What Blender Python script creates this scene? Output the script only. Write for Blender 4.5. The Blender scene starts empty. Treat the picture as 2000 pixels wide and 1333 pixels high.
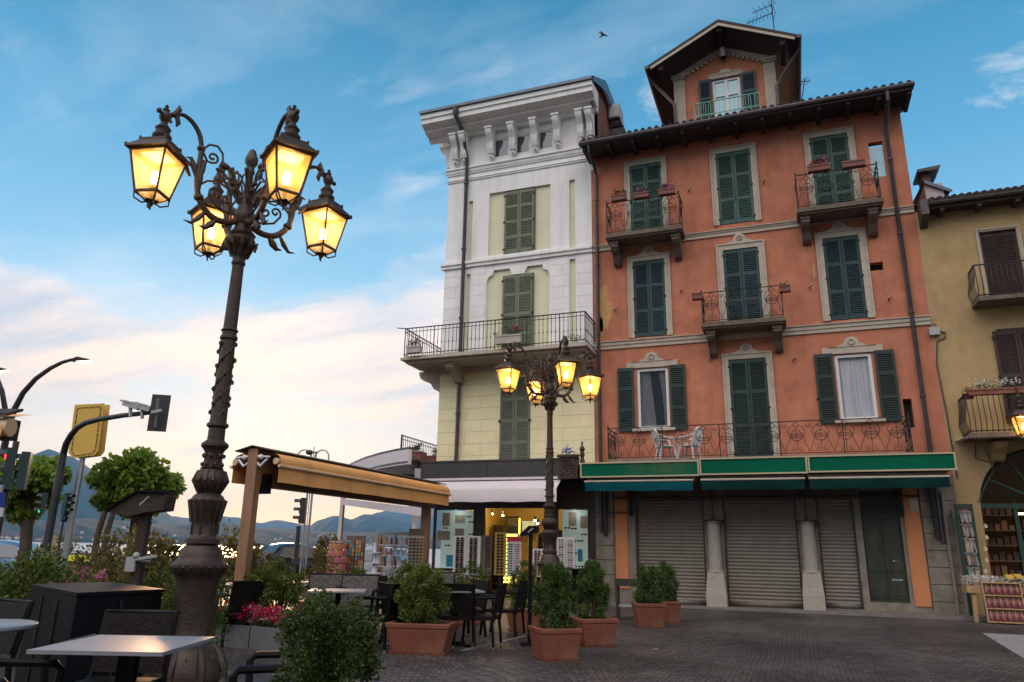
import bpy, math, random
import numpy as np
from mathutils import Vector, Matrix
PI=math.pi
RN=random.Random(11)
scene=bpy.context.scene
col=scene.collection
# ------------------------------------------------------------------ camera
FPX,PIT,ROL,YAW=1428.08,0.277370,0.0181317,0.3625012
def _cam():
    cy,sy,cp,sp=math.cos(YAW),math.sin(YAW),math.cos(PIT),math.sin(PIT)
    F=Vector((-sy*cp,cy*cp,sp)); R0=Vector((cy,sy,0)); U0=R0.cross(F)
    cr,sr=math.cos(ROL),math.sin(ROL)
    return cr*R0+sr*U0, -sr*R0+cr*U0, F
CR,CU,CF=_cam()
CP=Vector((0,0,1.6))
cam=bpy.data.cameras.new('camera'); camo=bpy.data.objects.new('camera',cam); col.objects.link(camo)
camo.matrix_world=Matrix(((CR.x,CU.x,-CF.x,CP.x),(CR.y,CU.y,-CF.y,CP.y),(CR.z,CU.z,-CF.z,CP.z),(0,0,0,1)))
cam.sensor_width=36; cam.lens=FPX/2000*36; cam.clip_start=.05; cam.clip_end=30000
scene.camera=camo
def ray(X,Y): return CR*(X-1000)-CU*(Y-666.5)+CF*FPX
def at(X,Y,z): return CP+ray(X,Y)*(z/FPX)
def hy(X): return 1072+.0185*(X-1000)
def gp(X,z):                       # ground point below a pixel column at the horizon, optical depth z
    v=at(X,hy(X),z); return Vector((v.x,v.y,0))
def fx(X,Y,D=24.5):                # x,z on the facade plane y=D
    v=ray(X,Y); t=D/v.y; return v.x*t, 1.6+v.z*t
# ------------------------------------------------------------------ world, sun, exposure
SUN_EL=math.radians(6.0); SUN_AZ=math.radians(-40)    # azimuth from +y, negative = left
world=bpy.data.worlds.new('World'); scene.world=world; world.use_nodes=True
nt=world.node_tree; N=nt.nodes; Lk=nt.links; N.clear()
def nd(t,**k):
    n=N.new(t)
    for a,b in k.items(): setattr(n,a,b)
    return n
def mth(op,a,b=None,c=None,clamp=False):
    n=N.new('ShaderNodeMath'); n.operation=op; n.use_clamp=clamp
    for i,v in enumerate((a,b,c)):
        if v is None: continue
        if isinstance(v,(int,float)): n.inputs[i].default_value=v
        else: Lk.new(v,n.inputs[i])
    return n.outputs[0]
def mixc(f,a,b,mode='MIX'):
    n=N.new('ShaderNodeMix'); n.data_type='RGBA'; n.blend_type=mode
    for s,v in ((0,f),(6,a),(7,b)):
        if isinstance(v,(int,float)): n.inputs[s].default_value=v
        elif isinstance(v,tuple): n.inputs[s].default_value=v+(1,)
        else: Lk.new(v,n.inputs[s])
    return n.outputs[2]
def ramp(fac,stops,interp='LINEAR'):
    n=N.new('ShaderNodeValToRGB'); r=n.color_ramp; r.interpolation=interp
    while len(r.elements)<len(stops): r.elements.new(.5)
    for e,(p,c) in zip(r.elements,stops): e.position=p; e.color=(c+(1,)) if isinstance(c,tuple) else (c,c,c,1)
    Lk.new(fac,n.inputs[0]); return n.outputs[0]
tc=nd('ShaderNodeTexCoord'); sx=nd('ShaderNodeSeparateXYZ'); Lk.new(tc.outputs['Generated'],sx.inputs[0])
X_,Y_,Z_=sx.outputs
sky=nd('ShaderNodeTexSky'); sky.sky_type='NISHITA'; sky.sun_disc=False; sky.sun_elevation=SUN_EL; sky.sun_rotation=SUN_AZ
sky.air_density=1.0; sky.dust_density=1.0; sky.ozone_density=2.0
nish=mixc(1.0,sky.outputs[0],(.10,.10,.10),'MULTIPLY')
zc=mth('MAXIMUM',Z_,0.0)
el=mth('MULTIPLY',mth('ARCSINE',mth('MINIMUM',zc,1.0)),2/PI)      # 0 horizon .. 1 zenith
# how near a direction is to the sunset glow
sd=(math.sin(SUN_AZ),math.cos(SUN_AZ))
hl=mth('SQRT',mth('ADD',mth('MULTIPLY',X_,X_),mth('MULTIPLY',Y_,Y_)))
cosd=mth('DIVIDE',mth('ADD',mth('MULTIPLY',X_,sd[0]),mth('MULTIPLY',Y_,sd[1])),mth('MAXIMUM',hl,.01))
glow=mth('POWER',mth('MAXIMUM',mth('MULTIPLY_ADD',cosd,.5,.5),0.0),5.0)
base=ramp(el,[(0.0,(.90,.94,1.02)),(.06,(.74,.90,1.06)),(.14,(.48,.77,1.02)),(.22,(.25,.62,.92)),(.32,(.10,.42,.72)),(.44,(.022,.25,.47)),(.62,(.03,.20,.45)),(1.0,(.03,.13,.32))])
warm=ramp(el,[(0.0,(3.0,1.5,.60)),(.04,(2.1,1.3,.74)),(.10,(1.05,.95,.88)),(.2,(.6,.86,1.05)),(1.0,(.05,.2,.4))])
wf=mth('MULTIPLY',glow,ramp(el,[(0,1.0),(.10,.8),(.22,0.0)]))
base=mixc(wf,base,warm)
# clouds: noise on a cloud deck seen in perspective
den=mth('ADD',Z_,.18)
cxy=nd('ShaderNodeCombineXYZ'); Lk.new(mth('DIVIDE',X_,den),cxy.inputs[0]); Lk.new(mth('DIVIDE',Y_,den),cxy.inputs[1])
def noise(vec,scale,detail,rough,off=(0,0,0),sc=(1,1,1),dist=0):
    m=nd('ShaderNodeMapping'); m.inputs['Location'].default_value=off; m.inputs['Scale'].default_value=sc; Lk.new(vec,m.inputs[0])
    n=nd('ShaderNodeTexNoise'); n.inputs['Scale'].default_value=scale; n.inputs['Detail'].default_value=detail; n.inputs['Roughness'].default_value=rough; n.inputs['Distortion'].default_value=dist
    Lk.new(m.outputs[0],n.inputs[0]); return n.outputs[0]
n1=noise(cxy.outputs[0],1.35,10,.60,(3.1,1.7,0),(1,1,1),.25)
n2=noise(cxy.outputs[0],.33,4,.5,(0.4,7.2,0),(1,1,1),.3)
n3=noise(cxy.outputs[0],1.6,6,.6,(8.4,2.2,0),(.6,1.4,1),.6)
bank=ramp(el,[(0.0,.35),(.035,.10),(.07,.32),(.11,.60),(.17,.76),(.20,.50),(.25,.22),(.33,.16),(.42,.0)])
leftf=mth('MULTIPLY_ADD',cosd,2.2,-1.05,clamp=True)
thr=mth('SUBTRACT',.66,mth('MULTIPLY',mth('MULTIPLY',bank,leftf),.30))
cov=mth('MULTIPLY_ADD',n2,.50,mth('MULTIPLY',n1,.58))
cl=mth('MULTIPLY',mth('SUBTRACT',cov,thr),8.5,clamp=True)
cl=ramp(cl,[(0,0.0),(.25,.25),(.7,.85),(1,.97)],'EASE')
wisp=mth('MULTIPLY',mth('MULTIPLY',mth('SUBTRACT',n3,.46),3.0,clamp=True),ramp(el,[(0,.0),(.1,.5),(.35,.55),(.55,.15),(1,0.0)]))
ccol=ramp(el,[(0.0,(1.6,1.12,.88)),(.05,(1.28,.98,.84)),(.12,(.98,.88,.84)),(.20,(1.06,1.02,1.02)),(.5,(.95,1.02,1.1))])
ccol=mixc(mth('MULTIPLY',mth('MULTIPLY',glow,.8),ramp(el,[(0,1.0),(.12,.45),(.25,.2)])),ccol,(1.95,1.12,.62))
n4=noise(cxy.outputs[0],1.5,6,.6,(1.3,3.3,0),(.5,1.6,1))
ccol=mixc(mth('MULTIPLY',mth('SUBTRACT',n4,.45),5.0,clamp=True),ccol,(.60,.67,.80))
c1=mixc(mth('MULTIPLY',wisp,.95),base,(.80,.95,1.08))
n5=noise(cxy.outputs[0],3.4,9,.62,(5.5,9.1,0),(.75,1.35,1),.3); n6=noise(cxy.outputs[0],1.1,3,.5,(2.5,4.4,0),(1,1,1),0)
puff=mth('MULTIPLY',mth('MULTIPLY',mth('SUBTRACT',n5,.54),7.0,clamp=True),mth('MULTIPLY',mth('SUBTRACT',n6,.475),9.0,clamp=True))
puff=mth('MULTIPLY',puff,ramp(el,[(0,0.0),(.10,.5),(.18,.95),(.36,.8),(.46,0.0)]))
c1=mixc(puff,c1,(1.0,1.0,1.02))
skyc=mixc(cl,c1,ccol)
dk=ramp(mth('MULTIPLY_ADD',Z_,.5,.5),[(0,(.05,.05,.055)),(.49,(.16,.16,.17)),(.5,(1.,1.,1.))])
skyc=mixc(1.0,skyc,dk,'MULTIPLY')
back_fill=mth('MULTIPLY',mth('MULTIPLY_ADD',Y_,-2.0,.25,clamp=True),ramp(el,[(0,0.0),(.16,.10),(.36,1.0),(.8,1.0),(1.0,.8)]))  # added bright sky behind the camera, out of view, to light the facades
skyc=mixc(back_fill,skyc,(2.45,2.30,2.25))
# low sky behind and right of camera darkened to cut fill, like unseen roofs
low_dim=mth('MULTIPLY',mth('MULTIPLY',mth('MULTIPLY_ADD',Y_,-3.0,.75,clamp=True),mth('MULTIPLY_ADD',X_,2.2,1.5,clamp=True)),ramp(el,[(0,.92),(.16,.88),(.27,0.0)]))
skyc=mixc(low_dim,skyc,(.10,.09,.085))
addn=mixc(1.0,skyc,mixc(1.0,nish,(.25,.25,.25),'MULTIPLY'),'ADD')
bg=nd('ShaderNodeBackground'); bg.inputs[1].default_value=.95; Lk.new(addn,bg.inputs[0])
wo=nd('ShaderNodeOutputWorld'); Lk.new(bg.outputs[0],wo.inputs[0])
sl=bpy.data.lights.new('sun','SUN'); sl.energy=5.0; sl.angle=math.radians(11); sl.color=(1.0,.55,.26)
so=bpy.data.objects.new('sun',sl); col.objects.link(so)
sdir=Vector((sd[0]*math.cos(SUN_EL),sd[1]*math.cos(SUN_EL),math.sin(SUN_EL)))
so.rotation_euler=sdir.to_track_quat('Z','Y').to_euler()
scene.view_settings.view_transform='Standard'; scene.view_settings.look='None'; scene.view_settings.gamma=1; scene.view_settings.exposure=0.0
scene.render.engine='CYCLES'
scene.cycles.max_bounces=8; scene.cycles.transparent_max_bounces=16; scene.cycles.sample_clamp_indirect=3; scene.cycles.caustics_reflective=False; scene.cycles.caustics_refractive=False
scene.cycles.volume_bounces=0
# ------------------------------------------------------------------ mesh helpers
def root_of(o):
    while o.parent: o=o.parent
    return o
class MB:
    def __init__(s): s.v=[]; s.f=[]
    def add(s,vs,fs):
        b=len(s.v); s.v+=[tuple(v) for v in vs]; s.f+=[tuple(b+i for i in f) for f in fs]; return s
    def box(s,x0,x1,y0,y1,z0,z1):
        return s.add([(x0,y0,z0),(x1,y0,z0),(x1,y1,z0),(x0,y1,z0),(x0,y0,z1),(x1,y0,z1),(x1,y1,z1),(x0,y1,z1)],
          [(0,3,2,1),(4,5,6,7),(0,1,5,4),(1,2,6,5),(2,3,7,6),(3,0,4,7)])
    def bar(s,p0,p1,w,h=None,up=(0,0,1),w1=None,h1=None):        # box section bar between two points
        h=h or w; w1=w1 or w; h1=h1 or h
        p0=Vector(p0);p1=Vector(p1); d=(p1-p0).normalized(); up=Vector(up)
        if abs(d.dot(up))>.98: up=Vector((0,1,0))
        a=d.cross(up).normalized(); b=a.cross(d)
        vs=[]
        for p,ww,hh in ((p0,w,h),(p1,w1,h1)):
            for i,j in ((-1,-1),(1,-1),(1,1),(-1,1)): vs.append(p+a*i*ww/2+b*j*hh/2)
        return s.add(vs,[(0,1,2,3),(7,6,5,4),(0,4,5,1),(1,5,6,2),(2,6,7,3),(3,7,4,0)])
    def tube(s,pts,r,n=6,closed=False):
        pts=[Vector(p) for p in pts]; m=len(pts); rs=r if isinstance(r,(list,tuple)) else [r]*m
        vs=[]; a=None
        for i,p in enumerate(pts):
            if closed: d=pts[(i+1)%m]-pts[i-1]
            else: d=pts[min(i+1,m-1)]-pts[max(i-1,0)]
            if d.length<1e-9: d=Vector((0,0,1))
            d.normalize()
            if a is None: a=d.orthogonal().normalized()
            else:
                a=a-d*a.dot(d)
                a=a.normalized() if a.length>1e-6 else d.orthogonal().normalized()
            b=d.cross(a)
            for k in range(n):
                t=2*PI*k/n; vs.append(p+(a*math.cos(t)+b*math.sin(t))*rs[i])
        fs=[]
        for i in range(m if closed else m-1):
            j=(i+1)%m
            for k in range(n):
                k2=(k+1)%n; fs.append((i*n+k,i*n+k2,j*n+k2,j*n+k))
        if not closed: fs.append(tuple(range(n-1,-1,-1))); fs.append(tuple((m-1)*n+k for k in range(n)))
        return s.add(vs,fs)
    def lathe(s,prof,c=(0,0,0),n=16,flute=0,fl=(0,0)):
        cx,cy,cz=c; vs=[]; m=len(prof)
        for r,z in prof:
            for k in range(n):
                t=2*PI*k/n; rr=r
                if flute and fl[0]<=z<=fl[1]: rr=r*(1-flute*(k%2))
                vs.append((cx+rr*math.cos(t),cy+rr*math.sin(t),cz+z))
        fs=[(i*n+k,i*n+(k+1)%n,(i+1)*n+(k+1)%n,(i+1)*n+k) for i in range(m-1) for k in range(n)]
        fs.append(tuple(range(n-1,-1,-1))); fs.append(tuple((m-1)*n+k for k in range(n)))
        return s.add(vs,fs)
    def prism(s,poly,axis,a,b):           # polygon (u,v) extruded along axis; x:(y,z) y:(x,z) z:(x,y)
        n=len(poly); A=sum(poly[i][0]*poly[(i+1)%n][1]-poly[(i+1)%n][0]*poly[i][1] for i in range(n))
        if A<0: poly=poly[::-1]
        def P(u,v,w): return {'x':(w,u,v),'y':(u,w,v),'z':(u,v,w)}[axis]
        vs=[P(u,v,a) for u,v in poly]+[P(u,v,b) for u,v in poly]
        fs=[tuple(range(n)),tuple(range(2*n-1,n-1,-1))]+[(i,i+n,(i+1)%n+n,(i+1)%n) for i in range(n)]
        if (axis=='y')!=(a>b): fs=[f for f in fs]
        return s.add(vs,fs)
    def ball(s,c,r,n=8,m=6,sc=(1,1,1)):
        vs=[];fs=[]
        for i in range(m+1):
            t=PI*i/m
            for k in range(n):
                u=2*PI*k/n; vs.append((c[0]+sc[0]*r*math.sin(t)*math.cos(u),c[1]+sc[1]*r*math.sin(t)*math.sin(u),c[2]+sc[2]*r*math.cos(t)))
        for i in range(m):
            for k in range(n): fs.append((i*n+k,(i+1)*n+k,(i+1)*n+(k+1)%n,i*n+(k+1)%n))
        return s.add(vs,fs)
    def quad(s,*p): return s.add(p,[tuple(range(len(p)))])
    def xf(s,M):
        s.v=[tuple(M@Vector(v)) for v in s.v]; return s
    def join(s,o,M=None):
        vs=o.v if M is None else [tuple(M@Vector(v)) for v in o.v]
        return s.add(vs,o.f)
    def build(s,name,mat,parent=None,sharp=38,org=None,fixn=True):
        me=bpy.data.meshes.new(name)
        o=bpy.data.objects.new(name,me); col.objects.link(o)
        g=Vector((0,0,0))
        if parent is not None:
            o.parent=parent; g=root_of(parent).location
        elif org is not None: g=Vector(org); o.location=g
        me.from_pydata([(v[0]-g.x,v[1]-g.y,v[2]-g.z) for v in s.v],[],s.f)
        if fixn:
            import bmesh
            bm=bmesh.new(); bm.from_mesh(me); bmesh.ops.recalc_face_normals(bm,faces=bm.faces); bm.to_mesh(me); bm.free()
        me.shade_smooth()
        if sharp<180: me.set_sharp_from_angle(angle=math.radians(sharp))
        me.materials.append(mat); return o
def tag(o,label=None,cat=None,group=None,kind=None):
    if label: o['label']=label
    if cat: o['category']=cat
    if group: o['group']=group
    if kind: o['kind']=kind
    return o
def thing(name,label,cat,loc=(0,0,0),rz=0,group=None):
    o=bpy.data.objects.new(name,None); col.objects.link(o); o.location=loc; o.rotation_euler=(0,0,rz); o.empty_display_size=.3
    return tag(o,label,cat,group)
CH={}
def dup(o,loc=None,rz=None,label=None,group=None,sc=None,parent=None):
    c=o.copy(); col.objects.link(c)
    if parent is not None: c.parent=parent
    if loc is not None: c.location=loc
    if rz is not None: c.rotation_euler=(0,0,rz)
    if sc is not None: c.scale=(sc,)*3 if isinstance(sc,(int,float)) else sc
    if label: c['label']=label
    if group: c['group']=group
    for ch in list(o.children): dup(ch,parent=c)
    return c
# ------------------------------------------------------------------ materials
def M(name,c,rough=.7,metal=0,var=.18,vs=2.5,bump=.0,bs=30,spec=.5,emit=None,es=0,c2=None,coat=0,stain=None,vz=1.0,detail=5,rnd=0):
    m=bpy.data.materials.new(name); m.use_nodes=True; t=m.node_tree; n=t.nodes; l=t.links
    b=n['Principled BSDF']; b.inputs['Roughness'].default_value=rough; b.inputs['Metallic'].default_value=metal
    b.inputs['Specular IOR Level'].default_value=spec
    if coat: b.inputs['Coat Weight'].default_value=coat; b.inputs['Coat Roughness'].default_value=.08
    tcn=n.new('ShaderNodeTexCoord'); mp=n.new('ShaderNodeMapping'); mp.inputs['Scale'].default_value=(1,1,vz); l.new(tcn.outputs['Object'],mp.inputs[0])
    nz=n.new('ShaderNodeTexNoise'); nz.inputs['Scale'].default_value=vs; nz.inputs['Detail'].default_value=detail; nz.inputs['Roughness'].default_value=.65; l.new(mp.outputs[0],nz.inputs[0])
    r=n.new('ShaderNodeValToRGB'); e=r.color_ramp.elements; e[0].position=.3; e[1].position=.7
    lo=tuple(x*(1-var) for x in c); hi=tuple(min(1,x*(1+var)) for x in (c2 or c))
    e[0].color=lo+(1,); e[1].color=hi+(1,); l.new(nz.outputs[0],r.inputs[0]); out=r.outputs[0]
    if stain:
        sc,sz,amt,lo_,hi_=stain
        mp2=n.new('ShaderNodeMapping'); mp2.inputs['Scale'].default_value=(1,1,sz); l.new(tcn.outputs['Object'],mp2.inputs[0])
        n2=n.new('ShaderNodeTexNoise'); n2.inputs['Scale'].default_value=2.0; n2.inputs['Detail'].default_value=7; n2.inputs['Roughness'].default_value=.7; l.new(mp2.outputs[0],n2.inputs[0])
        r2=n.new('ShaderNodeMapRange'); r2.inputs[1].default_value=lo_; r2.inputs[2].default_value=hi_; r2.inputs[4].default_value=amt; l.new(n2.outputs[0],r2.inputs[0])
        mx=n.new('ShaderNodeMix'); mx.data_type='RGBA'; l.new(r2.outputs[0],mx.inputs[0]); l.new(out,mx.inputs[6]); mx.inputs[7].default_value=sc+(1,); out=mx.outputs[2]
    if rnd:
        oi=n.new('ShaderNodeObjectInfo'); rm=n.new('ShaderNodeMapRange'); rm.inputs[3].default_value=1-rnd; rm.inputs[4].default_value=1+rnd; l.new(oi.outputs['Random'],rm.inputs[0])
        mr_=n.new('ShaderNodeMix'); mr_.data_type='RGBA'; mr_.blend_type='MULTIPLY'; mr_.inputs[0].default_value=1; l.new(out,mr_.inputs[6]); l.new(rm.outputs[0],mr_.inputs[7]); out=mr_.outputs[2]
    l.new(out,b.inputs['Base Color'])
    if bump:
        nb=n.new('ShaderNodeTexNoise'); nb.inputs['Scale'].default_value=bs; nb.inputs['Detail'].default_value=6; l.new(tcn.outputs['Object'],nb.inputs[0])
        bp=n.new('ShaderNodeBump'); bp.inputs['Strength'].default_value=bump; bp.inputs['Distance'].default_value=.02; l.new(nb.outputs[0],bp.inputs['Height']); l.new(bp.outputs[0],b.inputs['Normal'])
    if emit: b.inputs['Emission Color'].default_value=emit+(1,); b.inputs['Emission Strength'].default_value=es
    m['out']=0
    return m
def leafmat(name,c,c2,rough=.5,trans=.25,sc=3.0):
    m=bpy.data.materials.new(name); m.use_nodes=True; t=m.node_tree; n=t.nodes; l=t.links
    b=n['Principled BSDF']; b.inputs['Roughness'].default_value=rough; b.inputs['Specular IOR Level'].default_value=.35
    tcn=n.new('ShaderNodeTexCoord'); nz=n.new('ShaderNodeTexNoise'); nz.inputs['Scale'].default_value=sc; nz.inputs['Detail'].default_value=4; l.new(tcn.outputs['Object'],nz.inputs[0])
    g=n.new('ShaderNodeNewGeometry'); mr=n.new('ShaderNodeMapRange'); mr.inputs[1].default_value=.35; mr.inputs[2].default_value=.65; l.new(nz.outputs[0],mr.inputs[0])
    av=n.new('ShaderNodeMath'); av.operation='MULTIPLY_ADD'; l.new(g.outputs['Random Per Island'],av.inputs[0]); av.inputs[1].default_value=.55
    a2=n.new('ShaderNodeMath'); a2.operation='MULTIPLY'; l.new(mr.outputs[0],a2.inputs[0]); a2.inputs[1].default_value=.45; l.new(a2.outputs[0],av.inputs[2])
    mx=n.new('ShaderNodeMix'); mx.data_type='RGBA'; l.new(av.outputs[0],mx.inputs[0]); mx.inputs[6].default_value=c+(1,); mx.inputs[7].default_value=c2+(1,)
    l.new(mx.outputs[2],b.inputs['Base Color'])
    tr=n.new('ShaderNodeBsdfTranslucent'); l.new(mx.outputs[2],tr.inputs[0]); ms=n.new('ShaderNodeMixShader'); ms.inputs[0].default_value=trans
    l.new(b.outputs[0],ms.inputs[1]); l.new(tr.outputs[0],ms.inputs[2]); l.new(ms.outputs[0],n['Material Output'].inputs[0])
    return m
def glassmat(name,tint,reflect=.5,rough=.03,opac=.6):
    m=bpy.data.materials.new(name); m.use_nodes=True; t=m.node_tree; n=t.nodes; l=t.links
    b=n['Principled BSDF']; b.inputs['Base Color'].default_value=tint+(1,); b.inputs['Roughness'].default_value=rough; b.inputs['Specular IOR Level'].default_value=.9
    tr=n.new('ShaderNodeBsdfTransparent'); ms=n.new('ShaderNodeMixShader'); ms.inputs[0].default_value=opac
    l.new(tr.outputs[0],ms.inputs[1]); l.new(b.outputs[0],ms.inputs[2]); l.new(ms.outputs[0],n['Material Output'].inputs[0]); return m
MT={}
MT['orange']=M('orange_plaster',(.435,.148,.084),.9,var=.16,vs=1.4,bump=.3,bs=18,c2=(.50,.185,.105),stain=((.27,.105,.062),.10,.50,.48,.74),detail=8)
MT['orange_low']=M('orange_plaster_low',(.58,.22,.09),.9,var=.1,vs=2,bump=.2,bs=25)
MT['white']=M('white_plaster',(.80,.785,.765),.85,var=.05,vs=1.2,bump=.12,bs=22,stain=((.40,.385,.35),.12,.55,.48,.78))
MT['cream']=M('cream_plaster',(.68,.66,.46),.85,var=.05,vs=1.5,bump=.1,bs=22)
MT['yellow']=M('ochre_plaster',(.42,.285,.135),.9,var=.12,vs=1.3,bump=.3,bs=16,stain=((.24,.15,.065),.4,.5,.5,.8))
MT['trim']=M('stone_trim',(.44,.37,.30),.85,var=.14,vs=3,bump=.2,bs=25)
MT['stone']=M('grey_stone',(.225,.19,.15),.9,var=.28,vs=3,bump=.35,bs=20,stain=((.11,.09,.07),.4,.6,.48,.75))
MT['granite']=M('granite_column',(.36,.32,.265),.75,var=.18,vs=14,bump=.12,bs=60)
MT['green_dark']=M('green_shutter_paint',(.014,.044,.048),.6,var=.35,vs=5,rnd=.28)
MT['green_deep']=M('deep_green_shutter_paint',(.009,.030,.024),.55,var=.35,vs=5,rnd=.28)
MT['green_top']=M('sage_green_shutter_paint',(.038,.086,.070),.65,var=.35,vs=5,rnd=.22)
MT['olive']=M('grey_olive_shutter_paint',(.15,.16,.11),.6,var=.2,vs=5,rnd=.1)
MT['iron']=M('wrought_iron',(.010,.009,.009),.5,metal=.2,var=.3,vs=8)
MT['iron_lamp']=M('cast_iron_brown',(.046,.028,.019),.48,metal=.35,var=.35,vs=6,bump=.35,bs=40)
MT['iron_green']=M('pale_green_iron',(.16,.38,.30),.6,var=.3,vs=8)
MT['pipe']=M('dark_copper_pipe',(.07,.06,.065),.45,metal=.5,var=.25,vs=3)
MT['wood_dark']=M('dark_eave_wood',(.035,.022,.016),.8,var=.35,vs=6,bump=.3,bs=30)
MT['tile']=M('clay_roof_tile',(.055,.040,.036),.85,var=.4,vs=5,bump=.3,bs=20)
MT['zinc']=M('zinc_sheet',(.10,.12,.15),.4,metal=.6,var=.15,vs=2)
MT['brownwall']=M('brick_brown_plaster',(.22,.09,.065),.9,var=.15,vs=2,bump=.2,bs=20)
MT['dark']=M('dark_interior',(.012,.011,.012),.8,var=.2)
MT['wframe']=M('white_window_paint',(.68,.68,.68),.45,var=.04)
MT['curtain']=M('white_net_curtain',(.50,.51,.56),.9,var=.18,vs=9,vz=.1)
MT['glass_sky']=glassmat('window_glass',(.03,.04,.05),opac=.55)
MT['glass_clear']=glassmat('shop_glass',(.02,.03,.03),opac=.10)
MT['glass_blue']=M('blue_sky_glass',(.25,.50,.58),.08,spec=.9,var=.1)  # sky reflection put into the blue base colour of the panes
MT['brown_door']=M('brown_wood_shutter',(.045,.022,.016),.7,var=.3,vs=6,vz=.2)
MT['door_green']=M('dark_green_wood_door',(.030,.033,.018),.5,var=.4,vs=5,vz=.3,bump=.2,bs=20)
MT['roller']=M('galvanised_roller_shutter',(.175,.15,.122),.5,metal=.3,var=.14,vs=2.2,bump=.1,bs=30,stain=((.14,.11,.085),.5,.5,.5,.8))
MT['sign']=M('green_sign_panel',(.0,.095,.050),.13,var=.12,vs=.8,spec=.22)
MT['signedge']=M('cream_sign_edge',(.42,.34,.22),.5,var=.05)
MT['awn_teal']=M('teal_awning_cloth',(.003,.050,.062),.95,var=.25,vs=1.5,bump=.1,bs=40,spec=.05)
MT['awn_dkgreen']=M('dark_green_awning_cloth',(.004,.024,.020),.95,var=.25,vs=1.5,bump=.1,bs=40,spec=.05)
MT['awn_pink']=M('off_white_awning_cloth',(.60,.53,.54),.85,var=.05,vs=1.5,bump=.05,bs=50)
MT['awn_tan']=M('tan_awning_cloth',(.78,.37,.12),.8,var=.12,vs=1.5,bump=.12,bs=30,stain=((.36,.16,.06),.3,.4,.5,.75))  # tan cloth with the low sunset glow put into its orange
MT['tube_tan']=M('tan_awning_tube',(.62,.42,.25),.4,var=.08)
MT['fascia']=M('charcoal_fascia',(.055,.048,.048),.4,metal=.3,var=.2,vs=1.5)
MT['shopframe']=M('dark_brown_shop_frame',(.030,.020,.018),.5,var=.2)
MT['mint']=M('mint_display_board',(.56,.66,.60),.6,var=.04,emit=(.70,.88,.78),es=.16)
MT['shopwall']=M('warm_shop_wall',(.60,.42,.14),.7,var=.06)
MT['litpanel']=M('lit_yellow_panel',(.9,.8,.2),.5,var=.05,emit=(1,.85,.18),es=1.8)
MT['spot']=M('spotlight_face',(1,.9,.7),.5,var=0,emit=(1,.80,.45),es=25)
MT['terra']=M('terracotta',(.19,.055,.030),.62,var=.18,vs=5,bump=.12,bs=60,stain=((.27,.17,.12),1.6,.6,.5,.75),rnd=.2)
MT['terra_red']=M('dark_red_planter',(.16,.045,.035),.6,var=.2,vs=6)
MT['terra_grey']=M('pale_stone_planter',(.40,.36,.32),.8,var=.15,vs=6)
MT['soil']=M('potting_soil',(.03,.02,.014),1,var=.4,vs=20,bump=.5,bs=60)
MT['bark']=M('bark',(.07,.045,.03),.95,var=.35,vs=7,bump=.7,bs=25,vz=.3)
MT['wicker']=M('dark_wicker',(.018,.0125,.011),.55,var=.4,vs=30,spec=.12)
MT['wicker_grey']=M('grey_wicker',(.13,.11,.10),.6,var=.3,vs=30)
MT['blackmetal']=M('black_powder_coat',(.008,.0075,.008),.45,metal=0,var=.2,spec=.10)
MT['tabletop']=M('grey_laminate_tabletop',(.20,.20,.225),.40,var=.10,vs=3,spec=.6)
MT['cabinet']=M('black_cabinet_panel',(.007,.007,.008),.5,var=.3,vs=2,spec=.07)
MT['whiteplastic']=M('white_plastic',(.66,.66,.68),.4,var=.04)
MT['greyplastic']=M('grey_plastic',(.35,.35,.36),.45,var=.08)
MT['steel']=M('galvanised_steel',(.34,.35,.37),.42,metal=.7,var=.15,vs=3)
MT['darksteel']=M('dark_painted_steel',(.042,.040,.044),.5,metal=.4,var=.25,vs=3)
MT['yellowsign']=M('yellow_sign_panel',(.62,.38,.07),.5,var=.06,vs=1)
MT['yellowtrim']=M('dark_sign_outline',(.05,.04,.02),.6,var=.1)
MT['yellowbar']=M('yellow_barrier',(.70,.66,.05),.5,var=.1)
MT['sigdark']=M('dark_green_signal_housing',(.010,.035,.032),.45,var=.2)
MT['redlight']=M('red_signal_lens',(.5,.02,.02),.3,var=0,emit=(1,.03,.03),es=3.5)
MT['greenlight']=M('green_signal_lens',(.02,.5,.2),.3,var=0,emit=(.05,1,.4),es=1.2)
MT['offlight']=M('unlit_signal_lens',(.02,.02,.02),.3,var=0)
MT['bulb']=M('glowing_lamp_bulb',(1,.85,.5),.5,var=0,emit=(1,.66,.24),es=55)
MT['ledlight']=M('led_street_light_face',(1,.9,.7),.5,var=0,emit=(1,.86,.55),es=16)
MT['headlight']=M('lit_headlight',(1,.8,.5),.3,var=0,emit=(1,.66,.30),es=9)
MT['taillight']=M('red_tail_light',(.4,.01,.01),.3,var=0,emit=(1,.05,.03),es=1.0)
MT['car_dark']=M('dark_blue_car_paint',(.025,.025,.04),.3,metal=.2,var=.03,coat=.4)
MT['car_blue']=M('silver_blue_car_paint',(.16,.26,.38),.28,metal=.5,var=.03,coat=.8)
MT['car_white']=M('white_car_paint',(.55,.56,.6),.3,var=.03,coat=.6)
MT['tyre']=M('rubber',(.015,.015,.015),.85,var=.1)
MT['carglass']=M('car_glass',(.05,.07,.09),.05,var=.05,spec=1.0)
MT['bluesign']=M('blue_sign_panel',(.02,.06,.32),.4,var=.05)
MT['greenrack']=M('green_painted_frame',(.008,.04,.025),.5,var=.2)
MT['rackpanel']=M('white_rack_panel',(.62,.60,.60),.5,var=.04)
MT['rackred']=M('red_panel',(.5,.02,.03),.4,var=.05)
MT['lensdark']=M('dark_lens_plastic',(.018,.012,.014),.2,var=.2)
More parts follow.
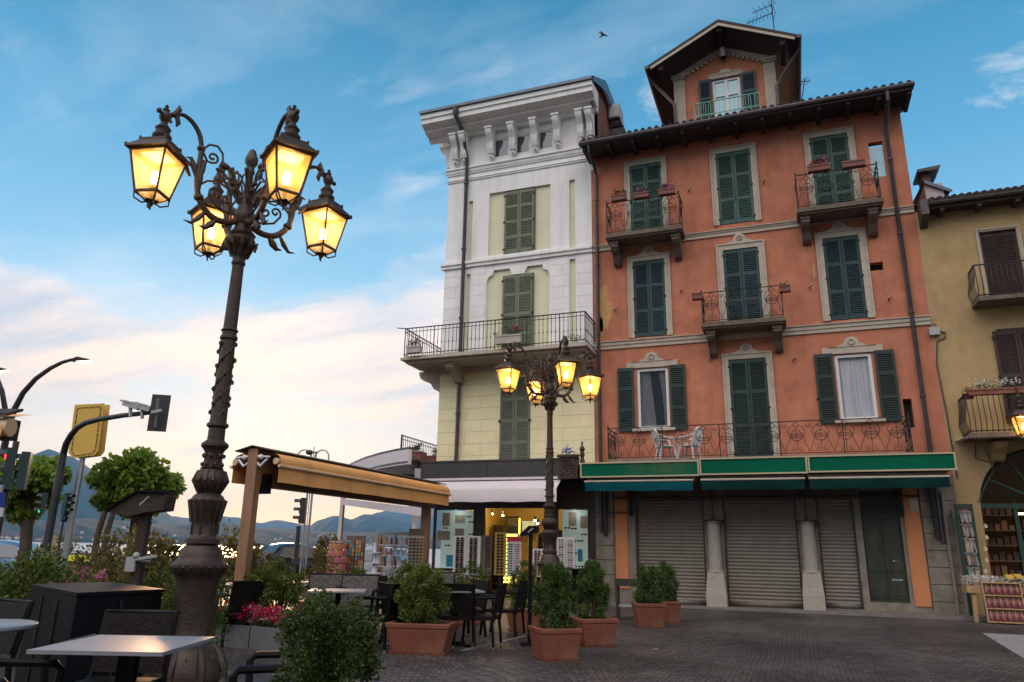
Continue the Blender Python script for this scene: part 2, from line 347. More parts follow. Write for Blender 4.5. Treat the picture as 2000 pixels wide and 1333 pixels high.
MT['wood_light']=M('raw_wood',(.36,.22,.10),.7,var=.2,vs=6,vz=.3)
MT['brownpic']=M('sepia_poster',(.12,.075,.055),.6,var=.9,vs=28,c2=(.45,.32,.24))
MT['bluepic']=M('turquoise_poster',(.02,.30,.42),.5,var=.4,vs=7)
MT['trough']=M('grey_concrete_trough',(.13,.13,.14),.75,var=.12,vs=4,bump=.1,bs=40)
MT['bench']=M('grey_bench_slats',(.14,.14,.16),.7,var=.15)
MT['signbeige']=M('sign_post_panel',(.30,.20,.16),.6,var=.05)
MT['housewall']=M('pale_house_wall',(.62,.56,.48),.8,var=.05)
MT['houseroof']=M('distant_red_roof',(.26,.11,.07),.9,var=.1)
MT['parapet']=M('quay_stone',(.16,.14,.12),.9,var=.2,vs=1,bump=.2,bs=10)
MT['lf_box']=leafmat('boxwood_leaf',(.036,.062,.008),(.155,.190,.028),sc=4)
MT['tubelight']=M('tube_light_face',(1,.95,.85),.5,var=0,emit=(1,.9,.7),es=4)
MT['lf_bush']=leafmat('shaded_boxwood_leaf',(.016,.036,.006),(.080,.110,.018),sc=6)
MT['pergwood']=M('brown_pergola_wood',(.25,.125,.062),.55,var=.25,vs=5,vz=.2)
MT['lf_dark']=leafmat('dark_cypress_leaf',(.022,.050,.009),(.100,.155,.026),sc=5)
MT['lf_tree']=leafmat('linden_leaf',(.075,.145,.016),(.26,.36,.05),sc=1.6,trans=.45)
MT['lf_red']=leafmat('photinia_leaf',(.05,.075,.014),(.22,.15,.045),sc=4,trans=.4)
MT['lf_bal']=leafmat('balcony_plant_leaf',(.02,.055,.015),(.06,.12,.03),sc=5)
MT['fl_red']=leafmat('red_petal',(.45,.010,.012),(.65,.03,.03))
MT['fl_pink']=leafmat('pink_petal',(.50,.07,.24),(.65,.25,.42))
MT['fl_crim']=leafmat('crimson_petal',(.42,.012,.05),(.60,.04,.12))
MT['fl_white']=leafmat('white_petal',(.62,.60,.50),(.74,.74,.66))
MT['fl_cream']=leafmat('cream_petal',(.55,.50,.28),(.70,.68,.45))
MT['fl_blue']=leafmat('blue_petal',(.10,.10,.55),(.25,.25,.7))
def lantern_glass():
    m=bpy.data.materials.new('amber_lantern_glass'); m.use_nodes=True; t=m.node_tree; n=t.nodes; l=t.links
    for x in list(n):
        if x.type=='BSDF_PRINCIPLED': n.remove(x)
    tl=n.new('ShaderNodeBsdfTranslucent'); tl.inputs[0].default_value=(1,.70,.28,1)
    df=n.new('ShaderNodeBsdfTransparent'); df.inputs[0].default_value=(1,.86,.62,1)
    tcn=n.new('ShaderNodeTexCoord'); nz=n.new('ShaderNodeTexNoise'); nz.inputs['Scale'].default_value=6; l.new(tcn.outputs['Object'],nz.inputs[0])
    em=n.new('ShaderNodeEmission'); em.inputs[0].default_value=(1,.46,.11,1); em.inputs[1].default_value=.13
    ms=n.new('ShaderNodeMixShader'); ms.inputs[0].default_value=.70; l.new(tl.outputs[0],ms.inputs[1]); l.new(df.outputs[0],ms.inputs[2])
    ad=n.new('ShaderNodeAddShader'); l.new(ms.outputs[0],ad.inputs[0]); l.new(em.outputs[0],ad.inputs[1])
    l.new(ad.outputs[0],n['Material Output'].inputs[0]); return m
MT['lglass']=lantern_glass()
# ------------------------------------------------------------------ foliage
def leafmesh(name,mat,parent,pts,nrm,size,rng,aspect=.55,org=None,up=.2,jit=.9,extra=None):
    n=len(pts); g=np.array(root_of(parent).location) if parent is not None else np.array(org if org is not None else (0,0,0))
    d=nrm+rng.normal(0,jit,(n,3)); d[:,2]+=up; d/=np.linalg.norm(d,axis=1)[:,None]+1e-9
    q=rng.normal(0,1,(n,3)); s=np.cross(d,q); s/=np.linalg.norm(s,axis=1)[:,None]+1e-9
    nn=np.cross(s,d)
    L=(size*rng.uniform(.65,1.35,n))[:,None]; W=L*aspect
    p=pts-g
    v=np.empty((n,4,3)); v[:,0]=p; v[:,1]=p+d*L*.5+s*W*.5+nn*L*.10; v[:,2]=p+d*L; v[:,3]=p+d*L*.5-s*W*.5+nn*L*.10
    V=v.reshape(-1,3); b=(np.arange(n)*4)[:,None]
    F=np.concatenate([b+np.array([[0,1,2]]),b+np.array([[0,2,3]])],1).reshape(-1,3)
    nl=len(V)
    if extra is not None:
        ev,ef=extra; ev=np.array(ev)-g; V=np.concatenate([V,ev]); F=np.concatenate([F,np.array(ef)+nl])
    me=bpy.data.meshes.new(name)
    me.vertices.add(len(V)); me.vertices.foreach_set('co',V.ravel())
    me.loops.add(len(F)*3); me.loops.foreach_set('vertex_index',F.ravel().astype(np.int32))
    me.polygons.add(len(F)); me.polygons.foreach_set('loop_start',(np.arange(len(F))*3).astype(np.int32))
    me.update(calc_edges=True); me.validate(); me.materials.append(mat)
    o=bpy.data.objects.new(name,me); col.objects.link(o)
    if parent is not None: o.parent=parent
    else: o.location=Vector(g)
    return o
def blobpts(rng,c,rad,n,K=26,cl=.30,shape='ball',inner=.55,flat=0):
    """leaf points: K clumps near the surface of an ellipsoid / cone / box-like shrub"""
    c=np.array(c,float); rad=np.array(rad,float)
    k=rng.normal(0,1,(K,3)); k/=np.linalg.norm(k,axis=1)[:,None]
    rr=rng.uniform(inner,1.0,K)[:,None]; k=k*rr
    if shape=='cone':
        z=rng.uniform(-1,1,K); w=np.clip(1.0-.10*(z+1)/2-np.maximum(0,z-.25)**1.6*.95,.15,1); a=rng.uniform(0,2*PI,K); k=np.stack([np.cos(a)*w*rr[:,0],np.sin(a)*w*rr[:,0],z],1)
    if shape=='box':
        k=np.sign(k)*np.abs(k)**.72
    ki=max(1,K//4); k[:ki]*=rng.uniform(.15,.6,(ki,1))
    idx=rng.integers(0,K,n)
    off=rng.normal(0,1,(n,3)); off/=np.linalg.norm(off,axis=1)[:,None]+1e-9; off*=(rng.uniform(0,1,n)**.5)[:,None]*cl*rng.uniform(.7,1.25,K)[idx][:,None]
    P=k[idx]+off; nr=k[idx]*.7+off*1.5
    return c+P*rad, nr/(np.linalg.norm(nr,axis=1)[:,None]+1e-9)
def core(c,rad,rng,s=.62,n=10,m=7):
    mb=MB(); mb.ball(c,s,n,m,sc=rad); v=np.array(mb.v)+rng.normal(0,.02,(len(mb.v),3))
    F=[]
    for f in mb.f: F+= [(f[0],f[1],f[2]),(f[0],f[2],f[3])]
    return v,F
def shrub(parent,c,rad,n,size,mat,seed,shape='ball',K=40,cl=.26,inner=.6,name='foliage',up=.3,aspect=.55,cs=.0,org=None):
    rng=np.random.default_rng(seed)
    P,Nn=blobpts(rng,c,rad,n,K,cl,shape,inner)
    return leafmesh(name,mat,parent,P,Nn,size,rng,aspect=aspect,up=up,extra=core(c,rad,rng,cs) if cs else None,org=org)
def flowers(parent,c,rad,n,size,mat,seed,name='blossom',K=None):
    rng=np.random.default_rng(seed); K=K or max(3,n//12)
    c=np.array(c,float); ctr=c+rng.uniform(-1,1,(K,3))*np.array(rad)
    idx=rng.integers(0,K,n); off=rng.normal(0,.35*size*2,(n,3)); P=ctr[idx]+off
    return leafmesh(name,mat,parent,P,off/(np.linalg.norm(off,axis=1)[:,None]+1e-9),size,rng,aspect=.9,up=.4)
def stems(parent,c,h,spread,k,mat,r=.006,name='stem',seed=1):
    rr=random.Random(seed); m=MB()
    for i in range(k):
        a=rr.uniform(0,2*PI); d=rr.uniform(.2,1)*spread
        m.tube([c,(c[0]+d*.4*math.cos(a),c[1]+d*.4*math.sin(a),c[2]+h*.5),(c[0]+d*math.cos(a),c[1]+d*math.sin(a),c[2]+h)],r,4)
    return m.build(name,mat,parent)
# ------------------------------------------------------------------ ground, lake, hills
def cobble():
    m=bpy.data.materials.new('porphyry_cobbles'); m.use_nodes=True; t=m.node_tree; n=t.nodes; l=t.links; b=n['Principled BSDF']
    def mm(op,a,c=None,d=None):
        x=n.new('ShaderNodeMath'); x.operation=op
        for i,v in enumerate((a,c,d)):
            if v is None: continue
            if isinstance(v,(int,float)): x.inputs[i].default_value=v
            else: l.new(v,x.inputs[i])
        return x.outputs[0]
    tcn=n.new('ShaderNodeTexCoord'); nz0=n.new('ShaderNodeTexNoise'); nz0.inputs['Scale'].default_value=1.3; nz0.inputs['Detail'].default_value=3; l.new(tcn.outputs['Object'],nz0.inputs[0])
    sp=n.new('ShaderNodeSeparateXYZ'); l.new(tcn.outputs['Object'],sp.inputs[0])
    jx=mm('MULTIPLY_ADD',nz0.outputs[0],.10,sp.outputs[0]); jy=mm('MULTIPLY_ADD',nz0.outputs[0],.14,sp.outputs[1])
    W=2.2
    u=mm('SUBTRACT',mm('FRACT',mm('DIVIDE',jx,W)),.5)
    arc=mm('MULTIPLY_ADD',mm('MULTIPLY',u,u),3.3,jy)
    cb=n.new('ShaderNodeCombineXYZ'); l.new(mm('MULTIPLY',mm('ADD',u,mm('MULTIPLY',mm('FLOOR',mm('DIVIDE',jx,W)),1.37)),W),cb.inputs[0]); l.new(arc,cb.inputs[1])
    br=n.new('ShaderNodeTexBrick'); l.new(cb.outputs[0],br.inputs[0]); br.offset=.5
    br.inputs['Scale'].default_value=1; br.inputs['Brick Width'].default_value=.15; br.inputs['Row Height'].default_value=.135; br.inputs['Mortar Size'].default_value=.014; br.inputs['Mortar Smooth'].default_value=.5; br.inputs['Bias'].default_value=.0
    br.inputs['Color1'].default_value=(.045,.036,.033,1); br.inputs['Color2'].default_value=(.098,.076,.069,1); br.inputs['Mortar'].default_value=(.022,.020,.020,1)
    nz=n.new('ShaderNodeTexNoise'); nz.inputs['Scale'].default_value=.38; nz.inputs['Detail'].default_value=8; l.new(tcn.outputs['Object'],nz.inputs[0])
    r=n.new('ShaderNodeMapRange'); r.inputs[1].default_value=.35; r.inputs[2].default_value=.7; r.inputs[3].default_value=.55; r.inputs[4].default_value=1.6; l.new(nz.outputs[0],r.inputs[0])
    mx=n.new('ShaderNodeMix'); mx.data_type='RGBA'; mx.blend_type='MULTIPLY'; mx.inputs[0].default_value=1; l.new(br.outputs[0],mx.inputs[6]); l.new(r.outputs[0],mx.inputs[7]); l.new(mx.outputs[2],b.inputs['Base Color'])
    nf=n.new('ShaderNodeTexNoise'); nf.inputs['Scale'].default_value=30; nf.inputs['Detail'].default_value=5; l.new(tcn.outputs['Object'],nf.inputs[0])
    ht=mm('MULTIPLY_ADD',nf.outputs[0],.35,mm('SUBTRACT',1.0,br.outputs[1]))
    bp=n.new('ShaderNodeBump'); bp.inputs['Strength'].default_value=.85; bp.inputs['Distance'].default_value=.022; l.new(ht,bp.inputs['Height']); l.new(bp.outputs[0],b.inputs['Normal'])
    rr=n.new('ShaderNodeMapRange'); rr.inputs[3].default_value=.38; rr.inputs[4].default_value=.62; l.new(nf.outputs[0],rr.inputs[0]); l.new(rr.outputs[0],b.inputs['Roughness'])
    return m
MT['cobble']=cobble()
MT['asphalt']=M('asphalt',(.05,.05,.053),.85,var=.2,vs=2,bump=.2,bs=60)
MT['paving']=M('grey_kerb_paving',(.16,.14,.13),.75,var=.22,vs=3,bump=.25,bs=25)
MT['slab']=M('pale_paving_slab',(.24,.22,.22),.7,var=.15,vs=3,bump=.15,bs=25)
MT['line']=M('worn_pale_strip',(.24,.21,.19),.7,var=.25,vs=5)
RH=Vector((CR.x,CR.y,0)).normalized(); FH=Vector((CF.x,CF.y,0)).normalized()
def hp(l,d,z=0): v=RH*l+FH*d; return (v.x,v.y,z)      # lateral, forward -> world
QD=46.0
m=MB(); m.quad(hp(-400,-60),hp(900,-60),hp(900,QD+0),hp(-400,QD)); tag(m.build('plaza_ground',MT['cobble']),kind='structure')
m=MB(); m.quad(hp(-400,QD,-30),hp(900,QD,-30),hp(900,QD,0),hp(-400,QD,0)); tag(m.build('quay_edge',MT['parapet']),kind='structure')
m=MB(); m.quad(hp(-390,26,.004),hp(-6.9,26,.004),hp(-6.9,40,.004),hp(-390,40,.004)); tag(m.build('lakeside_road',MT['asphalt']),kind='structure')
def watermat():
    mt=bpy.data.materials.new('lake_water'); mt.use_nodes=True; t=mt.node_tree; b=t.nodes['Principled BSDF']
    b.inputs['Base Color'].default_value=(.30,.31,.34,1); b.inputs['Roughness'].default_value=.38; b.inputs['Specular IOR Level'].default_value=1.0
    tcn=t.nodes.new('ShaderNodeTexCoord'); mp=t.nodes.new('ShaderNodeMapping'); mp.inputs['Scale'].default_value=(.25,.25,1); t.links.new(tcn.outputs['Object'],mp.inputs[0])
    nz=t.nodes.new('ShaderNodeTexNoise'); nz.inputs['Scale'].default_value=1; nz.inputs['Detail'].default_value=6; t.links.new(mp.outputs[0],nz.inputs[0])
    bp=t.nodes.new('ShaderNodeBump'); bp.inputs['Strength'].default_value=.35; bp.inputs['Distance'].default_value=.3; t.links.new(nz.outputs[0],bp.inputs['Height']); t.links.new(bp.outputs[0],b.inputs['Normal'])
    return mt
m=MB(); m.quad(hp(-16000,QD+.05,-2.6),hp(16000,QD+.05,-2.6),hp(16000,15000,-2.6),hp(-16000,15000,-2.6)); tag(m.build('lake_water',watermat()),kind='structure')
MT['hill']=M('wooded_hillside',(.007,.026,.030),1,var=.35,vs=.004,detail=8,c2=(.013,.034,.034),spec=.1)
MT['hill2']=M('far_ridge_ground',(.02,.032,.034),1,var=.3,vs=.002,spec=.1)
def pnoise(x,seed,oct=6,f=1.0):
    v=0;a=1
    rs=random.Random(seed)
    for i in range(oct):
        ph=rs.uniform(0,100); v+=a*math.sin(x*f*1.7+ph)*math.cos(x*f*.83+ph*2.1); a*=.55; f*=2.13
    return v
def hill(prof,d1,d0,mat,seed,rough=6,label=None,rows=26,step=5,zsink=-12):
    pr=sorted(prof); xs=[];X=pr[0][0]
    while X<=pr[-1][0]: xs.append(X); X+=step
    V=[];n=len(xs)
    for j in range(rows+1):
        t=j/rows
        for i,X in enumerate(xs):
            for a,b in zip(pr,pr[1:]):
                if a[0]<=X<=b[0]: k=(X-a[0])/(b[0]-a[0]); Y=a[1]+(b[1]-a[1])*(k*k*(3-2*k)*.5+k*.5); break
            Y+=pnoise(X*.05,seed)*rough*.12
            r=ray(X,Y); rh=math.hypot(r.x,r.y); H=1.6+r.z/rh*d1
            d=d0+(d1-d0)*t; prof_t=t**.85
            z=-4+ (H+4)*prof_t+(pnoise(X*.03+t*3,seed+5,5)+pnoise(X*.11-t*7,seed+9,4)*.6)*(H+20)*.055*math.sin(PI*min(t,1))
            V.append((r.x/rh*d,r.y/rh*d,z if j>0 else zsink))
    # back side falls away
    for i,X in enumerate(xs):
        v=V[rows*n+i]; V.append((v[0]*1.25,v[1]*1.25,zsink))
    F=[(j*n+i,j*n+i+1,(j+1)*n+i+1,(j+1)*n+i) for j in range(rows+1) for i in range(n-1)]
    m=MB(); m.add(V,F); return tag(m.build('hills',mat,sharp=180,fixn=False),kind='structure'),(V,n,rows)
hill([(-500,960),(-350,975),(-200,1000),(-80,940),(0,918),(50,892),(95,878),(140,893),(200,928),(260,958),(300,983),(340,1010),(385,1032),(430,1050)],8200,5200,MT['hill'],3)
_,H1=hill([(-500,1030),(-200,1022),(0,1022),(150,1012),(280,1020),(330,1026),(400,1018),(440,1020),(500,1032),(560,1034),(600,1036),(660,1040),(720,1041),(780,1044),(860,1046),(1000,1050)],4600,3000,MT['hill'],8,rough=8)
hill([(240,1020),(340,1009),(385,1014),(430,1008),(460,1010),(510,1022),(545,1016),(590,1024),(650,1034),(720,1040)],13500,10500,MT['hill2'],21)
hill([(560,1056),(590,1040),(622,1016),(650,1008),(664,1008),(686,1015),(712,1005),(740,1006),(800,1022),(830,1036),(900,1042),(1000,1052)],8600,6000,MT['hill'],31,rough=4)
hill([(690,1030),(735,1002),(780,992),(830,985),(900,975),(1000,990),(1100,1030)],13000,10500,MT['hill2'],41)
# white houses scattered along the far shore
def far_house():
    t=thing('lakeside_house','small pale house scattered on the wooded far shore of the lake','house',group='pale houses on the far shore')
    w=MB(); w.box(-9,9,-6,6,-3,11); w.build('wall',MT['housewall'],t)
    r=MB(); r.prism([(-6.8,11),(6.8,11),(0,15.5)],'x',-10,10); r.build('roof',MT['houseroof'],t); return t
fh=far_house(); V,n,rows=H1
cl=[(40,.0),(90,.05),(190,.1),(215,.08),(235,.1),(300,.1),(350,.2),(470,.25),(640,.2),(730,.15)]
for k in range(64):
    if k<40: c0=RN.choice(cl); X=c0[0]+RN.gauss(0,16)
    else: X=RN.uniform(0,780)
    t=abs(RN.gauss(.04,.10)) if k<40 else RN.uniform(.03,.5)
    t=max(.045,t); j=min(rows-1,int(t*rows)); i=min(n-1,max(0,int((X+500)/5)))
    a=Vector(V[j*n+i]); b=Vector(V[(j+1)*n+i]); p=a.lerp(b,t*rows-j)
    if j==0: p=Vector(V[n+i]); 
    s=RN.uniform(.35,.8); rz=RN.uniform(-.7,.7)+YAW
    if k==0: fh.location=p; fh.rotation_euler=(0,0,rz); fh.scale=(s,s,s)
    else: dup(fh,p,rz,sc=s)
# ------------------------------------------------------------------ facade tools
def holewall(m,x0,x1,z0,z1,y,holes,dep=.3,thick=None):
    xs=sorted({x0,x1,*[h[0] for h in holes],*[h[1] for h in holes]}); zs=sorted({z0,z1,*[h[2] for h in holes],*[h[3] for h in holes]})
    for a,b in zip(xs,xs[1:]):
        for c,d in zip(zs,zs[1:]):
            if any(h[0]<=a and b<=h[1] and h[2]<=c and d<=h[3] for h in holes): continue
            m.quad((a,y,c),(b,y,c),(b,y,d),(a,y,d))
    for a,b,c,d in [h[:4] for h in holes]:
        e=y+dep
        m.quad((a,y,c),(a,e,c),(a,e,d),(a,y,d)); m.quad((b,y,c),(b,y,d),(b,e,d),(b,e,c)); m.quad((a,y,d),(a,e,d),(b,e,d),(b,y,d)); m.quad((a,y,c),(b,y,c),(b,e,c),(a,e,c))
def louvre(x0,x1,z0,z1,y,panels=3,t=.05,fr=.075,pitch=.062,org=None):
    """one shutter leaf, front face at y, as MB"""
    m=MB(); h=z1-z0
    m.box(x0,x0+fr,y,y+t,z0,z1); m.box(x1-fr,x1,y,y+t,z0,z1)
    zz=[z0,z0+.16]; 
    edges=[z0+h*i/panels for i in range(panels+1)]
    for i,e in enumerate(edges):
        hh=.11 if 0<i<panels else .13
        a=e if i==0 else (e-hh if i==panels else e-hh/2)
        m.box(x0+fr,x1-fr,y+.004,y+t-.004,a,a+hh)
    for i in range(panels):
        a=edges[i]+(.13 if i==0 else .055); b=edges[i+1]-(.13 if i==panels-1 else .055)
        k=max(1,int((b-a)/pitch)); 
        for j in range(k):
            z=a+(j+.5)*(b-a)/k
            m.add([(x0+fr,y+.006,z-.026),(x1-fr,y+.006,z-.026),(x1-fr,y+t-.008,z+.020),(x0+fr,y+t-.008,z+.020),
                   (x0+fr,y+.006,z-.014),(x1-fr,y+.006,z-.014),(x1-fr,y+t-.008,z+.032),(x0+fr,y+t-.008,z+.032)],
                  [(0,1,2,3),(7,6,5,4),(0,4,5,1),(2,6,7,3),(1,5,6,2),(3,7,4,0)])
    return m
def shutters(parent,x0,x1,z0,z1,y,mat,panels=3,name='shutter',hinges=True):
    xm=(x0+x1)/2
    for a,b in ((x0,xm-.006),(xm+.006,x1)):
        s=louvre(a,b,z0,z1,y,panels).build(name,mat,parent)
        if hinges:
            hx=a if a==x0 else b
            for f in (.06,.5,.93): hm=MB(); hm.box(hx-.045,hx+.045,y-.03,y-.003,z0+(z1-z0)*f-.035,z0+(z1-z0)*f+.035); hm.build('hinge',MT['iron'],s)
def surround(x0,x1,z0,z1,y,w=.2,pr=.05,crest=False,bottom=False,ears=True):
    """moulded stone frame round an opening, standing pr proud of the wall plane y"""
    m=MB(); yf=y-pr
    m.box(x0-w,x0,yf,y+.02,z0,z1+w); m.box(x1,x1+w,yf,y+.02,z0,z1+w); m.box(x0,x1,yf,y+.02,z1,z1+w)
    o=.045; m.box(x0-w-.003,x0-w+o,yf-.03,yf-.001,z0,z1+w+.003); m.box(x1+w-o,x1+w+.003,yf-.03,yf-.001,z0,z1+w+.003); m.box(x0-w+o,x1+w-o,yf-.03,yf-.001,z1+w-o,z1+w+.003)
    if crest:
        c=(x0+x1)/2; zt=z1+w+.004
        pts=[(c-.62,zt),(c-.45,zt),(c-.36,zt+.05),(c-.24,zt+.09)]
        for k in range(9):
            a=PI-PI*k/8; pts.append((c+.20*math.cos(a),zt+.14+.18*math.sin(a)))
        pts+=[(c+.24,zt+.09),(c+.36,zt+.05),(c+.45,zt),(c+.62,zt)]
        m.prism(pts,'y',yf-.02,y+.02)
        for k in range(8):
            a=2*PI*k/8; m.ball((c+.085*math.cos(a),yf-.03,zt+.17+.085*math.sin(a)),.035,6,4)
        m.ball((c,yf-.035,zt+.17),.04,6,4)
    if bottom: m.box(x0-w-.05,x1+w+.05,y-.14,y+.02,z0-.10,z0-.004)
    return m
def circ(c,r,ax='xz',n=14,y=0):
    return [(c[0]+r*math.cos(2*PI*k/n),y,c[1]+r*math.sin(2*PI*k/n)) for k in range(n)]
def scroll_panel(m,x,w,z0,h,y,r=.011,T=None):
    """one lyre and ring motif of the wrought iron railings, width w starting at x"""
    def P(l): return [T(*p) if T else p for p in l]
    c=x+w/2; zt=z0+h
    m.tube(P(circ((c,z0+h*.55),h*.17,n=12,y=y)),r,4,closed=True)
    for dz in (-.05,0,.05): m.tube(P([(c-h*.21,y,z0+h*.55+dz),(c+h*.21,y,z0+h*.55+dz)]),r*1.1,4)
    m.tube(P([(c,y,z0),(c,y,zt-h*.2)]),r,4)
    m.tube(P(circ((c,zt-h*.10),h*.075,n=10,y=y)),r,4,closed=True)
    for s in (-1,1):
        pts=[]
        for t in [i/12 for i in range(13)]:
            xx=c+s*(w*.50-w*.16*math.sin(PI*t)*1.0*(1 if t<.6 else 1)); xx=c+s*w*(.18+.30*math.sin(PI*min(1,t*1.15))**1.2 if t<.87 else .22)
            pts.append((c+s*w*np.interp(t,[0,.12,.3,.5,.72,.88,1],[.47,.46,.36,.27,.36,.30,.10]),y,z0+.03+(h-.12)*t))
        m.tube(P(pts),r,4)
        sp=[]
        for k in range(12):
            a=k/11*1.7*PI; q=.07*(1-k/16); sp.append((c+s*(w*.20-.02)+s*-q*math.sin(a)*.9,y,z0+.10+q*math.cos(a)))
        m.tube(P(sp),r*.9,4)
        sp=[(c+s*(w*.5-.05)-s*.055*(1-k/15)*math.cos(k/11*1.7*PI),y,zt-.16+.055*(1-k/15)*math.sin(k/11*1.7*PI)) for k in range(12)]
        m.tube(P(sp),r*.9,4)
def rail_scroll(parent,x0,x1,z0,h,yf,yb,mat,mod=.62,name='railing'):
    """scrolled iron railing round three sides of a balcony"""
    m=MB(); w=x1-x0; k=max(1,round(w/mod))
    m.box(x0,x1,yf-.02,yf+.02,z0+h-.025,z0+h); m.box(x0,x1,yf-.012,yf+.012,z0+.05,z0+.07)
    for i in range(k): scroll_panel(m,x0+i*w/k,w/k,z0+.06,h-.085,yf)
    for x in (x0,x1): m.box(x-.016,x+.016,yf-.016,yf+.016,z0,z0+h+.03); m.ball((x,yf,z0+h+.05),.035,6,4)
    k2=max(1,round((yb-yf)/mod))
    for x in (x0,x1):
        m.box(x-.018,x+.018,yf+.02,yb,z0+h-.025,z0+h); m.box(x-.01,x+.01,yf+.02,yb,z0+.05,z0+.07)
        for i in range(k2): scroll_panel(m,yf+i*(yb-yf)/k2,(yb-yf)/k2,z0+.06,h-.085,0,T=lambda a,b,c,x=x:(x,a,c))
    if w>4:
        for i in range(1,int(w/1.9)+1): xx=x0+i*w/(int(w/1.9)+1); m.box(xx-.014,xx+.014,yf-.014,yf+.014,z0,z0+h)
    return m.build(name,mat,parent)
def rail_bars(parent,x0,x1,z0,h,yf,yb,mat,pitch=.13,knob=True,name='railing',sides=(1,1)):
    m=MB()
    def run(p0,p1):
        p0=Vector(p0);p1=Vector(p1);L=(p1-p0).length;k=int(L/pitch)
        m.bar(p0+Vector((0,0,h)),p1+Vector((0,0,h)),.045,.03); m.bar(p0+Vector((0,0,.08)),p1+Vector((0,0,.08)),.025); m.bar(p0+Vector((0,0,h-.14)),p1+Vector((0,0,h-.14)),.02)
        for i in range(k+1):
            p=p0.lerp(p1,i/k); m.tube([p,p+Vector((0,0,h))],.011 if i%8 else .02,4)
            if knob: m.ball((p.x,p.y,p.z+h*.42),.026,5,4,sc=(1,1,1.3)); m.ball((p.x,p.y,p.z+h*.72),.018,5,3)
    run((x0,yf,z0),(x1,yf,z0))
    if sides[0]: run((x0,yf,z0),(x0,yb,z0))
    if sides[1]: run((x1,yf,z0),(x1,yb,z0))
    return m.build(name,mat,parent)
def corbel(x,w,z1,h,y,out,org=None):
    """scrolled stone bracket below a balcony, against wall plane y"""
    m=MB(); p=[(y+.02,z1),(y-out,z1),(y-out,z1-h*.28),(y-out*.86,z1-h*.42),(y-out*.62,z1-h*.5),(y-out*.45,z1-h*.66),(y-out*.36,z1-h*.86),(y-out*.16,z1-h),(y+.02,z1-h)]
    m.prism(p,'x',x-w/2,x+w/2)
    m.prism([(a*1.0,b) for a,b in [(y-out-.03,z1-.002),(y-out-.03,z1-h*.16),(y,z1-h*.16),(y,z1-.002)]],'x',x-w/2-.02,x+w/2+.02)
    return m
def flowerbox(x,y,z,w,fl,seed,label,cat='flower box',mat='terra',group=None,rim=True,n=260,hh=.20,d=.22,leaf='lf_bal',bush=.16):
    t=thing('flower_box',label,cat,(x,y,z),group=group); m=MB()
    for a,b,c,dd in ((-w/2,w/2,-d/2,-d/2+.03),(-w/2,w/2,d/2-.03,d/2)): m.box(x+a,x+b,y+c,y+dd,z,z+hh)
    m.box(x-w/2,x-w/2+.03,y-d/2+.03,y+d/2-.03,z,z+hh); m.box(x+w/2-.03,x+w/2,y-d/2+.03,y+d/2-.03,z,z+hh); m.box(x-w/2+.03,x+w/2-.03,y-d/2+.03,y+d/2-.03,z,z+.03)
    if rim: m.box(x-w/2-.015,x+w/2+.015,y-d/2-.018,y-d/2-.002,z+hh-.05,z+hh+.004)
    m.build('box',MT[mat],t)
    m=MB(); m.box(x-w/2+.032,x+w/2-.032,y-d/2+.032,y+d/2-.032,z+.035,z+hh-.03); m.build('soil',MT['soil'],t)
    if n: shrub(t,(x,y,z+hh+bush*.45),(w*.48,d*.6,bush),n,.055,MT[leaf],seed,K=14,cl=.4,cs=0,name='foliage')
    for i,(fm,fxp,k) in enumerate(fl): flowers(t,(x+fxp*w,y-.03,z+hh+bush*1.05),(w*.12,.07,.08),k,.042,MT[fm],seed+i+3)
    return t
W=24.5
# ================================================================== orange building
OB=thing('orange_building','terracotta orange four-storey building with green shutters, iron balconies and a gabled rooftop dormer','building',(-.9,W,0))
OL,OR=-6.18,4.42
holes=[(-4.70,-3.54,12.5,15.47),(-1.58,-.41,12.62,15.40),(1.57,2.75,12.5,15.42),(3.35,3.79,13.62,14.92),
 (-4.68,-3.57,8.79,11.63),(-1.55,-.40,8.87,11.66),(1.63,2.71,8.82,11.66),(2.94,3.33,10.37,10.65),
 (-4.66,-3.60,5.58,7.66),(-1.60,-.43,4.45,7.76),(1.62,2.67,5.60,7.68),(3.38,3.62,5.3,6.18)]
m=MB(); holewall(m,OL,OR,3.9,16.5,W,holes,.28)
m.quad((OL,W,3.9),(OL,W+12,3.9),(OL,W+12,17),(OL,W,16.5)); m.quad((OR,W,3.9),(OR,W+12,3.9),(OR,W+12,17),(OR,W,16.5)); m.quad((OL,W+12,0),(OR,W+12,0),(OR,W+12,17),(OL,W+12,17))
m.build('wall',MT['orange'],OB,fixn=False)
def patch_mat():
    return M('bare_ochre_plaster',(.50,.27,.11),.95,var=.15,vs=4)
MT['patch']=patch_mat()
def patch(parent,cx,cz,w,h,seed,y=W-.004,mat='patch'):
    rs=random.Random(seed); m=MB(); pts=[]
    for k in range(26):
        a=2*PI*k/26; q=.55+.45*rs.random(); pts.append((cx+w*q*math.cos(a),y,cz+h*q*math.sin(a)))
    m.quad(*pts); return m.build('bare_plaster_patch',MT[mat],parent)
patch(OB,-5.78,9.9,.30,1.15,2); patch(OB,-5.95,9.2,.16,.6,5); patch(OB,1.28,10.6,.05,.35,7); patch(OB,1.2,10.0,.06,.2,8); patch(OB,3.95,13.1,.05,.18,9)
for k,(px,pz) in enumerate([(-5.38,9.85),(-3.05,10.3),(1.10,10.0),(3.35,9.35),(-2.6,14.1),(-.05,14.0),(.4,7.6),(-2.2,7.8),(1.0,6.3),(-5.2,5.9)]):
    m=MB(); m.bar((px,W,pz),(px,W-.10,pz+.01),.03); m.bar((px,W-.10,pz-.02),(px+.10,W-.10,pz+.05),.03); m.build('shutter_stay',MT['iron'],OB)
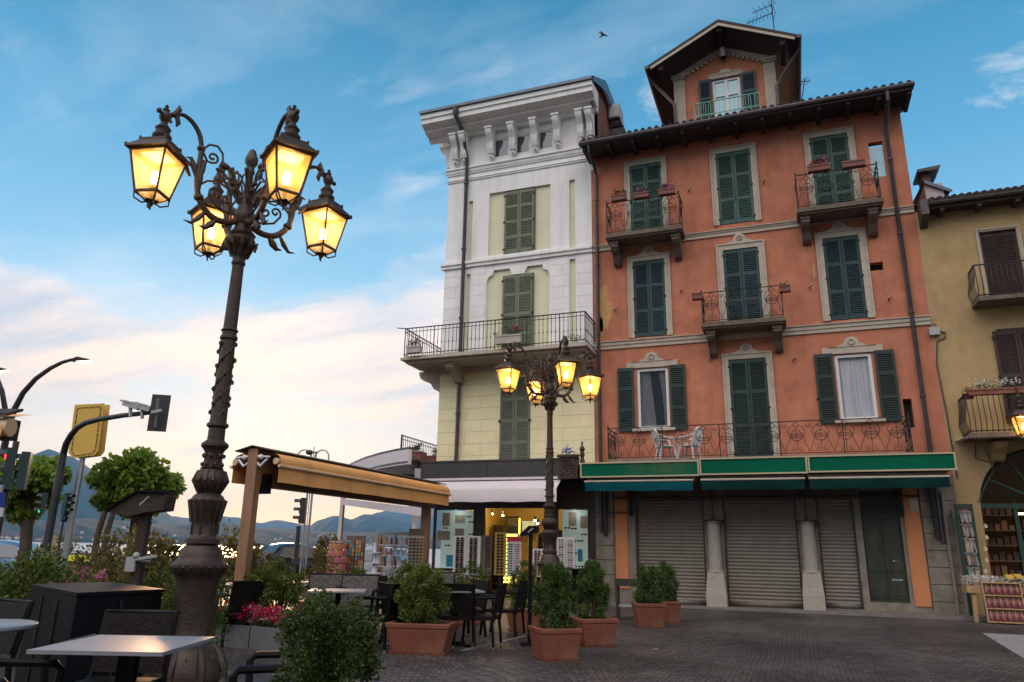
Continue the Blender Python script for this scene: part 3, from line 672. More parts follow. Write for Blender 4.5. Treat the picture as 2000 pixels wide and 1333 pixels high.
# back of openings
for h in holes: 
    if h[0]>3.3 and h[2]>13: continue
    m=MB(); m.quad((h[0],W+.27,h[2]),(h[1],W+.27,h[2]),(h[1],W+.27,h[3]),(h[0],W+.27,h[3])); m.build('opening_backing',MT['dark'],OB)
w=MB(); w.box(3.352,3.788,W+.10,W+.13,13.63,14.78); w.build('niche_window',MT['glass_blue'],OB)
def win(nm,x0,x1,z0,z1,mat,panels,crest,w=.2,label=None,ears=True,y=W):
    s=surround(x0,x1,z0,z1,y,w,crest=crest).build('window',MT['trim'],OB)
    if label: s['label']=label
    shutters(s,x0+.012,x1-.012,z0+.02,z1-.012,y-.02,MT[mat],panels)
    return s
win('T1',-4.70,-3.54,12.5,15.47,'green_top',4,False)
win('T2',-1.58,-.41,12.62,15.40,'green_top',3,False,.21)
win('T3',1.57,2.75,12.5,15.42,'green_top',4,False)
win('M1',-4.68,-3.57,8.79,11.63,'green_dark',3,True)
win('M2',-1.55,-.40,8.87,11.66,'green_dark',3,True,.22)
win('M3',1.63,2.71,8.82,11.66,'green_dark',3,True,.22)
win('L2',-1.60,-.43,4.45,7.76,'green_deep',3,True)
# open windows on the first floor
for (x0,x1,z0,z1,sl,sr,kind) in ((-4.66,-3.60,5.58,7.66,(-5.33,-4.77),(-3.55,-3.02),0),(1.62,2.67,5.60,7.68,(1.02,1.56),(2.75,3.30),1)):
    mb=surround(x0,x1,z1-.0,z1+.001,W,.14,crest=False)
    mb=MB(); c=(x0+x1)/2; mb.box(x0-.35,x1+.35,W-.05,W+.02,z1+.03,z1+.24)
    zt=z1+.24; pts=[(c-.7,zt),(c-.45,zt-.0),(c-.34,zt+.07)]+[(c+.22*math.cos(PI-PI*k/8),zt+.12+.2*math.sin(PI*k/8)) for k in range(9)]+[(c+.34,zt+.07),(c+.45,zt),(c+.7,zt)]
    mb.prism(pts,'y',W-.07,W+.02)
    for k in range(8): mb.ball((c+.085*math.cos(PI*k/4),W-.08,zt+.15+.085*math.sin(PI*k/4)),.033,6,4)
    s=mb.build('window',MT['trim'],OB); mb=MB(); mb.box(x0-.18,x1+.18,W-.14,W+.02,z0-.09,z0-.002); mb.build('sill',MT['trim'],s)
    f=MB(); t=.09
    f.box(x0,x0+t,W+.03,W+.10,z0,z1); f.box(x1-t,x1,W+.03,W+.10,z0,z1); f.box(x0+t,x1-t,W+.03,W+.10,z1-t,z1); f.box(x0+t,x1-t,W+.03,W+.10,z0,z0+t)
    f.build('frame',MT['wframe'],s)
    p=MB(); p.quad((x0+t,W+.06,z0+t),(x1-t,W+.06,z0+t),(x1-t,W+.06,z1-t),(x0+t,W+.06,z1-t)); p.build('pane',MT['glass_sky' if kind==0 else 'glass_clear'],s,fixn=False)
    cu=MB(); k=44
    if kind==1:
        vs=[(x0+t+(x1-x0-2*t)*i/k,W+.14+.02*math.sin(i*1.1)+.012*math.sin(i*2.7),z) for z in (z0+t,z1-t) for i in range(k+1)]
        cu.add(vs,[(i,i+1,k+2+i,k+1+i) for i in range(k)]); cu.build('curtain',MT['curtain'],s,sharp=180,fixn=False)
    else:
        for side in (0,1):
            vs=[]
            for j in range(9):
                tt=j/8; wd=(.50-.16*tt) if side==0 else (.10+.16*tt*tt)
                for i in range(13):
                    q=i/12*wd; xx=(x0+t+q) if side==0 else (x1-t-q); vs.append((xx,W+.15+.02*math.sin(i*1.3),z0+t+(z1-z0-2*t)*tt))
            cu.add(vs,[(j*13+i,j*13+i+1,(j+1)*13+i+1,(j+1)*13+i) for j in range(8) for i in range(12)])
        cu.build('curtain',MT['curtain'],s,sharp=180,fixn=False)
    for a,b in (sl,sr):
        so_=louvre(a,b,z0-.08,z1+.05,W-.09,3).build('shutter',MT['green_deep'],s)
# string courses
for z0,z1,nm in ((12.2,12.42,'A'),(8.44,8.72,'B')):
    m=MB(); x0,x1=OL+.01,OR-.01
    m.prism([(W+.01,z0),(W-.05,z0),(W-.05,z0+.10),(W-.08,z0+.13),(W-.08,z1-.05),(W-.12,z1-.03),(W-.12,z1),(W+.01,z1+.02)],'x',x0,x1); m.build('string_course',MT['trim'],OB)
# balconies
def balcony(parent,x0,x1,z,yf,corb,mat='stone',h=1.05,rail='scroll',rmat='iron',ch=.75,y=W,out=.72,cw=.26,mod=.62,lbl=None):
    m=MB(); m.box(x0-.06,x1+.06,yf-.06,y-.002,z-.16,z-.05); m.box(x0-.02,x1+.02,yf-.02,y-.003,z-.048,z); m.box(x0,x1,yf,y-.004,z-.22,z-.163)
    b=m.build('balcony',MT[mat],parent)
    if lbl: b['label']=lbl
    for c in corb: corbel(c,cw,z-.222,ch,y,out).build('bracket',MT[mat],b)
    if rail=='scroll': rail_scroll(b,x0,x1,z,h,yf,y,MT[rmat],mod)
    return b
MT['dkstone']=M('weathered_brown_stone',(.14,.105,.08),.9,var=.3,vs=5,bump=.5,bs=22)
balcony(OB,-5.42,-2.85,12.46,23.65,(-5.2,-3.05),'dkstone',1.22)
balcony(OB,.97,3.40,12.48,23.65,(1.15,3.15),'dkstone',1.2)
balcony(OB,-2.27,.22,8.86,23.65,(-2.05,.0),'dkstone',1.05)
balcony(OB,-5.42,3.30,4.42,23.25,(),'stone',1.02,mod=.66)
# roof, soffit, rafters, gutter
m=MB(); 
def tileroof(m,x0,x1,y0,z0,y1,z1,pitch=.24,amp=.055):
    k=int((x1-x0)/pitch); nn=6; vs=[]; L=k*nn+1
    for (y,z) in ((y0,z0),(y0+.001,z0),(y1,z1)):
        for i in range(L):
            a=(i%nn)/nn; vs.append((x0+(x1-x0)*i/(L-1),y,z+amp*abs(math.sin(PI*a))*1.6+(0 if y!=y0 else -.03)))
    m.add(vs,[(j*L+i,j*L+i+1,(j+1)*L+i+1,(j+1)*L+i) for j in range(2) for i in range(L-1)])
    for i in range(k):     # mouth of every cover tile
        c=x0+(x1-x0)*(i+.5)/k; m.tube([(c,y0-.03,z0+.01),(c,y0+.35,z0+.01+.35*(z1-z0)/(y1-y0))],.075,8)
tileroof(m,-6.3,4.72,23.42,16.24,29.0,18.3); rf=m.build('roof',MT['tile'],OB,fixn=False)
m=MB(); m.prism([(23.5,16.05),(23.5,16.17),(29,18.2),(29,18.1),(24.7,16.08)],'x',-6.28,4.7); m.build('soffit',MT['wood_dark'],OB)
xx=-6.2
while xx<4.65:
    m=MB(); m.bar((xx,23.52,15.97),(xx,24.6,15.98),.12,.15,h1=.19); m.build('rafter',MT['wood_dark'],OB); xx+=.90
m=MB(); pts=[( -6.36,23.40,16.12),(4.74,23.40,16.16)]; m.tube(pts,.085,8); m.box(-6.34,4.72,23.44,23.49,16.02,16.2); m.build('gutter',MT['pipe'],OB)
def pipe(parent,pts,r=.055,clips=True,mat='pipe',name='downpipe'):
    m=MB(); m.tube(pts,r,8)
    a,b=pts[-2],pts[-1]
    if clips:
        k=int(abs(a[2]-b[2])/2.2)
        for i in range(k): 
            z=b[2]+(a[2]-b[2])*(i+.6)/k; m.lathe([(r*1.35,-.03),(r*1.35,.03)],(a[0],a[1],z),8)
    return m.build(name,MT[mat],parent)
pipe(OB,[(-6.0,23.42,16.1),(-6.0,23.5,15.8),(-5.98,24.2,15.55),(-5.97,24.4,15.3),(-5.97,24.4,2.2)],.06)
pipe(OB,[(3.95,23.42,16.1),(3.95,23.45,15.8),(3.93,24.2,15.5),(3.92,24.4,15.2),(3.92,24.4,2.0)],.065)
# dormer tower
DY=26.0; dx0,dx1=-3.12,.74; dz=20.9; ap=(dx0+dx1)/2
D0=dict(zip(('sl','sr'),(0,0)))
sl0,_=fx(1366,190,DY); sl1,_=fx(1391,186,DY); sr0,_=fx(1448,178,DY); sr1,_=fx(1478,172,DY); _,wt=fx(1425,150,DY); wb=17.0
zr=20.0
m=MB(); hol=[(sl1+.02,sr0-.02,wb,wt)]
holewall(m,dx0,dx1,16.8,zr,DY,hol,.3)
m.add([(dx0,DY,zr),(dx1,DY,zr),(ap,DY,zr+.98)],[(0,1,2)])
m.quad((dx0,DY,16.8),(dx0,DY+4,16.8),(dx0,DY+4,zr),(dx0,DY,zr)); m.quad((dx1,DY,16.8),(dx1,DY+4,16.8),(dx1,DY+4,zr),(dx1,DY,zr))
dm=m.build('dormer',MT['orange'],OB,fixn=False)
# dormer roof: two thick slopes with wide eaves
er=2.76; ez=19.85; az=21.28; y0,y1=24.85,30.2
for s in (-1,1):
    m=MB(); e=(ap+s*er,ez); a=(ap,az)
    m.prism([(e[0],e[1]-.06),(a[0],a[1]-.08),(a[0],a[1]+.09),(e[0],e[1]+.11)],'y',y0,y1); m.build('dormer_roof',MT['wood_dark'],dm)
    m=MB(); m.tube([(e[0]+s*.05,y0-.02,ez+.03),(e[0]+s*.05,y1,ez+.03)],.08,8); m.build('dormer_gutter',MT['pipe'],dm)
    m=MB(); m.prism([(e[0]-s*.12,e[1]-.10),(a[0],a[1]-.20),(a[0],a[1]-.085),(e[0]-s*.12,e[1]+.01)],'y',y0-.03,y0-.002); m.build('barge_board',MT['trim'],dm)
    m=MB(); m.tube([(e[0]+s*.03,25.4,ez-.05),(e[0]-s*.15,25.5,ez-.35),(e[0]-s*.55,25.8,ez-.75),(e[0]-s*.85,25.85,ez-1.2),(e[0]-s*.88,25.85,17.1)],.06,8); m.build('dormer_downpipe',MT['pipe'],dm)
    # fluted pilaster
    px=dx0+.02 if s<0 else dx1-.44
    m=MB(); m.box(px,px+.42,DY-.09,DY-.001,17.0,zr-.22)
    for k in range(4): m.box(px+.05+k*.09,px+.085+k*.09,DY-.115,DY-.092,17.2,zr-.45)
    m.box(px-.04,px+.46,DY-.14,DY-.002,zr-.22,zr-.14); m.box(px-.08,px+.50,DY-.18,DY-.003,zr-.138,zr-.03); m.build('pilaster',MT['trim'],dm)
    # raking cornice on the gable, under the roof
    m=MB(); x0=dx0 if s<0 else dx1; zz=zr-.02
    m.prism([(x0,zz),(ap,zr+.93),(ap,zr+.68),(x0,zz-.22)],'y',DY-.06,DY-.004)
    for k in range(11):
        t=(k+.5)/11; cx=x0+(ap-x0)*t; cz=zz-.24+(zr+.68-zz+.22)*t; m.box(cx-.055,cx+.055,DY-.07,DY-.003,cz-.10,cz+.04)
    m.build('raking_cornice',MT['trim'],dm)
for bx in (dx0-.35,ap,dx1+.30):
    zz=az-.10-abs(bx-ap)*(az-ez)/er; m=MB(); m.box(bx-.09,bx+.09,y0+.1,DY+.3,zz-.28,zz-.05); m.build('roof_beam',MT['wood_dark'],dm)
m=MB(); zt=wt
m.box(sl1-.12,sr0+.12,DY-.05,DY-.002,zt,zt+.16); c=(sl1+sr0)/2
m.prism([(c-.62,zt+.16),(c-.5,zt+.24),(c-.25,zt+.20),(c-.14,zt+.34),(c+.14,zt+.34),(c+.25,zt+.20),(c+.5,zt+.24),(c+.62,zt+.16)],'y',DY-.07,DY-.002)
dw=m.build('dormer_window',MT['trim'],dm)
f=MB(); a,b=sl1+.03,sr0-.03; cx=(a+b)/2
for x in (a,cx-.06,b-.09): f.box(x,x+(.09 if x!=cx-.06 else .12),DY+.05,DY+.12,wb,zt-.02)
for z in (zt-.12,zt-.78,wb+.1): f.box(a+.09,cx-.06,DY+.05,DY+.12,z,z+.08); f.box(cx+.06,b-.09,DY+.05,DY+.12,z,z+.08)
f.build('frame',MT['wframe'],dw)
f=MB(); f.quad((a,DY+.10,wb),(b,DY+.10,wb),(b,DY+.10,zt-.05),(a,DY+.10,zt-.05)); f.build('pane',MT['glass_blue'],dw)
for (a,b) in ((sl0,sl1-.01),(sr0+.01,sr1)): louvre(a,b,wb,zt+.02,DY-.08,3).build('shutter',MT['green_dark'],dw)
x0,_=fx(1357,215,25.2); x1,zt1=fx(1483,180,25.2)
m=MB(); rz0=zt1-1.3; h=1.3
m.box(x0,x1,25.19,25.23,zt1-.03,zt1)
k=13
for i in range(k+1):
    x=x0+(x1-x0)*i/k
    if i in (1,2,3,9,10,11):
        c=x; 
        for cz in (zt1-.30,zt1-.80): m.tube([(c+.045*math.cos(2*PI*q/10),25.21,cz+(.19 if math.sin(2*PI*q/10)>0 else -.19)+.045*math.sin(2*PI*q/10)) for q in range(10)],.012,4,closed=True)
        m.ball((c,25.21,zt1-.55),.035,6,4)
    else: m.box(x-.010,x+.010,25.2,25.22,rz0,zt1-.03)
for x in (x0,x1): m.bar((x,25.21,zt1-.015),(x,DY,zt1-.015),.03); [m.box(x-.01,x+.01,yy,yy+.02,rz0,zt1-.03) for yy in (25.4,25.6,25.8)]
m.box(x0,x1,25.2,25.22,zt1-.57,zt1-.53); m.build('dormer_railing',MT['iron_green'],dm)
# small lantern on the gable
gx,gz=fx(1412,108,25.9)
g=thing('gable_wall_lantern','small unlit black wall lantern under the peak of the rooftop dormer','wall lamp',(gx,25.95,gz))
m=MB(); m.lathe([(.17,.22),(.22,.20),(.06,.30),(.02,.36)],(gx,25.78,gz),4); 
for k in range(4):
    a=PI/4+PI/2*k; m.bar((gx+.18*math.cos(a),25.78+.18*math.sin(a),gz+.2),(gx+.11*math.cos(a),25.78+.11*math.sin(a),gz-.18),.025)
m.lathe([(.12,-.20),(.12,-.17)],(gx,25.78,gz),4); m.bar((gx,25.8,gz+.28),(gx,25.99,gz+.28),.03); m.build('frame',MT['iron'],g)
m=MB(); m.lathe([(.105,-.165),(.165,.195)],(gx,25.78,gz),4); m.build('glass',MT['wframe'],g)
# roof antennas
def yagi(o,parent,base,L,az_,seed,tilt=0,n=7):
    m=MB(); b=Vector(base); d=Vector((math.cos(az_),math.sin(az_),tilt)).normalized(); s=Vector((-math.sin(az_),math.cos(az_),0))
    m.tube([b,b+d*L],.018,5)
    for i in range(n):
        p=b+d*(L*(i+.3)/n); w=.28-.012*i; m.tube([p-s*w,p+s*w],.010,4)
    for q in (-1,1): m.tube([b+Vector((0,0,.25*q))+s*.3-d*.05,b+Vector((0,0,.25*q))-s*.3-d*.05],.01,4)
    return m.build('antenna_array',MT['iron'],parent)
bx,bz=fx(1512,60,27.0)
an=thing('roof_antenna','thin television aerial mast on the dormer roof ridge','antenna',(bx,27.0,bz-.3))
m=MB(); m.tube([(bx,27,bz-.6),(bx,27,bz+1.5)],.022,6); m.build('mast',MT['iron'],an)
yagi(0,an,(bx,27,bz+.85),1.1,PI*1.05,1,tilt=-.35); yagi(0,an,(bx,27,bz+1.25),.8,PI*.9,2,n=4)
bx,bz=fx(1573,158,28.0)
an=thing('side_antenna','small aerial sticking out beside the dormer eave','antenna',(bx,28.0,bz-.4))
m=MB(); m.tube([(bx-.3,28,bz-1.2),(bx,28,bz+.1)],.02,5); m.build('mast',MT['iron'],an); yagi(0,an,(bx-.15,28,bz),.35,.3,1,n=3)
# ground floor
gf=MB()
hs=[(-4.86,-2.66,.02,3.25),(-2.08,.10,.04,3.25),(.66,1.70,.10,3.25),(1.88,2.92,.32,3.45)]
holewall(gf,OL,OR,-.05,3.9,W,hs,.22); gf.build('ground_floor_wall',MT['stone'],OB,fixn=False)
for x0,x1,z0 in ((-5.52,-5.12,.45),(3.02,3.44,.25)):
    m=MB(); m.box(x0,x1,W-.03,W-.002,z0,3.85); m.build('painted_panel',MT['orange_low'],OB)
for x0,x1 in ((-6.17,-5.58),(3.48,4.36)):
    m=MB(); z=-.05; k=0
    while z<3.85: m.box(x0,x1,W-.07,W+.02,z,min(3.85,z+.44)); z+=.46; k+=1
    m.build('rusticated_pier',MT['stone'],OB)
m=MB(); m.box(3.20,3.42,W-.05,W-.031,2.86,3.25); m.build('stone_relief_plaque',MT['trim'],OB)
for (x0,x1,z0,z1) in hs[:3]:
    m=MB(); n=int((z1-z0)/.105); vs=[]
    prof=[]
    for i in range(n*4+1):
        z=z0+(z1-z0)*i/(n*4); prof.append((W+.12+(.0,-.022,-.030,-.014)[i%4],z))
    vs=[(x,y,z) for x in (x0,x1) for y,z in prof]; L=len(prof)
    m.add(vs,[(i,i+1,L+i+1,L+i) for i in range(L-1)]); m.box(x0+.01,x1-.01,W+.07,W+.13,z0+.001,z0+.16)
    s=m.build('roller_shutter',MT['roller'],OB,sharp=180,fixn=False)
    for x in (x0,x1-.06): r=MB(); r.box(x,x+.06,W+.03,W+.16,z0,z1); r.build('guide_rail',MT['darksteel'],s)
m=MB(); m.box(1.88,2.92,W+.12,W+.18,.32,3.45)
for a,b in ((1.93,2.37),(2.43,2.87)):
    for c,d in ((.42,1.05),(1.15,2.55)):
        m.box(a,b,W+.095,W+.118,c,d); m.box(a+.07,b-.07,W+.08,W+.094,c+.07,d-.07)
m.box(2.385,2.415,W+.09,W+.118,.35,2.65); m.box(1.9,2.9,W+.08,W+.118,2.66,2.74)
dr=m.build('street_door',MT['door_green'],OB)
m=MB(); m.ball((2.62,W+.06,1.45),.04,8,6); m.bar((2.62,W+.06,1.45),(2.74,W+.06,1.45),.02); m.build('handle',MT['steel'],dr)
m=MB(); m.box(2.52,2.80,W+.065,W+.079,.92,.97); m.build('letter_slot',MT['steel'],dr)
m=MB()
for a in (1.93,2.43):
    for i in range(5): m.bar((a+.09*i,W+.1,2.8),(a+.09*i+.1,W+.1,3.2),.012); m.bar((a+.09*i+.1,W+.1,2.8),(a+.09*i,W+.1,3.2),.012)
m.build('lattice',MT['brown_door'],dr)
# half columns
for cx,zb in ((-2.37,0),(.37,.06)):
    m=MB(); y=W-.16
    m.box(cx-.30,cx+.30,y-.28,W-.002,zb-.04,.38+zb); m.add([(cx-.30,y-.28,.382+zb),(cx+.30,y-.28,.382+zb),(cx+.30,W-.003,.382+zb),(cx-.30,W-.003,.382+zb),(cx-.24,y-.2,1.02+zb),(cx+.24,y-.2,1.02+zb),(cx+.24,W-.003,1.02+zb),(cx-.24,W-.003,1.02+zb)],[(0,1,2,3),(4,5,6,7),(0,1,5,4),(1,2,6,5),(2,3,7,6),(3,0,4,7)])
    m.lathe([(.25,1.022+zb),(.25,1.07+zb),(.21,1.1+zb),(.205,1.8),(.185,2.48),(.22,2.5),(.22,2.56)],(cx,y+.02,0),20); cc=m.build('stone_column',MT['granite'],OB)
    m=MB(); m.box(cx-.32,cx+.34,y-.25,y+.2,2.562,2.60); m.bar((cx,y,2.6),(cx,y,3.9),.035); m.bar((cx,y,2.61),(cx+.0,y-.0,2.75),.1); m.build('iron_bracket',MT['iron'],cc)
m=MB(); m.box(-5.56,3.46,W-.18,W-.002,3.27,3.32); m.box(-6.17,-4.9,W-.14,W-.10,2.82,2.85); m.build('iron_tie_rail',MT['iron'],OB)
m=MB(); 
for x in (-5.83,3.80): m=MB(); m.box(x-.06,x+.06,W-.2,W-.09,2.1,3.9); m.build('iron_strut',MT['iron'],OB)
for x in (-4.98,2.98): m=MB(); m.prism([(W-.02,3.9),(W-.45,3.9),(W-.3,3.55),(W-.1,3.3),(W-.08,2.8),(W-.02,2.7)],'x',x-.05,x+.05); m.build('iron_bracket',MT['iron'],OB)
# green sign boards and rolled awnings
for i,(x0,x1,za,zb_) in enumerate(((-6.30,-2.57,3.84,4.32),(-2.55,.50,3.86,4.37),(.52,4.28,3.88,4.37))):
    m=MB(); m.box(x0,x1,23.04,23.16,za,zb_); s=m.build('sign_board',MT['sign'],OB)
    m=MB(); e=.045; m.box(x0,x1,23.0,23.038,zb_-e,zb_); m.box(x0,x1,23.0,23.038,za,za+e); m.box(x0,x0+e,23.0,23.038,za+e,zb_-e); m.box(x1-e,x1,23.0,23.038,za+e,zb_-e); m.build('sign_edge',MT['signedge'],s)
m=MB(); m.box(-6.28,4.26,23.17,W-.001,3.95,4.19); m.build('sign_canopy',MT['dkstone'],OB)
for i,(x0,x1,mt) in enumerate(((-6.1,-2.75,'awn_teal'),(-2.50,.38,'awn_dkgreen'),(.52,4.02,'awn_dkgreen'))):
    m=MB(); n=24; vs=[]
    for j,(y,z) in enumerate(((23.35,3.78),(22.86,3.71),(22.82,3.66),(22.82,3.40))):
        for k in range(n+1): vs.append((x0+(x1-x0)*k/n,y-(.012*math.sin(k*1.7) if j==3 else 0),z+(.012*math.sin(k*.8+i) if j==3 else 0)))
    m.add(vs,[(j*(n+1)+k,j*(n+1)+k+1,(j+1)*(n+1)+k+1,(j+1)*(n+1)+k) for j in range(3) for k in range(n)])
    s=m.build('awning',MT[mt],OB,sharp=180,fixn=False)
    m=MB(); m.tube([(x0-.03,23.3,3.80),(x1+.03,23.3,3.80)],.07,8); m.tube([(x0-.02,22.83,3.70),(x1+.02,22.83,3.70)],.03,6); m.build('roller_tube',MT['trim'],s)
    for xx in (x0+.15,x1-.15): m=MB(); m.bar((xx,23.3,3.72),(xx,22.85,3.62),.05); m.build('folding_arm',MT['darksteel'],s)

# ================================================================== white building
WB=thing('white_corner_building','tall narrow corner building, white above and pale lime yellow below, with a deep bracketed cornice','building',(-9.2,W,0))
WL,WR=-12.2,-6.16
wh=[(-10.37,-7.81,12.60,15.30),(-7.06,-6.83,12.52,15.33),(-11.25,-11.08,12.52,15.1),(-7.06,-6.83,8.6,12.05),(-11.25,-11.08,8.6,11.95)]
att=[]
for a,b,c,d in ((966,989,254,290),(1008,1030,248,283),(1052,1075,238,273)):
    x0,z1=fx(a,c,W);x1,z0=fx(b,d,W); att.append((x0-.02,x1+.12,16.85,17.72))
c8=[(-10.39,-7.84,8.55,11.98)]
m=MB(); holewall(m,WL,WR,8.35,18.5,W,wh+att+c8,.10)
m.quad((WL,W,3.9),(WL,W+11,3.9),(WL,W+11,19),(WL,W,18.5)); m.quad((WL,W+11,0),(WR,W+11,0),(WR,W+11,19),(WL,W+11,19))
m.build('upper_wall',MT['white'],WB,fixn=False)
for h in wh+c8: m=MB(); m.quad((h[0],W+.098,h[2]),(h[1],W+.098,h[2]),(h[1],W+.098,h[3]),(h[0],W+.098,h[3])); m.build('recessed_panel',MT['cream'],WB,fixn=False)
# chamfer corners and keystone of the second floor recess
for s,xe in ((1,-10.39),(-1,-7.84)):
    m=MB(); m.prism([(xe,11.985),(xe+s*.30,11.985),(xe+s*.24,11.80),(xe+s*.08,11.72),(xe,11.55)],'y',W-.001,W+.09); m.build('corner_moulding',MT['white'],WB)
m=MB(); m.prism([(-9.45,11.99),(-8.72,11.99),(-8.83,11.70),(-9.34,11.70)],'y',W-.02,W+.09)
for k in range(9):
    z=8.6+k*.38
    for a,b in ((WL,-11.26),(-11.07,-10.4),(-7.83,-7.07),(-6.82,WR)): pass
m.build('keystone',MT['white'],WB)
sh=[(-9.69,-8.47,12.60,15.22,3,'olive'),(-9.70,-8.50,8.5,11.68,3,'olive')]
for (x0,x1,z0,z1,pn,mt) in sh:
    m=MB(); m.box(x0-.03,x1+.03,W+.03,W+.097,z0,z1+.03); s=m.build('window',MT[mt],WB); shutters(s,x0,x1,z0+.01,z1,W-.03,MT[mt],4)
for k,(x0,x1,z0,z1) in enumerate(att):
    m=MB(); t=.07; m.box(x0,x0+t,W+.03,W+.09,z0,z1); m.box(x1-t,x1,W+.03,W+.09,z0,z1); m.box(x0+t,x1-t,W+.03,W+.09,z1-t,z1); m.box(x0+t,x1-t,W+.03,W+.09,z0,z0+t)
    s=m.build('attic_window',MT['wframe'],WB); m=MB(); m.quad((x0+t,W+.06,z0+t),(x1-t,W+.06,z0+t),(x1-t,W+.06,z1-t),(x0+t,W+.06,z1-t)); m.build('pane',MT['carglass'],s,fixn=False)
# lower wall with block joints
def blockmat(name,c,c2):
    mm=M(name,c,.85,var=.08,vs=1.6,bump=0); t=mm.node_tree; n=t.nodes; l=t.links; b=n['Principled BSDF']
    tcn=n.new('ShaderNodeTexCoord'); sp=n.new('ShaderNodeSeparateXYZ'); l.new(tcn.outputs['Object'],sp.inputs[0]); cb=n.new('ShaderNodeCombineXYZ')
    ad=n.new('ShaderNodeMath'); ad.operation='ADD'; l.new(sp.outputs[0],ad.inputs[0]); l.new(sp.outputs[1],ad.inputs[1])
    l.new(ad.outputs[0],cb.inputs[0]); l.new(sp.outputs[2],cb.inputs[1])
    br=n.new('ShaderNodeTexBrick'); l.new(cb.outputs[0],br.inputs[0]); br.inputs['Scale'].default_value=1; br.inputs['Brick Width'].default_value=1.25; br.inputs['Row Height'].default_value=.44; br.inputs['Mortar Size'].default_value=.009; br.inputs['Mortar Smooth'].default_value=.2
    br.inputs['Color1'].default_value=(1,1,1,1); br.inputs['Color2'].default_value=(.965,.965,.965,1); br.inputs['Mortar'].default_value=c2+(1,)
    prev=b.inputs['Base Color'].links[0].from_socket; mx=n.new('ShaderNodeMix'); mx.data_type='RGBA'; mx.blend_type='MULTIPLY'; mx.inputs[0].default_value=1; l.new(prev,mx.inputs[6]); l.new(br.outputs[0],mx.inputs[7]); l.new(mx.outputs[2],b.inputs['Base Color'])
    sb=n.new('ShaderNodeMath'); sb.operation='SUBTRACT'; sb.inputs[0].default_value=1; l.new(br.outputs[1],sb.inputs[1])
    bp=n.new('ShaderNodeBump'); bp.inputs['Strength'].default_value=.6; bp.inputs['Distance'].default_value=.03; l.new(sb.outputs[0],bp.inputs['Height']); l.new(bp.outputs[0],b.inputs['Normal']); return mm
MT['lime']=blockmat('lime_block_plaster',(.86,.755,.46),(.76,.74,.68))
MT['whiteblock']=blockmat('white_block_plaster',(.80,.785,.765),(.72,.72,.7))
m=MB(); holewall(m,WL+.003,WR,3.9,8.33,W,[(-9.71,-8.54,4.45,7.66)],.2); m.quad((WL-.003,W,3.9),(WL-.003,W+11,3.9),(WL-.003,W+11,8.33),(WL-.003,W,8.33)); m.build('lower_wall',MT['lime'],WB,fixn=False)
for a,b in ((WL+.02,-11.28),(-11.04,-10.42),(-7.81,-7.09),(-6.80,WR-.02)): m=MB(); m.box(a,b,W-.012,W-.001,8.5,12.2); m.build('block_course',MT['whiteblock'],WB)
m=MB(); m.box(-9.72,-8.53,W+.04,W+.19,4.45,7.67); s=m.build('window',MT['olive'],WB); 
shutters(s,-9.70,-8.55,4.46,7.65,W-.03,MT['olive_l'] if 'olive_l' in MT else MT['olive'],4)
m=MB(); m.prism([(W+.01,8.33),(W-.06,8.33),(W-.10,8.20),(W-.03,7.98),(W+.01,7.95)],'x',WL-.08,WR); m.build('string_course',MT['trim'],WB)
# mouldings
for z0,z1,o in ((12.22,12.45,.14),(16.02,16.12,.07),(16.34,16.44,.08),(16.46,16.62,.13)):
    m=MB(); m.prism([(W+.01,z0),(W-o*.6,z0),(W-o*.6,(z0+z1)/2),(W-o,(z0+z1)/2+.02),(W-o,z1),(W+.01,z1+.02)],'x',WL-o,WR-.005)
    m.prism([(WL-o*.6,z0),(WL-o,(z0+z1)/2+.02),(WL-o,z1),(WL+.01,z1),(WL+.01,z0)],'y',W+.012,W+6); m.build('moulding',MT['white'],WB)
# cornice
cy=23.5
m=MB(); CP_=[(W+.01,18.02),(W-.18,18.02),(W-.22,18.16),(W-.62,18.24),(W-.62,18.30),(cy+.06,18.44),(cy+.06,18.62),(cy,18.66),(cy,18.86),(W+.01,18.92)]
m.prism(CP_,'x',-13.12,-5.86); cl_=[(-13.12,18.86),(-13.12,18.66),(-13.06,18.62),(-13.06,18.44),(WL-.62,18.30),(WL-.62,18.24),(WL-.22,18.16),(WL-.18,18.02),(WL+.01,18.02),(WL+.01,18.92)]
m.prism(cl_,'y',W+.012,W+8); cn=m.build('cornice',MT['white'],WB)
m=MB(); m.box(-13.18,-5.84,23.42,23.6,18.87,18.99); m.box(-13.18,-13.0,23.602,33,18.87,18.99); m.build('gutter',MT['zinc'],WB)
m=MB(); m.add([(-13.16,23.45,18.995),(-5.80,23.45,18.995),(-5.80,25.6,20.22),(-13.16,25.6,20.22),(-5.80,33,20.2),(-13.16,33,20.2)],[(0,1,2,3),(3,2,4,5)]); 
m.add([(-5.795,23.45,18.80),(-5.795,23.45,19.0),(-5.795,25.7,20.25),(-5.795,27.2,20.25),(-5.795,27.2,19.75),(-5.795,25.7,19.75)],[(0,1,2,3,4,5)]); m.build('roof',MT['zinc'],WB,fixn=False)
m=MB(); m.add([(-6.02,23.9,18.3),(-6.02,23.5,18.9),(-6.02,25.6,20.1),(-6.02,27.0,20.1),(-6.02,28.0,19.3),(-6.02,29.5,16.0),(-6.02,24.5,15.9)],[(0,1,2,3,4,5,6)]); m.quad((-6.02,24.5,15.9),(-6.02,29.5,15.9),(-6.02,29.5,12),(-6.02,24.5,12)); m.build('side_wall',MT['brownwall'],WB,fixn=False)
m=MB(); m.box(WR-.02,-6.02,W-.001,W+.5,15.6,18.4); m.build('wall_edge',MT['white'],WB)
bxs=[]
for px in (888,905,957,1000,1043,1087,1133,1152):
    x,_=fx(px,285,24.2); bxs.append(x)
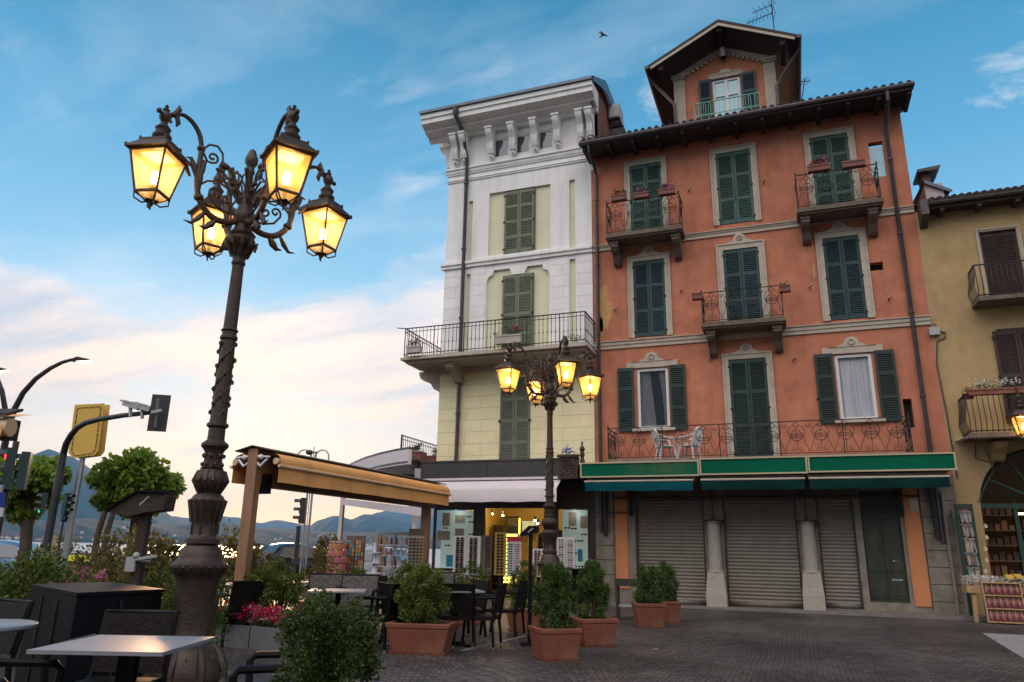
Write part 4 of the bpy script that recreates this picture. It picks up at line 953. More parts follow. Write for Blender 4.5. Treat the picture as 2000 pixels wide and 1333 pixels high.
def cbracket(x,w=.25,axis='x'):
    m=MB(); p=[(W+.0,18.02),(W-.58,18.02),(W-.60,17.84),(W-.5,17.66),(W-.36,17.52),(W-.30,17.36),(W-.30,17.10),(W-.24,16.98),(W,16.98)]
    m.prism(p,'x',x-w/2,x+w/2); m.box(x-w/2-.03,x+w/2+.03,W-.63,W-.001,17.92,18.0)
    for q in (-.08,.08): m.box(x+q-.02,x+q+.02,W-.335,W-.31,17.12,17.5)
    for a in [i/6 for i in range(7)]: pass
    m.ball((x,W-.10,16.87),.12,8,6,sc=(1.05,.6,1)); m.ball((x,W-.20,16.87),.06,8,5); return m
for x in bxs: cbracket(x).build('bracket',MT['white'],WB)
for y in (24.9,25.6,27,28.4):
    m=cbracket(0); m.v=[(WL-(W-v[1]),y-v[0],v[2]) for v in m.v]; m.build('bracket',MT['white'],WB)
pts=[fx(905,232,23.45),fx(918,275,24.3)]
pipe(WB,[(-11.55,23.45,18.9),(-11.52,23.5,18.45),(-11.42,24.0,18.0),(-11.38,24.2,17.4),(-11.36,24.38,17.0),(-11.34,24.38,8.4)],.075)
m=MB(); m.lathe([(.05,0),(.12,.15),(.12,.4),(.05,.42)],(-11.53,23.46,18.4),8); m.build('rainwater_head',MT['pipe'],WB)
pipe(WB,[(-11.34,24.38,7.7),(-11.34,24.38,4.45)],.075)
# big second floor balcony wrapping the corner
bz=8.42; bx0,bx1=-13.08,-6.14; by=23.2
m=MB(); m.box(bx0-.1,bx1+.06,by-.1,W-.002,bz-.16,bz-.07); m.box(bx0,bx1,by,W-.003,bz-.068,bz); m.box(bx0-.1,WL-.002,W,W+3,bz-.16,bz-.07); m.box(bx0+.05,bx1-.03,by+.08,W-.004,bz-.26,bz-.162)
b=m.build('corner_balcony',MT['trim'],WB)
for x in (-11.35,-7.2,-6.35): corbel(x,.30,bz-.262,.62,W,1.0).build('bracket',MT['trim'],b)
m=corbel(0,.42,bz-.262,.8,W,1.05); m.v=[(WL-(W-v[1])*.9,W+.35-v[0],v[2]) for v in m.v]; m.build('bracket',MT['trim'],b)
rail_bars(b,bx0,bx1,bz,1.08,by,W,MT['iron'],pitch=.15,sides=(0,1))
m=MB()
L0=Vector((bx0,by,bz));
def runb(m,p0,p1,h,pitch=.15):
    p0=Vector(p0);p1=Vector(p1);k=int((p1-p0).length/pitch)
    m.bar(p0+Vector((0,0,h)),p1+Vector((0,0,h)),.045,.03); m.bar(p0+Vector((0,0,.08)),p1+Vector((0,0,.08)),.025); m.bar(p0+Vector((0,0,h-.14)),p1+Vector((0,0,h-.14)),.02)
    for i in range(1,k+1):
        p=p0.lerp(p1,i/k); m.tube([p,p+Vector((0,0,h))],.011,4); m.ball((p.x,p.y,p.z+h*.42),.026,5,4)
runb(m,(bx0,by,bz),(bx0,W+2.9,bz),1.08); m.tube([(bx0-.35,by-.0,bz+1.14),(bx0,by,bz+1.08)],.02,5); m.build('railing',MT['iron'],b)
# shop front, fascia, awning
m=MB()
m.box(-12.85,-6.42,23.2,23.32,3.92,4.46); m.box(-12.87,-6.40,23.17,23.34,4.462,4.52)
m.box(-9.62,-9.60,23.185,23.199,3.94,4.44)
fs=m.build('fascia',MT['fascia'],WB)
m=MB(); m.box(-12.85,-6.5,23.15,23.32,3.84,3.915); m.build('fascia_edge',MT['awn_pink'],fs)
m=MB(); m.box(-12.8,-6.4,23.33,W-.002,3.95,4.3); m.build('canopy',MT['fascia'],WB)
m=MB(); n=30; vs=[]
for j,(y,z) in enumerate(((23.3,3.86),(22.72,3.52),(22.70,3.48),(22.70,3.08))):
    for k in range(n+1): vs.append((-12.0+(5.0)*k/n,y-(.01*math.sin(k*1.3) if j==3 else 0),z+(.01*math.sin(k*.8) if j==3 else 0)))
m.add(vs,[(j*(n+1)+k,j*(n+1)+k+1,(j+1)*(n+1)+k+1,(j+1)*(n+1)+k) for j in range(3) for k in range(n)]); aw=m.build('awning',MT['awn_pink'],WB,sharp=60,fixn=False)
hs=[(-12.11,-10.62,.92,2.92),(-10.18,-8.0,.04,2.98),(-7.50,-6.46,.92,2.94)]
m=MB(); holewall(m,WL,WR+.02,-.05,3.95,W,hs,.08); m.build('shop_front_wall',MT['shopframe'],WB,fixn=False)
for i in (0,2):
    x0,x1,z0,z1=hs[i]
    m=MB(); t=.05; m.box(x0-t,x0,W-.03,W+.0,z0-t,z1+t); m.box(x1,x1+t,W-.03,W,z0-t,z1+t); m.box(x0,x1,W-.03,W,z1,z1+t); m.box(x0,x1,W-.03,W,z0-t,z0); s=m.build('display_window',MT['shopframe'],WB)
    m=MB(); m.quad((x0,W+.02,z0),(x1,W+.02,z0),(x1,W+.02,z1),(x0,W+.02,z1)); m.build('pane',MT['glass_clear'],s,fixn=False)
    m=MB(); m.box(x0,x1,W+.5,W+.53,z0,z1); m.box(x0,x1,W+.09,W+.5,z0-.03,z0-.002); m.build('display_board',MT['mint'],s)
m=MB(); m.box(-12.15,-10.6,W-.04,W-.002,.05,.82); m.build('shop_front_base',MT['trim'],WB)
# interior of the shop seen through the open door
ix0,ix1,iy=-11.2,-7.4,W+4.6
m=MB(); m.quad((ix0,W+.6,.04),(ix1,W+.6,.04),(ix1,iy,.04),(ix0,iy,.04)); m.build('shop_floor',MT['paving'],WB,fixn=False)
m=MB(); m.quad((ix0,W+.6,3.3),(ix1,W+.6,3.3),(ix1,iy,3.3),(ix0,iy,3.3)); m.quad((ix0,iy,.04),(ix1,iy,.04),(ix1,iy,3.3),(ix0,iy,3.3)); m.quad((ix1,W+.6,.04),(ix1,iy,.04),(ix1,iy,3.3),(ix1,W+.6,3.3)); m.quad((ix0,W+.6,.04),(ix0,iy,.04),(ix0,iy,3.3),(ix0,W+.6,3.3)); m.build('shop_inner_wall',MT['shopwall'],WB,fixn=False)
# side canopy of the lakeside terrace (white curved fascia running round the corner)
SC=thing('corner_terrace_canopy','long off-white flat canopy curving away from the corner shop towards the lake','canopy',(-13.5,24.5,3.4))
P=[]
for px,z_ in ((795,21.5),(770,22.0),(740,22.9),(710,24.2),(685,26.0),(665,28.5),(655,32)):
    v=at(px,925,z_); P.append((v.x,v.y))
def ribbon(m,P,z0,z1,th=.08):
    n=len(P); vs=[(x,y,z) for z in (z0,z1) for x,y in P]+[(x+th,y+th,z) for z in (z0,z1) for x,y in P]
    F=[(i,i+1,n+i+1,n+i) for i in range(n-1)]+[(2*n+i,3*n+i,3*n+i+1,2*n+i+1) for i in range(n-1)]+[(n+i,n+i+1,3*n+i+1,3*n+i) for i in range(n-1)]+[(i+1,i,2*n+i,2*n+i+1) for i in range(n-1)]+[(0,n,3*n,2*n),(n-1,3*n-1,4*n-1,2*n-1)]
    m.add(vs,F)
m=MB(); ribbon(m,P,3.96,4.40); m.build('fascia',MT['awn_pink'],SC)
m=MB(); ribbon(m,P,4.402,4.47,.2); m.build('edge',MT['fascia'],SC)
m=MB(); pp=[(x,y) for x,y in P]+[(-12.3,34),(-12.3,23.4)]; m.prism(pp,'z',3.99,4.06); m.build('roof_panel',MT['fascia'],SC)
m=MB(); v0=at(668,980,27);v1=at(842,1003,20.8); m.bar(v0,v1,.10,.22); m.build('support_beam',MT['awn_pink'],SC)
for px,z_ in ((812,22.4),(668,28.2)):
    v=at(px,1000,z_); m=MB(); m.box(v.x-.07,v.x+.07,v.y-.07,v.y+.07,0,3.96); m.build('post',MT['awn_pink'],SC)
tr=thing('terrace_railing','small black iron railing on the canopy roof left of the lime yellow wall','railing',(-13,23.4,4.5)); m=MB()
a=at(782,907,21.4); b2=at(856,903,24.0)
lb=Vector((-13.0,23.25,4.49)); 
runb(m,lb,(-13.0,26.4,4.49),1.0,.14); runb(m,lb+Vector((0,3.15,0)),(-12.25,26.4,4.49),1.0,.12); m.bar(lb,lb+Vector((0,0,1.02)),.05); m.build('rail',MT['iron'],tr)
flowerbox(-12.62,23.7,4.50,.62,[],31,'dark red rectangular planter of trailing plants on the canopy roof at the corner','planter','terra_red',n=500,hh=.42,d=.5,bush=.22)
flowerbox(-12.45,24.9,4.50,.5,[],33,'dark red planter farther back behind the terrace railing','planter','terra_red',n=300,hh=.42,d=.4,bush=.22)
# ornate iron boxes at the fascia ends
def ornbox(x,lab):
    t=thing('ornate_iron_box',lab,'planter',(x,23.1,3.9)); m=MB(); w=.62
    m.box(x-w/2,x+w/2,23.06,23.16,3.90,4.52); m.box(x-w/2-.05,x+w/2+.05,22.98,23.165,4.522,4.60); m.box(x-w/2-.03,x+w/2+.03,23.0,23.16,3.84,3.898)
    m.tube([(x+.2*math.cos(2*PI*k/16),23.05,4.21+.22*math.sin(2*PI*k/16)) for k in range(16)],.025,5,closed=True)
    for k in range(8):
        a=PI/4*k; m.tube([(x+.05*math.cos(a),23.045,4.21+.05*math.sin(a)),(x+.16*math.cos(a+.4),23.03,4.21+.17*math.sin(a+.4))],.02,4)
    for s in (-1,1):
        for q in (-1,1): m.ball((x+s*.22,23.05,4.21+q*.23),.04,6,4)
    m.build('box',MT['iron_lamp'],t); m=MB()
    for s in (-1,1): m.tube([(x+s*(.02+.2*k/10)+s*.03*math.sin(k),23.08,4.62+.10*math.sin(k/10*PI)) for k in range(11)],.014,4)
    m.build('crest',MT['iron_lamp'],t); return t
ornbox(-6.72,'dark ornate iron box with round relief at the right end of the shop fascia'); ornbox(-12.55,'dark ornate iron box with round relief at the left end of the shop fascia')
t=thing('blue_flower','blue violet flower blooming on top of the right ornate iron box','flower',(-6.78,23.1,4.62)); flowers(t,(-6.78,23.1,4.78),(.06,.03,.05),50,.07,MT['fl_blue'],5); stems(t,(-6.78,23.1,4.60),.15,.05,4,MT['lf_bal'])
m=MB(); m.lathe([(.06,4.3),(.10,4.36),(.05,4.5),(.09,4.6),(.06,4.7),(.10,4.78),(.02,4.92),(.04,4.97),(.01,5.04)],(-6.28,23.2,0),8); tag(m.build('iron_finial',MT['iron_lamp'],org=(-6.28,23.2,4.3)),'small dark turned iron finial between the two shop fascias','finial')
# air conditioner on the brown wall
x,z=-5.72,18.6
v=ray(1200,228); t_=-5.8/v.x; ay=v.y*t_; az_=1.6+v.z*t_
ac=thing('air_conditioner','white boxed air conditioner hanging on the brown side wall under the roof edge','air conditioner',(-5.75,ay,az_))
m=MB(); m.box(-5.95,-5.50,ay-.45,ay+.45,az_-.32,az_+.32); m.build('casing',MT['greyplastic'],ac)
m=MB()
for i in range(7): m.box(-5.9,-5.55,ay-.47,ay-.452,az_-.27+.08*i,az_-.235+.08*i)
for i in range(5): m.box(-5.9+.08*i,-5.88+.08*i,ay-.475,ay-.471,az_-.28,az_+.28)
m.build('grille',MT['whiteplastic'],ac)
m=MB(); m.bar((-6.02,ay-.3,az_-.35),(-5.45,ay-.3,az_-.35),.04); m.bar((-6.02,ay+.3,az_-.35),(-5.45,ay+.3,az_-.35),.04); m.bar((-6.02,ay-.3,az_-.75),(-5.5,ay-.3,az_-.36),.03); m.build('bracket',MT['darksteel'],ac)
t=thing('satellite_dish','small grey dish on the orange roof edge next to the air conditioner','dish',fx(1214,262,24.8)[0:1]+(24.8,16.9)); 
bx,bz_=fx(1213,262,24.8); m=MB(); m.lathe([(.10,0),(.11,.16),(.02,.20)],(bx,24.8,bz_-.15),10); m.build('vent_cap',MT['pipe'],t)
bpy.data.objects.remove(t.children[0]) if False else None
t.name='roof_vent'; t['label']='short dark round vent cap on the orange roof edge beside the brown wall'; t['category']='roof vent'

# ================================================================== yellow building
YB=thing('ochre_building','lower ochre yellow building at the right with brown shutters, small balconies and an arched shop','building',(7,W,0))
acx,acz,ar=6.62,3.02,1.62
YR=13.0
m=MB(); hy_=[(6.07,7.05,9.0,11.28),(6.15,7.3,5.3,8.08),(acx-ar,acx+ar,-.05,acz+ar)]
holewall(m,4.425,YR,-.05,12.2,W+.02,hy_,.3)
n=16
for s in (-1,1):
    pts=[(acx+s*ar,W+.02,acz+ar)]+[(acx+s*ar*math.cos(PI/2*k/n),W+.02,acz+ar*math.sin(PI/2*k/n)) for k in range(n+1)]
    m.quad(*pts)
for k in range(2*n):
    a,b=PI*k/(2*n),PI*(k+1)/(2*n); m.quad((acx+ar*math.cos(a),W+.02,acz+ar*math.sin(a)),(acx+ar*math.cos(b),W+.02,acz+ar*math.sin(b)),(acx+ar*math.cos(b),W+.42,acz+ar*math.sin(b)),(acx+ar*math.cos(a),W+.42,acz+ar*math.sin(a)))
m.quad((YR,W,0),(YR,W+10,0),(YR,W+10,12.2),(YR,W,12.2)); m.build('wall',MT['yellow'],YB,fixn=False)
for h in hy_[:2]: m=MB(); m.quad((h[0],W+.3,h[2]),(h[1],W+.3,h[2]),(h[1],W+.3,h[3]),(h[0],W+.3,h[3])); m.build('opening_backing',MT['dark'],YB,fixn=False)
s=surround(6.07,7.05,9.0,11.28,W+.02,.09,.02).build('window',MT['trim'],YB); m=MB()
louvre(6.09,7.03,9.02,11.26,W+.1,1,fr=.06).build('roller_blind',MT['brown_door'],s)
s2=MB(); s2.box(6.1,7.35,W-.02,W+.015,8.08,8.14); s2=s2.build('window',MT['brown_door'],YB); shutters(s2,5.98,7.2,5.32,8.07,W-.05,MT['brown_door'],2)
m=MB(); tileroof(m,4.75,YR,23.95,12.32,29,14.2,.2,.04); m.build('roof',MT['tile'],YB,fixn=False)
m=MB(); m.prism([(24.0,12.05),(24.0,12.24),(29,14.1),(29,14),(24.8,12.1)],'x',4.75,YR); 
for k in range(8): m.bar((5.1+k,24.02,12.0),(5.1+k,24.6,12.0),.12,.12)
m.tube([(4.7,23.95,12.2),(YR,23.95,12.2)],.08,8); m.build('eave',MT['wood_dark'],YB)
m=MB(); m.prism([(23.9,12.35),(23.9,11.85),(24.52,11.6),(24.52,12.3)],'x',4.50,4.72); m.build('eave_end',MT['pipe'],YB)
def ybalc(x0,x1,z,yf,h,lbl):
    m=MB(); m.box(x0-.05,x1,yf-.05,W+.018,z-.12,z); b=m.build('balcony',MT['dkstone'],YB); b['label']=lbl
    m=MB(); 
    def R(p0,p1):
        p0=Vector(p0);p1=Vector(p1);k=int((p1-p0).length/.13); m.bar(p0+Vector((0,0,h)),p1+Vector((0,0,h)),.04); m.bar(p0+Vector((0,0,.06)),p1+Vector((0,0,.06)),.03)
        for i in range(k+1):
            q=p0.lerp(p1,i/k); out=Vector((0,-1,0)) if abs(p0.y-p1.y)<.01 else Vector((-1,0,0))
            m.tube([q,q+Vector((0,0,h*.3))+out*.09,q+Vector((0,0,h*.7))+out*.02,q+Vector((0,0,h))],.013,4)
    R((x0,yf,z),(x1,yf,z)); R((x0,W,z),(x0,yf,z)); m.build('railing',MT['iron'],b); return b
ybalc(5.62,7.9,8.95,23.75,1.0,'upper narrow iron balcony')
ybalc(4.85,7.0,4.95,23.6,1.1,'lower iron balcony with wavy white edge')
m=MB(); k=60; vs=[(4.6+(2.8)*i/k,23.45,4.80+(.03 if i%2 else 0)) for i in range(k+1)]+[(4.6+(2.8)*i/k,W+.01,4.86+(.03 if i%2 else 0)) for i in range(k+1)]
m.add(vs,[(i,i+1,k+2+i,k+1+i) for i in range(k)]); m.build('corrugated_canopy',MT['whiteplastic'],YB,fixn=False)
corbel(5.6,.3,4.74,.5,W+.02,.6).build('bracket',MT['yellow'],YB)
t=flowerbox(5.6,23.62,6.02,1.35,[('fl_white',-.35,60),('fl_white',-.12,60),('fl_white',.12,70),('fl_white',.35,60)],51,'box of white flowers on the balcony railing of the ochre building','flower box',n=260,hh=.16,bush=.16)
t=flowerbox(4.98,23.9,5.98,.25,[('fl_red',0,16)],57,'small pot with a red flower at the corner of the ochre balcony','flower pot',n=90,hh=.14)
# junction box, cable, pipes on ochre wall
x,z=fx(1825,647,24.4); jb=thing('junction_box','grey plastic cable junction box at the seam of orange and ochre walls','junction box',(x,24.45,z)); m=MB(); m.box(x-.14,x+.14,24.36,24.51,z-.12,z+.12); m.build('housing',MT['greyplastic'],jb)
m=MB(); m.tube([(x+.1,24.48,z+.12),(x+.05,24.48,z+.25),(x-.1,24.48,z+.22),(x-.08,24.48,z+.1)],.014,5); m.tube([(x+.14,24.48,z),(x+.3,24.49,z-.05),(x+.28,24.49,z-.2),(x+.05,24.49,z-.3),(x-.05,24.48,z-1),(x+.02,24.48,z-2.5),(x+.05,24.48,z-4.4),(x+.05,24.48,3.9)],.02,5); m.build('cable',MT['pipe'],jb)
pp=thing('wall_pipes','two thin plaster-grey pipes running down beside the orange corner pier','pipe',(4.1,24.4,0)); m=MB(); m.tube([(4.05,24.38,3.4),(4.05,24.38,0)],.05,8); m.tube([(4.27,24.38,2.9),(4.27,24.38,0)],.05,8); m.build('pipe',MT['stone'],pp)
m=MB(); m.tube([(5.35,24.50,4.6),(5.45,24.50,4.0),(5.15,24.5,3.5),(4.95,24.5,3.1)],.014,5); m.tube([(5.1,24.5,4.75),(5.05,24.5,4.35),(5.5,24.5,4.2)],.014,5); m.build('wall_cable',MT['pipe'],YB)
# arch glazing and dim shop behind
m=MB(); yq=W+.25
for k in range(1,6):
    a=PI*k/6; m.bar((acx,yq,acz+.1),(acx+ar*math.cos(a),yq,acz+ar*math.sin(a)),.05)
m.bar((acx-ar,yq,acz),(acx+ar,yq,acz),.12,.14); m.bar((acx-.75,yq,acz),(acx-.75,yq,0),.10)
m.tube([(acx+ar*.97*math.cos(PI*k/16),yq,acz+ar*.97*math.sin(PI*k/16)) for k in range(17)],.05,5); ag=m.build('arched_frame',MT['greenrack'],YB)
m=MB(); m.quad(*[(acx+ar*.96*math.cos(PI*k/16),yq+.02,acz+ar*.96*math.sin(PI*k/16)) for k in range(17)]); m.build('fanlight_glass',MT['glass_clear'],ag)
m=MB(); 
for q in (((acx-ar,W+4,-.02),(acx+ar+2,W+4,-.02),(acx+ar+2,W+4,5),(acx-ar,W+4,5)),((acx-ar,W+.4,-.02),(acx-ar,W+4,-.02),(acx-ar,W+4,5),(acx-ar,W+.4,5)),((acx-ar,W+.4,4.8),(acx+ar+2,W+.4,4.8),(acx+ar+2,W+4,4.8),(acx-ar,W+4,4.8)),((acx+ar+.5,W+.4,-.02),(acx+ar+.5,W+4,-.02),(acx+ar+.5,W+4,5),(acx+ar+.5,W+.4,5))): m.quad(*q)
m.build('shop_inner_wall',MT['yellow'],YB,fixn=False)
# roof extras above the yellow building
t=thing('roof_chimney','dark capped chimney and zinc dormer on the roof behind the ochre eave','chimney',(5.2,27,13)); m=MB()
x0,z0=fx(1812,372,27.5); x1,z1=fx(1798,345,27.5); m.box(x1,x0+.1,27.3,28,12.4,z1); m.build('stack',MT['dkstone'],t); m=MB(); m.prism([(x1-.15,z1),(x0+.35,z1+.0),(x0+.45,z1+.16),(x1-.15,z1+.10)],'y',27.1,28.2); m.build('cap',MT['pipe'],t)
x0,z0=fx(1800,362,26.5); x1,z1=fx(1855,388,26.5); m=MB(); m.add([(x0,26,z0-.05),(x1,26,z1+.1),(x1,29,z1+.5),(x0,29,z0+.35)],[(0,1,2,3)]); m.add([(x0,26,z0-.05),(x1,26,z1+.1),(x1,26,z1-.02),(x0,26,z0-.18)],[(0,1,2,3)]); m.build('zinc_dormer_roof',MT['zinc'],t,fixn=False)
m=MB(); m.box(x0,x0+.55,26.1,28.5,12.2,z0-.19); m.build('dormer_wall',MT['awn_pink'],t)
# pavement strips
m=MB(); m.prism([(-13,-.06),(5.2,-.06),(5.2,.10),(2.5,.08),(-2,.04),(-13,-.01)],'y',23.45,W-.001); o=tag(m.build('pavement',MT['paving']),kind='structure')
_g=lambda X,Y: CP+ray(X,Y)*(-1.6/ray(X,Y).z)
a=_g(1918,1237); b_=_g(1985,1278); b_=a+(b_-a)*2.2; m=MB(); m.quad((a.x,a.y,.005),(b_.x,b_.y,.005),(b_.x+7,b_.y-.3,.005),(a.x+7,a.y,.005)); tag(m.build('paving_slab',MT['slab'],fixn=False),kind='structure')
# ================================================================== street lamps
def spiral(c,r0,turns,a0,s=1,n=16,dec=.8):
    return [(c[0]+r0*(1-dec*k/n)*math.cos(a0+s*2*PI*turns*k/n),c[1]+r0*(1-dec*k/n)*math.sin(a0+s*2*PI*turns*k/n)) for k in range(n+1)]
def lantern(parent,r,z0,light=True,rz=0):
    """lantern with bottom tip at z0, hanging at distance r along +x"""
    T=Matrix.Translation((r,0,z0))@Matrix.Rotation(rz,4,'Z')@Matrix.Diagonal((.74,.74,.82,1))
    def B(mb,nm,mt,p,**k): return mb.xf(T).build(nm,MT[mt],p,**k)
    m=MB(); a,b=.30,.185; zt,zb=.86,.24      # glass top / bottom
    cs=[(1,1),(-1,1),(-1,-1),(1,-1)]
    for i,j in cs: m.bar((i*b,j*b,zb),(i*a,j*a,zt),.030); m.ball((i*b,j*b,zb-.02),.02,5,4)
    for k in range(4):
        (i,j),(p,q)=cs[k],cs[(k+1)%4]
        m.bar((i*b,j*b,zb),(p*b,q*b,zb),.035); m.bar((i*a,j*a,zt),(p*a,q*a,zt),.03)
    m.lathe([(.10*1.4,.14),(.02,.12)],(0,0,0),4)
    for i,j in cs:
        m.tube([(i*b,j*b,zb-.02),(i*b*1.0,j*b*1.0,zb-.10),(i*.10,j*.10,.09),(i*.03,j*.03,.13)],.014,5)
        m.bar((i*b,j*b,zb),(i*.05,j*.05,.12),.018)
    m.lathe([(.005,0),(.015,.02),(.012,.05),(.04,.09),(.05,.13),(.03,.16),(.03,.26),(.045,.28),(.045,.40)],(0,0,0),10)
    L=B(m,'lantern','iron_lamp',parent)
    m=MB(); s=math.sqrt(2); ro=Matrix.Rotation(PI/4,4,'Z')
    m.lathe([(a*s+.02,.865),(a*s+.10,.885),(a*s+.09,.915),(.235*s,1.04),(.235*s,1.08),(.22*s,1.09),(.16,1.11),(.10,1.14)],(0,0,0),4); m.v=[tuple(ro@Vector(v)) for v in m.v]
    for i,j in cs: m.ball((i*(a+.055),j*(a+.055),.93),.022,5,4); m.ball((i*.22,j*.22,1.10),.02,5,4)
    B(m,'roof','iron_lamp',L)
    m=MB(); m.lathe([(.09,1.10),(.15,1.17),(.155,1.21),(.11,1.26),(.11,1.30),(.13,1.33),(.07,1.40),(.05,1.44),(.09,1.50),(.10,1.55),(.08,1.60),(.045,1.63),(.06,1.66),(.025,1.69),(.035,1.72),(.01,1.75)],(0,0,0),12)
    m.bar((-.18,0,1.55),(.18,0,1.55),.035); m.ball((.18,0,1.55),.045,7,5); B(m,'finial','iron_lamp',L)
    m=MB()
    for k in range(4):
        (i,j),(p,q)=cs[k],cs[(k+1)%4]; e=.96
        m.quad((i*b*e,j*b*e,zb+.01),(p*b*e,q*b*e,zb+.01),(p*a*e,q*a*e,zt-.005),(i*a*e,j*a*e,zt-.005))
        m.quad((i*.05,j*.05,.135),(p*.05,q*.05,.135),(p*b*e,q*b*e,zb-.005),(i*b*e,j*b*e,zb-.005))
    B(m,'glass_pane','lglass',L,fixn=False)
    m=MB(); m.lathe([(.03,.40),(.055,.44),(.06,.54),(.045,.60),(.01,.62)],(0,0,0),10); B(m,'bulb','bulb',L)
    m=MB(); m.quad((-.2,-.2,.852),(.2,-.2,.852),(.2,.2,.852),(-.2,.2,.852)); B(m,'reflector','whiteplastic',L,fixn=False)
    return L
def point(loc,e,color,r,parent=None,name='lamp_light'):
    l=bpy.data.lights.new(name,'POINT'); l.energy=e; l.color=color; l.shadow_soft_size=r
    o=bpy.data.objects.new(name,l); col.objects.link(o); o.location=loc
    if parent: o.parent=parent
    return o
def street_lamp():
    t=thing('street_lamp','tall foreground cast iron lamp post with four glowing lanterns beside the flower trough','street lamp',(0,0,0),group='ornate four-lantern street lamps')
    m=MB()
    m.lathe([(.44,0),(.44,.10),(.40,.14),(.42,.20),(.39,.30),(.36,.42),(.30,.50),(.26,.53)],(0,0,0),32)
    for k in range(8):
        a=PI/4*k; m.ball((.40*math.cos(a),.40*math.sin(a),.12),.09,8,6,sc=(1,1,1.1)); m.tube([(.27*math.cos(a),.27*math.sin(a),.52),(.35*math.cos(a),.35*math.sin(a),.42),(.41*math.cos(a),.41*math.sin(a),.28),(.40*math.cos(a),.40*math.sin(a),.14)],[.02,.045,.05,.05],6); m.tube([(.28*math.cos(a+.39),.28*math.sin(a+.39),.50),(.345*math.cos(a+.39),.345*math.sin(a+.39),.40),(.36*math.cos(a+.39),.36*math.sin(a+.39),.34)],[.012,.03,.008],5)
    m.build('foot',MT['iron_lamp'],t)
    m=MB(); m.lathe([(.265,.52),(.235,.56),(.22,.70),(.215,1.12),(.235,1.19),(.24,1.23),(.265,1.26),(.295,1.30),(.31,1.34),(.31,1.37),(.27,1.40),(.24,1.44),(.24,1.47),(.225,1.50),(.22,1.53),(.17,1.58),(.15,1.62)],(0,0,0),48)
    for k in range(20):
        a=PI/10*k; m.ball((.29*math.cos(a),.29*math.sin(a),1.345),.034,6,5,sc=(1,1,.8))
    m.build('drum_base',MT['iron_lamp'],t)
    m=MB(); m.lathe([(.19,1.60),(.19,1.65),(.15,1.68),(.14,1.70),(.142,1.86),(.165,1.95),(.19,2.02),(.20,2.08),(.16,2.14),(.115,2.17),(.115,2.19),(.16,2.23),(.185,2.30),(.185,2.36),(.14,2.43),(.12,2.45),(.14,2.455),(.105,2.47),(.10,2.63),(.12,2.67),(.155,2.71),(.155,2.74),(.12,2.77),(.098,2.79),(.095,2.93),(.125,2.95),(.125,2.98),(.10,3.0)],(0,0,0),28)
    for k in range(14):
        a=2*PI*k/14
        m.tube([(.115*math.cos(a),.115*math.sin(a),2.17),(.19*math.cos(a),.19*math.sin(a),2.31),(.145*math.cos(a),.145*math.sin(a),2.42)],.022,5)
        m.tube([(.20*math.cos(a),.20*math.sin(a),2.09),(.175*math.cos(a),.175*math.sin(a),1.97),(.148*math.cos(a),.148*math.sin(a),1.84)],.022,5)
        m.ball((.11*math.cos(a),.11*math.sin(a),2.50+.10*(k%2)),.03,5,4)
        if k%2: m.bar((.146*math.cos(a),.146*math.sin(a),1.70),(.146*math.cos(a),.146*math.sin(a),1.83),.02)
    m.build('baluster',MT['iron_lamp'],t)
    m=MB(); m.lathe([(.10,2.98),(.096,3.05),(.086,4.02),(.105,4.04),(.105,4.07),(.088,4.09),(.088,4.13),(.105,4.15),(.08,4.18)],(0,0,0),24)
    for s in range(3):      # spiral ivy relief
        pts=[]
        for k in range(40):
            a=s*2*PI/3+k/39*2.4*PI; pts.append((.092*math.cos(a),.092*math.sin(a),3.05+k/39*.92))
        m.tube(pts,.011,5)
        for k in range(3,40,4):
            p=pts[k]; m.ball((p[0]*1.13,p[1]*1.08,p[2]),.024,6,4,sc=(1,1,1.3))
    m.build('ivy_shaft',MT['iron_lamp'],t)
    m=MB(); m.lathe([(.082,4.16),(.070,5.02),(.085,5.03),(.085,5.06),(.075,5.08),(.09,5.16),(.10,5.24)],(0,0,0),40,flute=.11,fl=(4.2,5.03))
    m.lathe([(.10,5.23),(.16,5.30),(.175,5.36),(.15,5.40),(.17,5.44),(.12,5.50),(.10,5.56),(.13,5.64),(.14,5.70),(.11,5.78),(.09,5.84),(.10,5.92),(.06,6.0)],(0,0,0),20)
    for k in range(10):
        a=2*PI*k/10; m.tube([(.10*math.cos(a),.10*math.sin(a),5.14),(.16*math.cos(a),.16*math.sin(a),5.30),(.20*math.cos(a),.20*math.sin(a),5.33),(.19*math.cos(a),.19*math.sin(a),5.26)],.02,5)
    m.build('shaft',MT['iron_lamp'],t)
    m=MB(); m.lathe([(.055,5.98),(.046,6.30),(.06,6.33),(.06,6.36),(.048,6.38),(.05,6.42),(.08,6.47),(.085,6.54),(.06,6.60),(.055,6.62),(.04,6.66),(.02,6.68)],(0,0,0),14); m.build('top_finial',MT['iron_lamp'],t)
    # one arm with its scrolls
    def arm():
        m=MB(); A=[(.08,5.62),(.22,5.55),(.38,5.55),(.50,5.62),(.60,5.76),(.645,5.95),(.65,6.15),(.65,6.32),(.66,6.46),(.70,6.60),(.79,6.72),(.90,6.78),(1.0,6.76),(1.12,6.68)]
        X=lambda l:[(r,0,z) for r,z in l]
        # smooth the arm
        sm=[]
        for i in range(len(A)-1):
            p0=A[max(0,i-1)];p1=A[i];p2=A[i+1];p3=A[min(len(A)-1,i+2)]
            for q in range(4):
                u=q/4; f=lambda a,b,c,d:.5*((2*b)+(-a+c)*u+(2*a-5*b+4*c-d)*u*u+(-a+3*b-3*c+d)*u**3)
                sm.append((f(p0[0],p1[0],p2[0],p3[0]),f(p0[1],p1[1],p2[1],p3[1])))
        sm.append(A[-1]); k=len(sm)
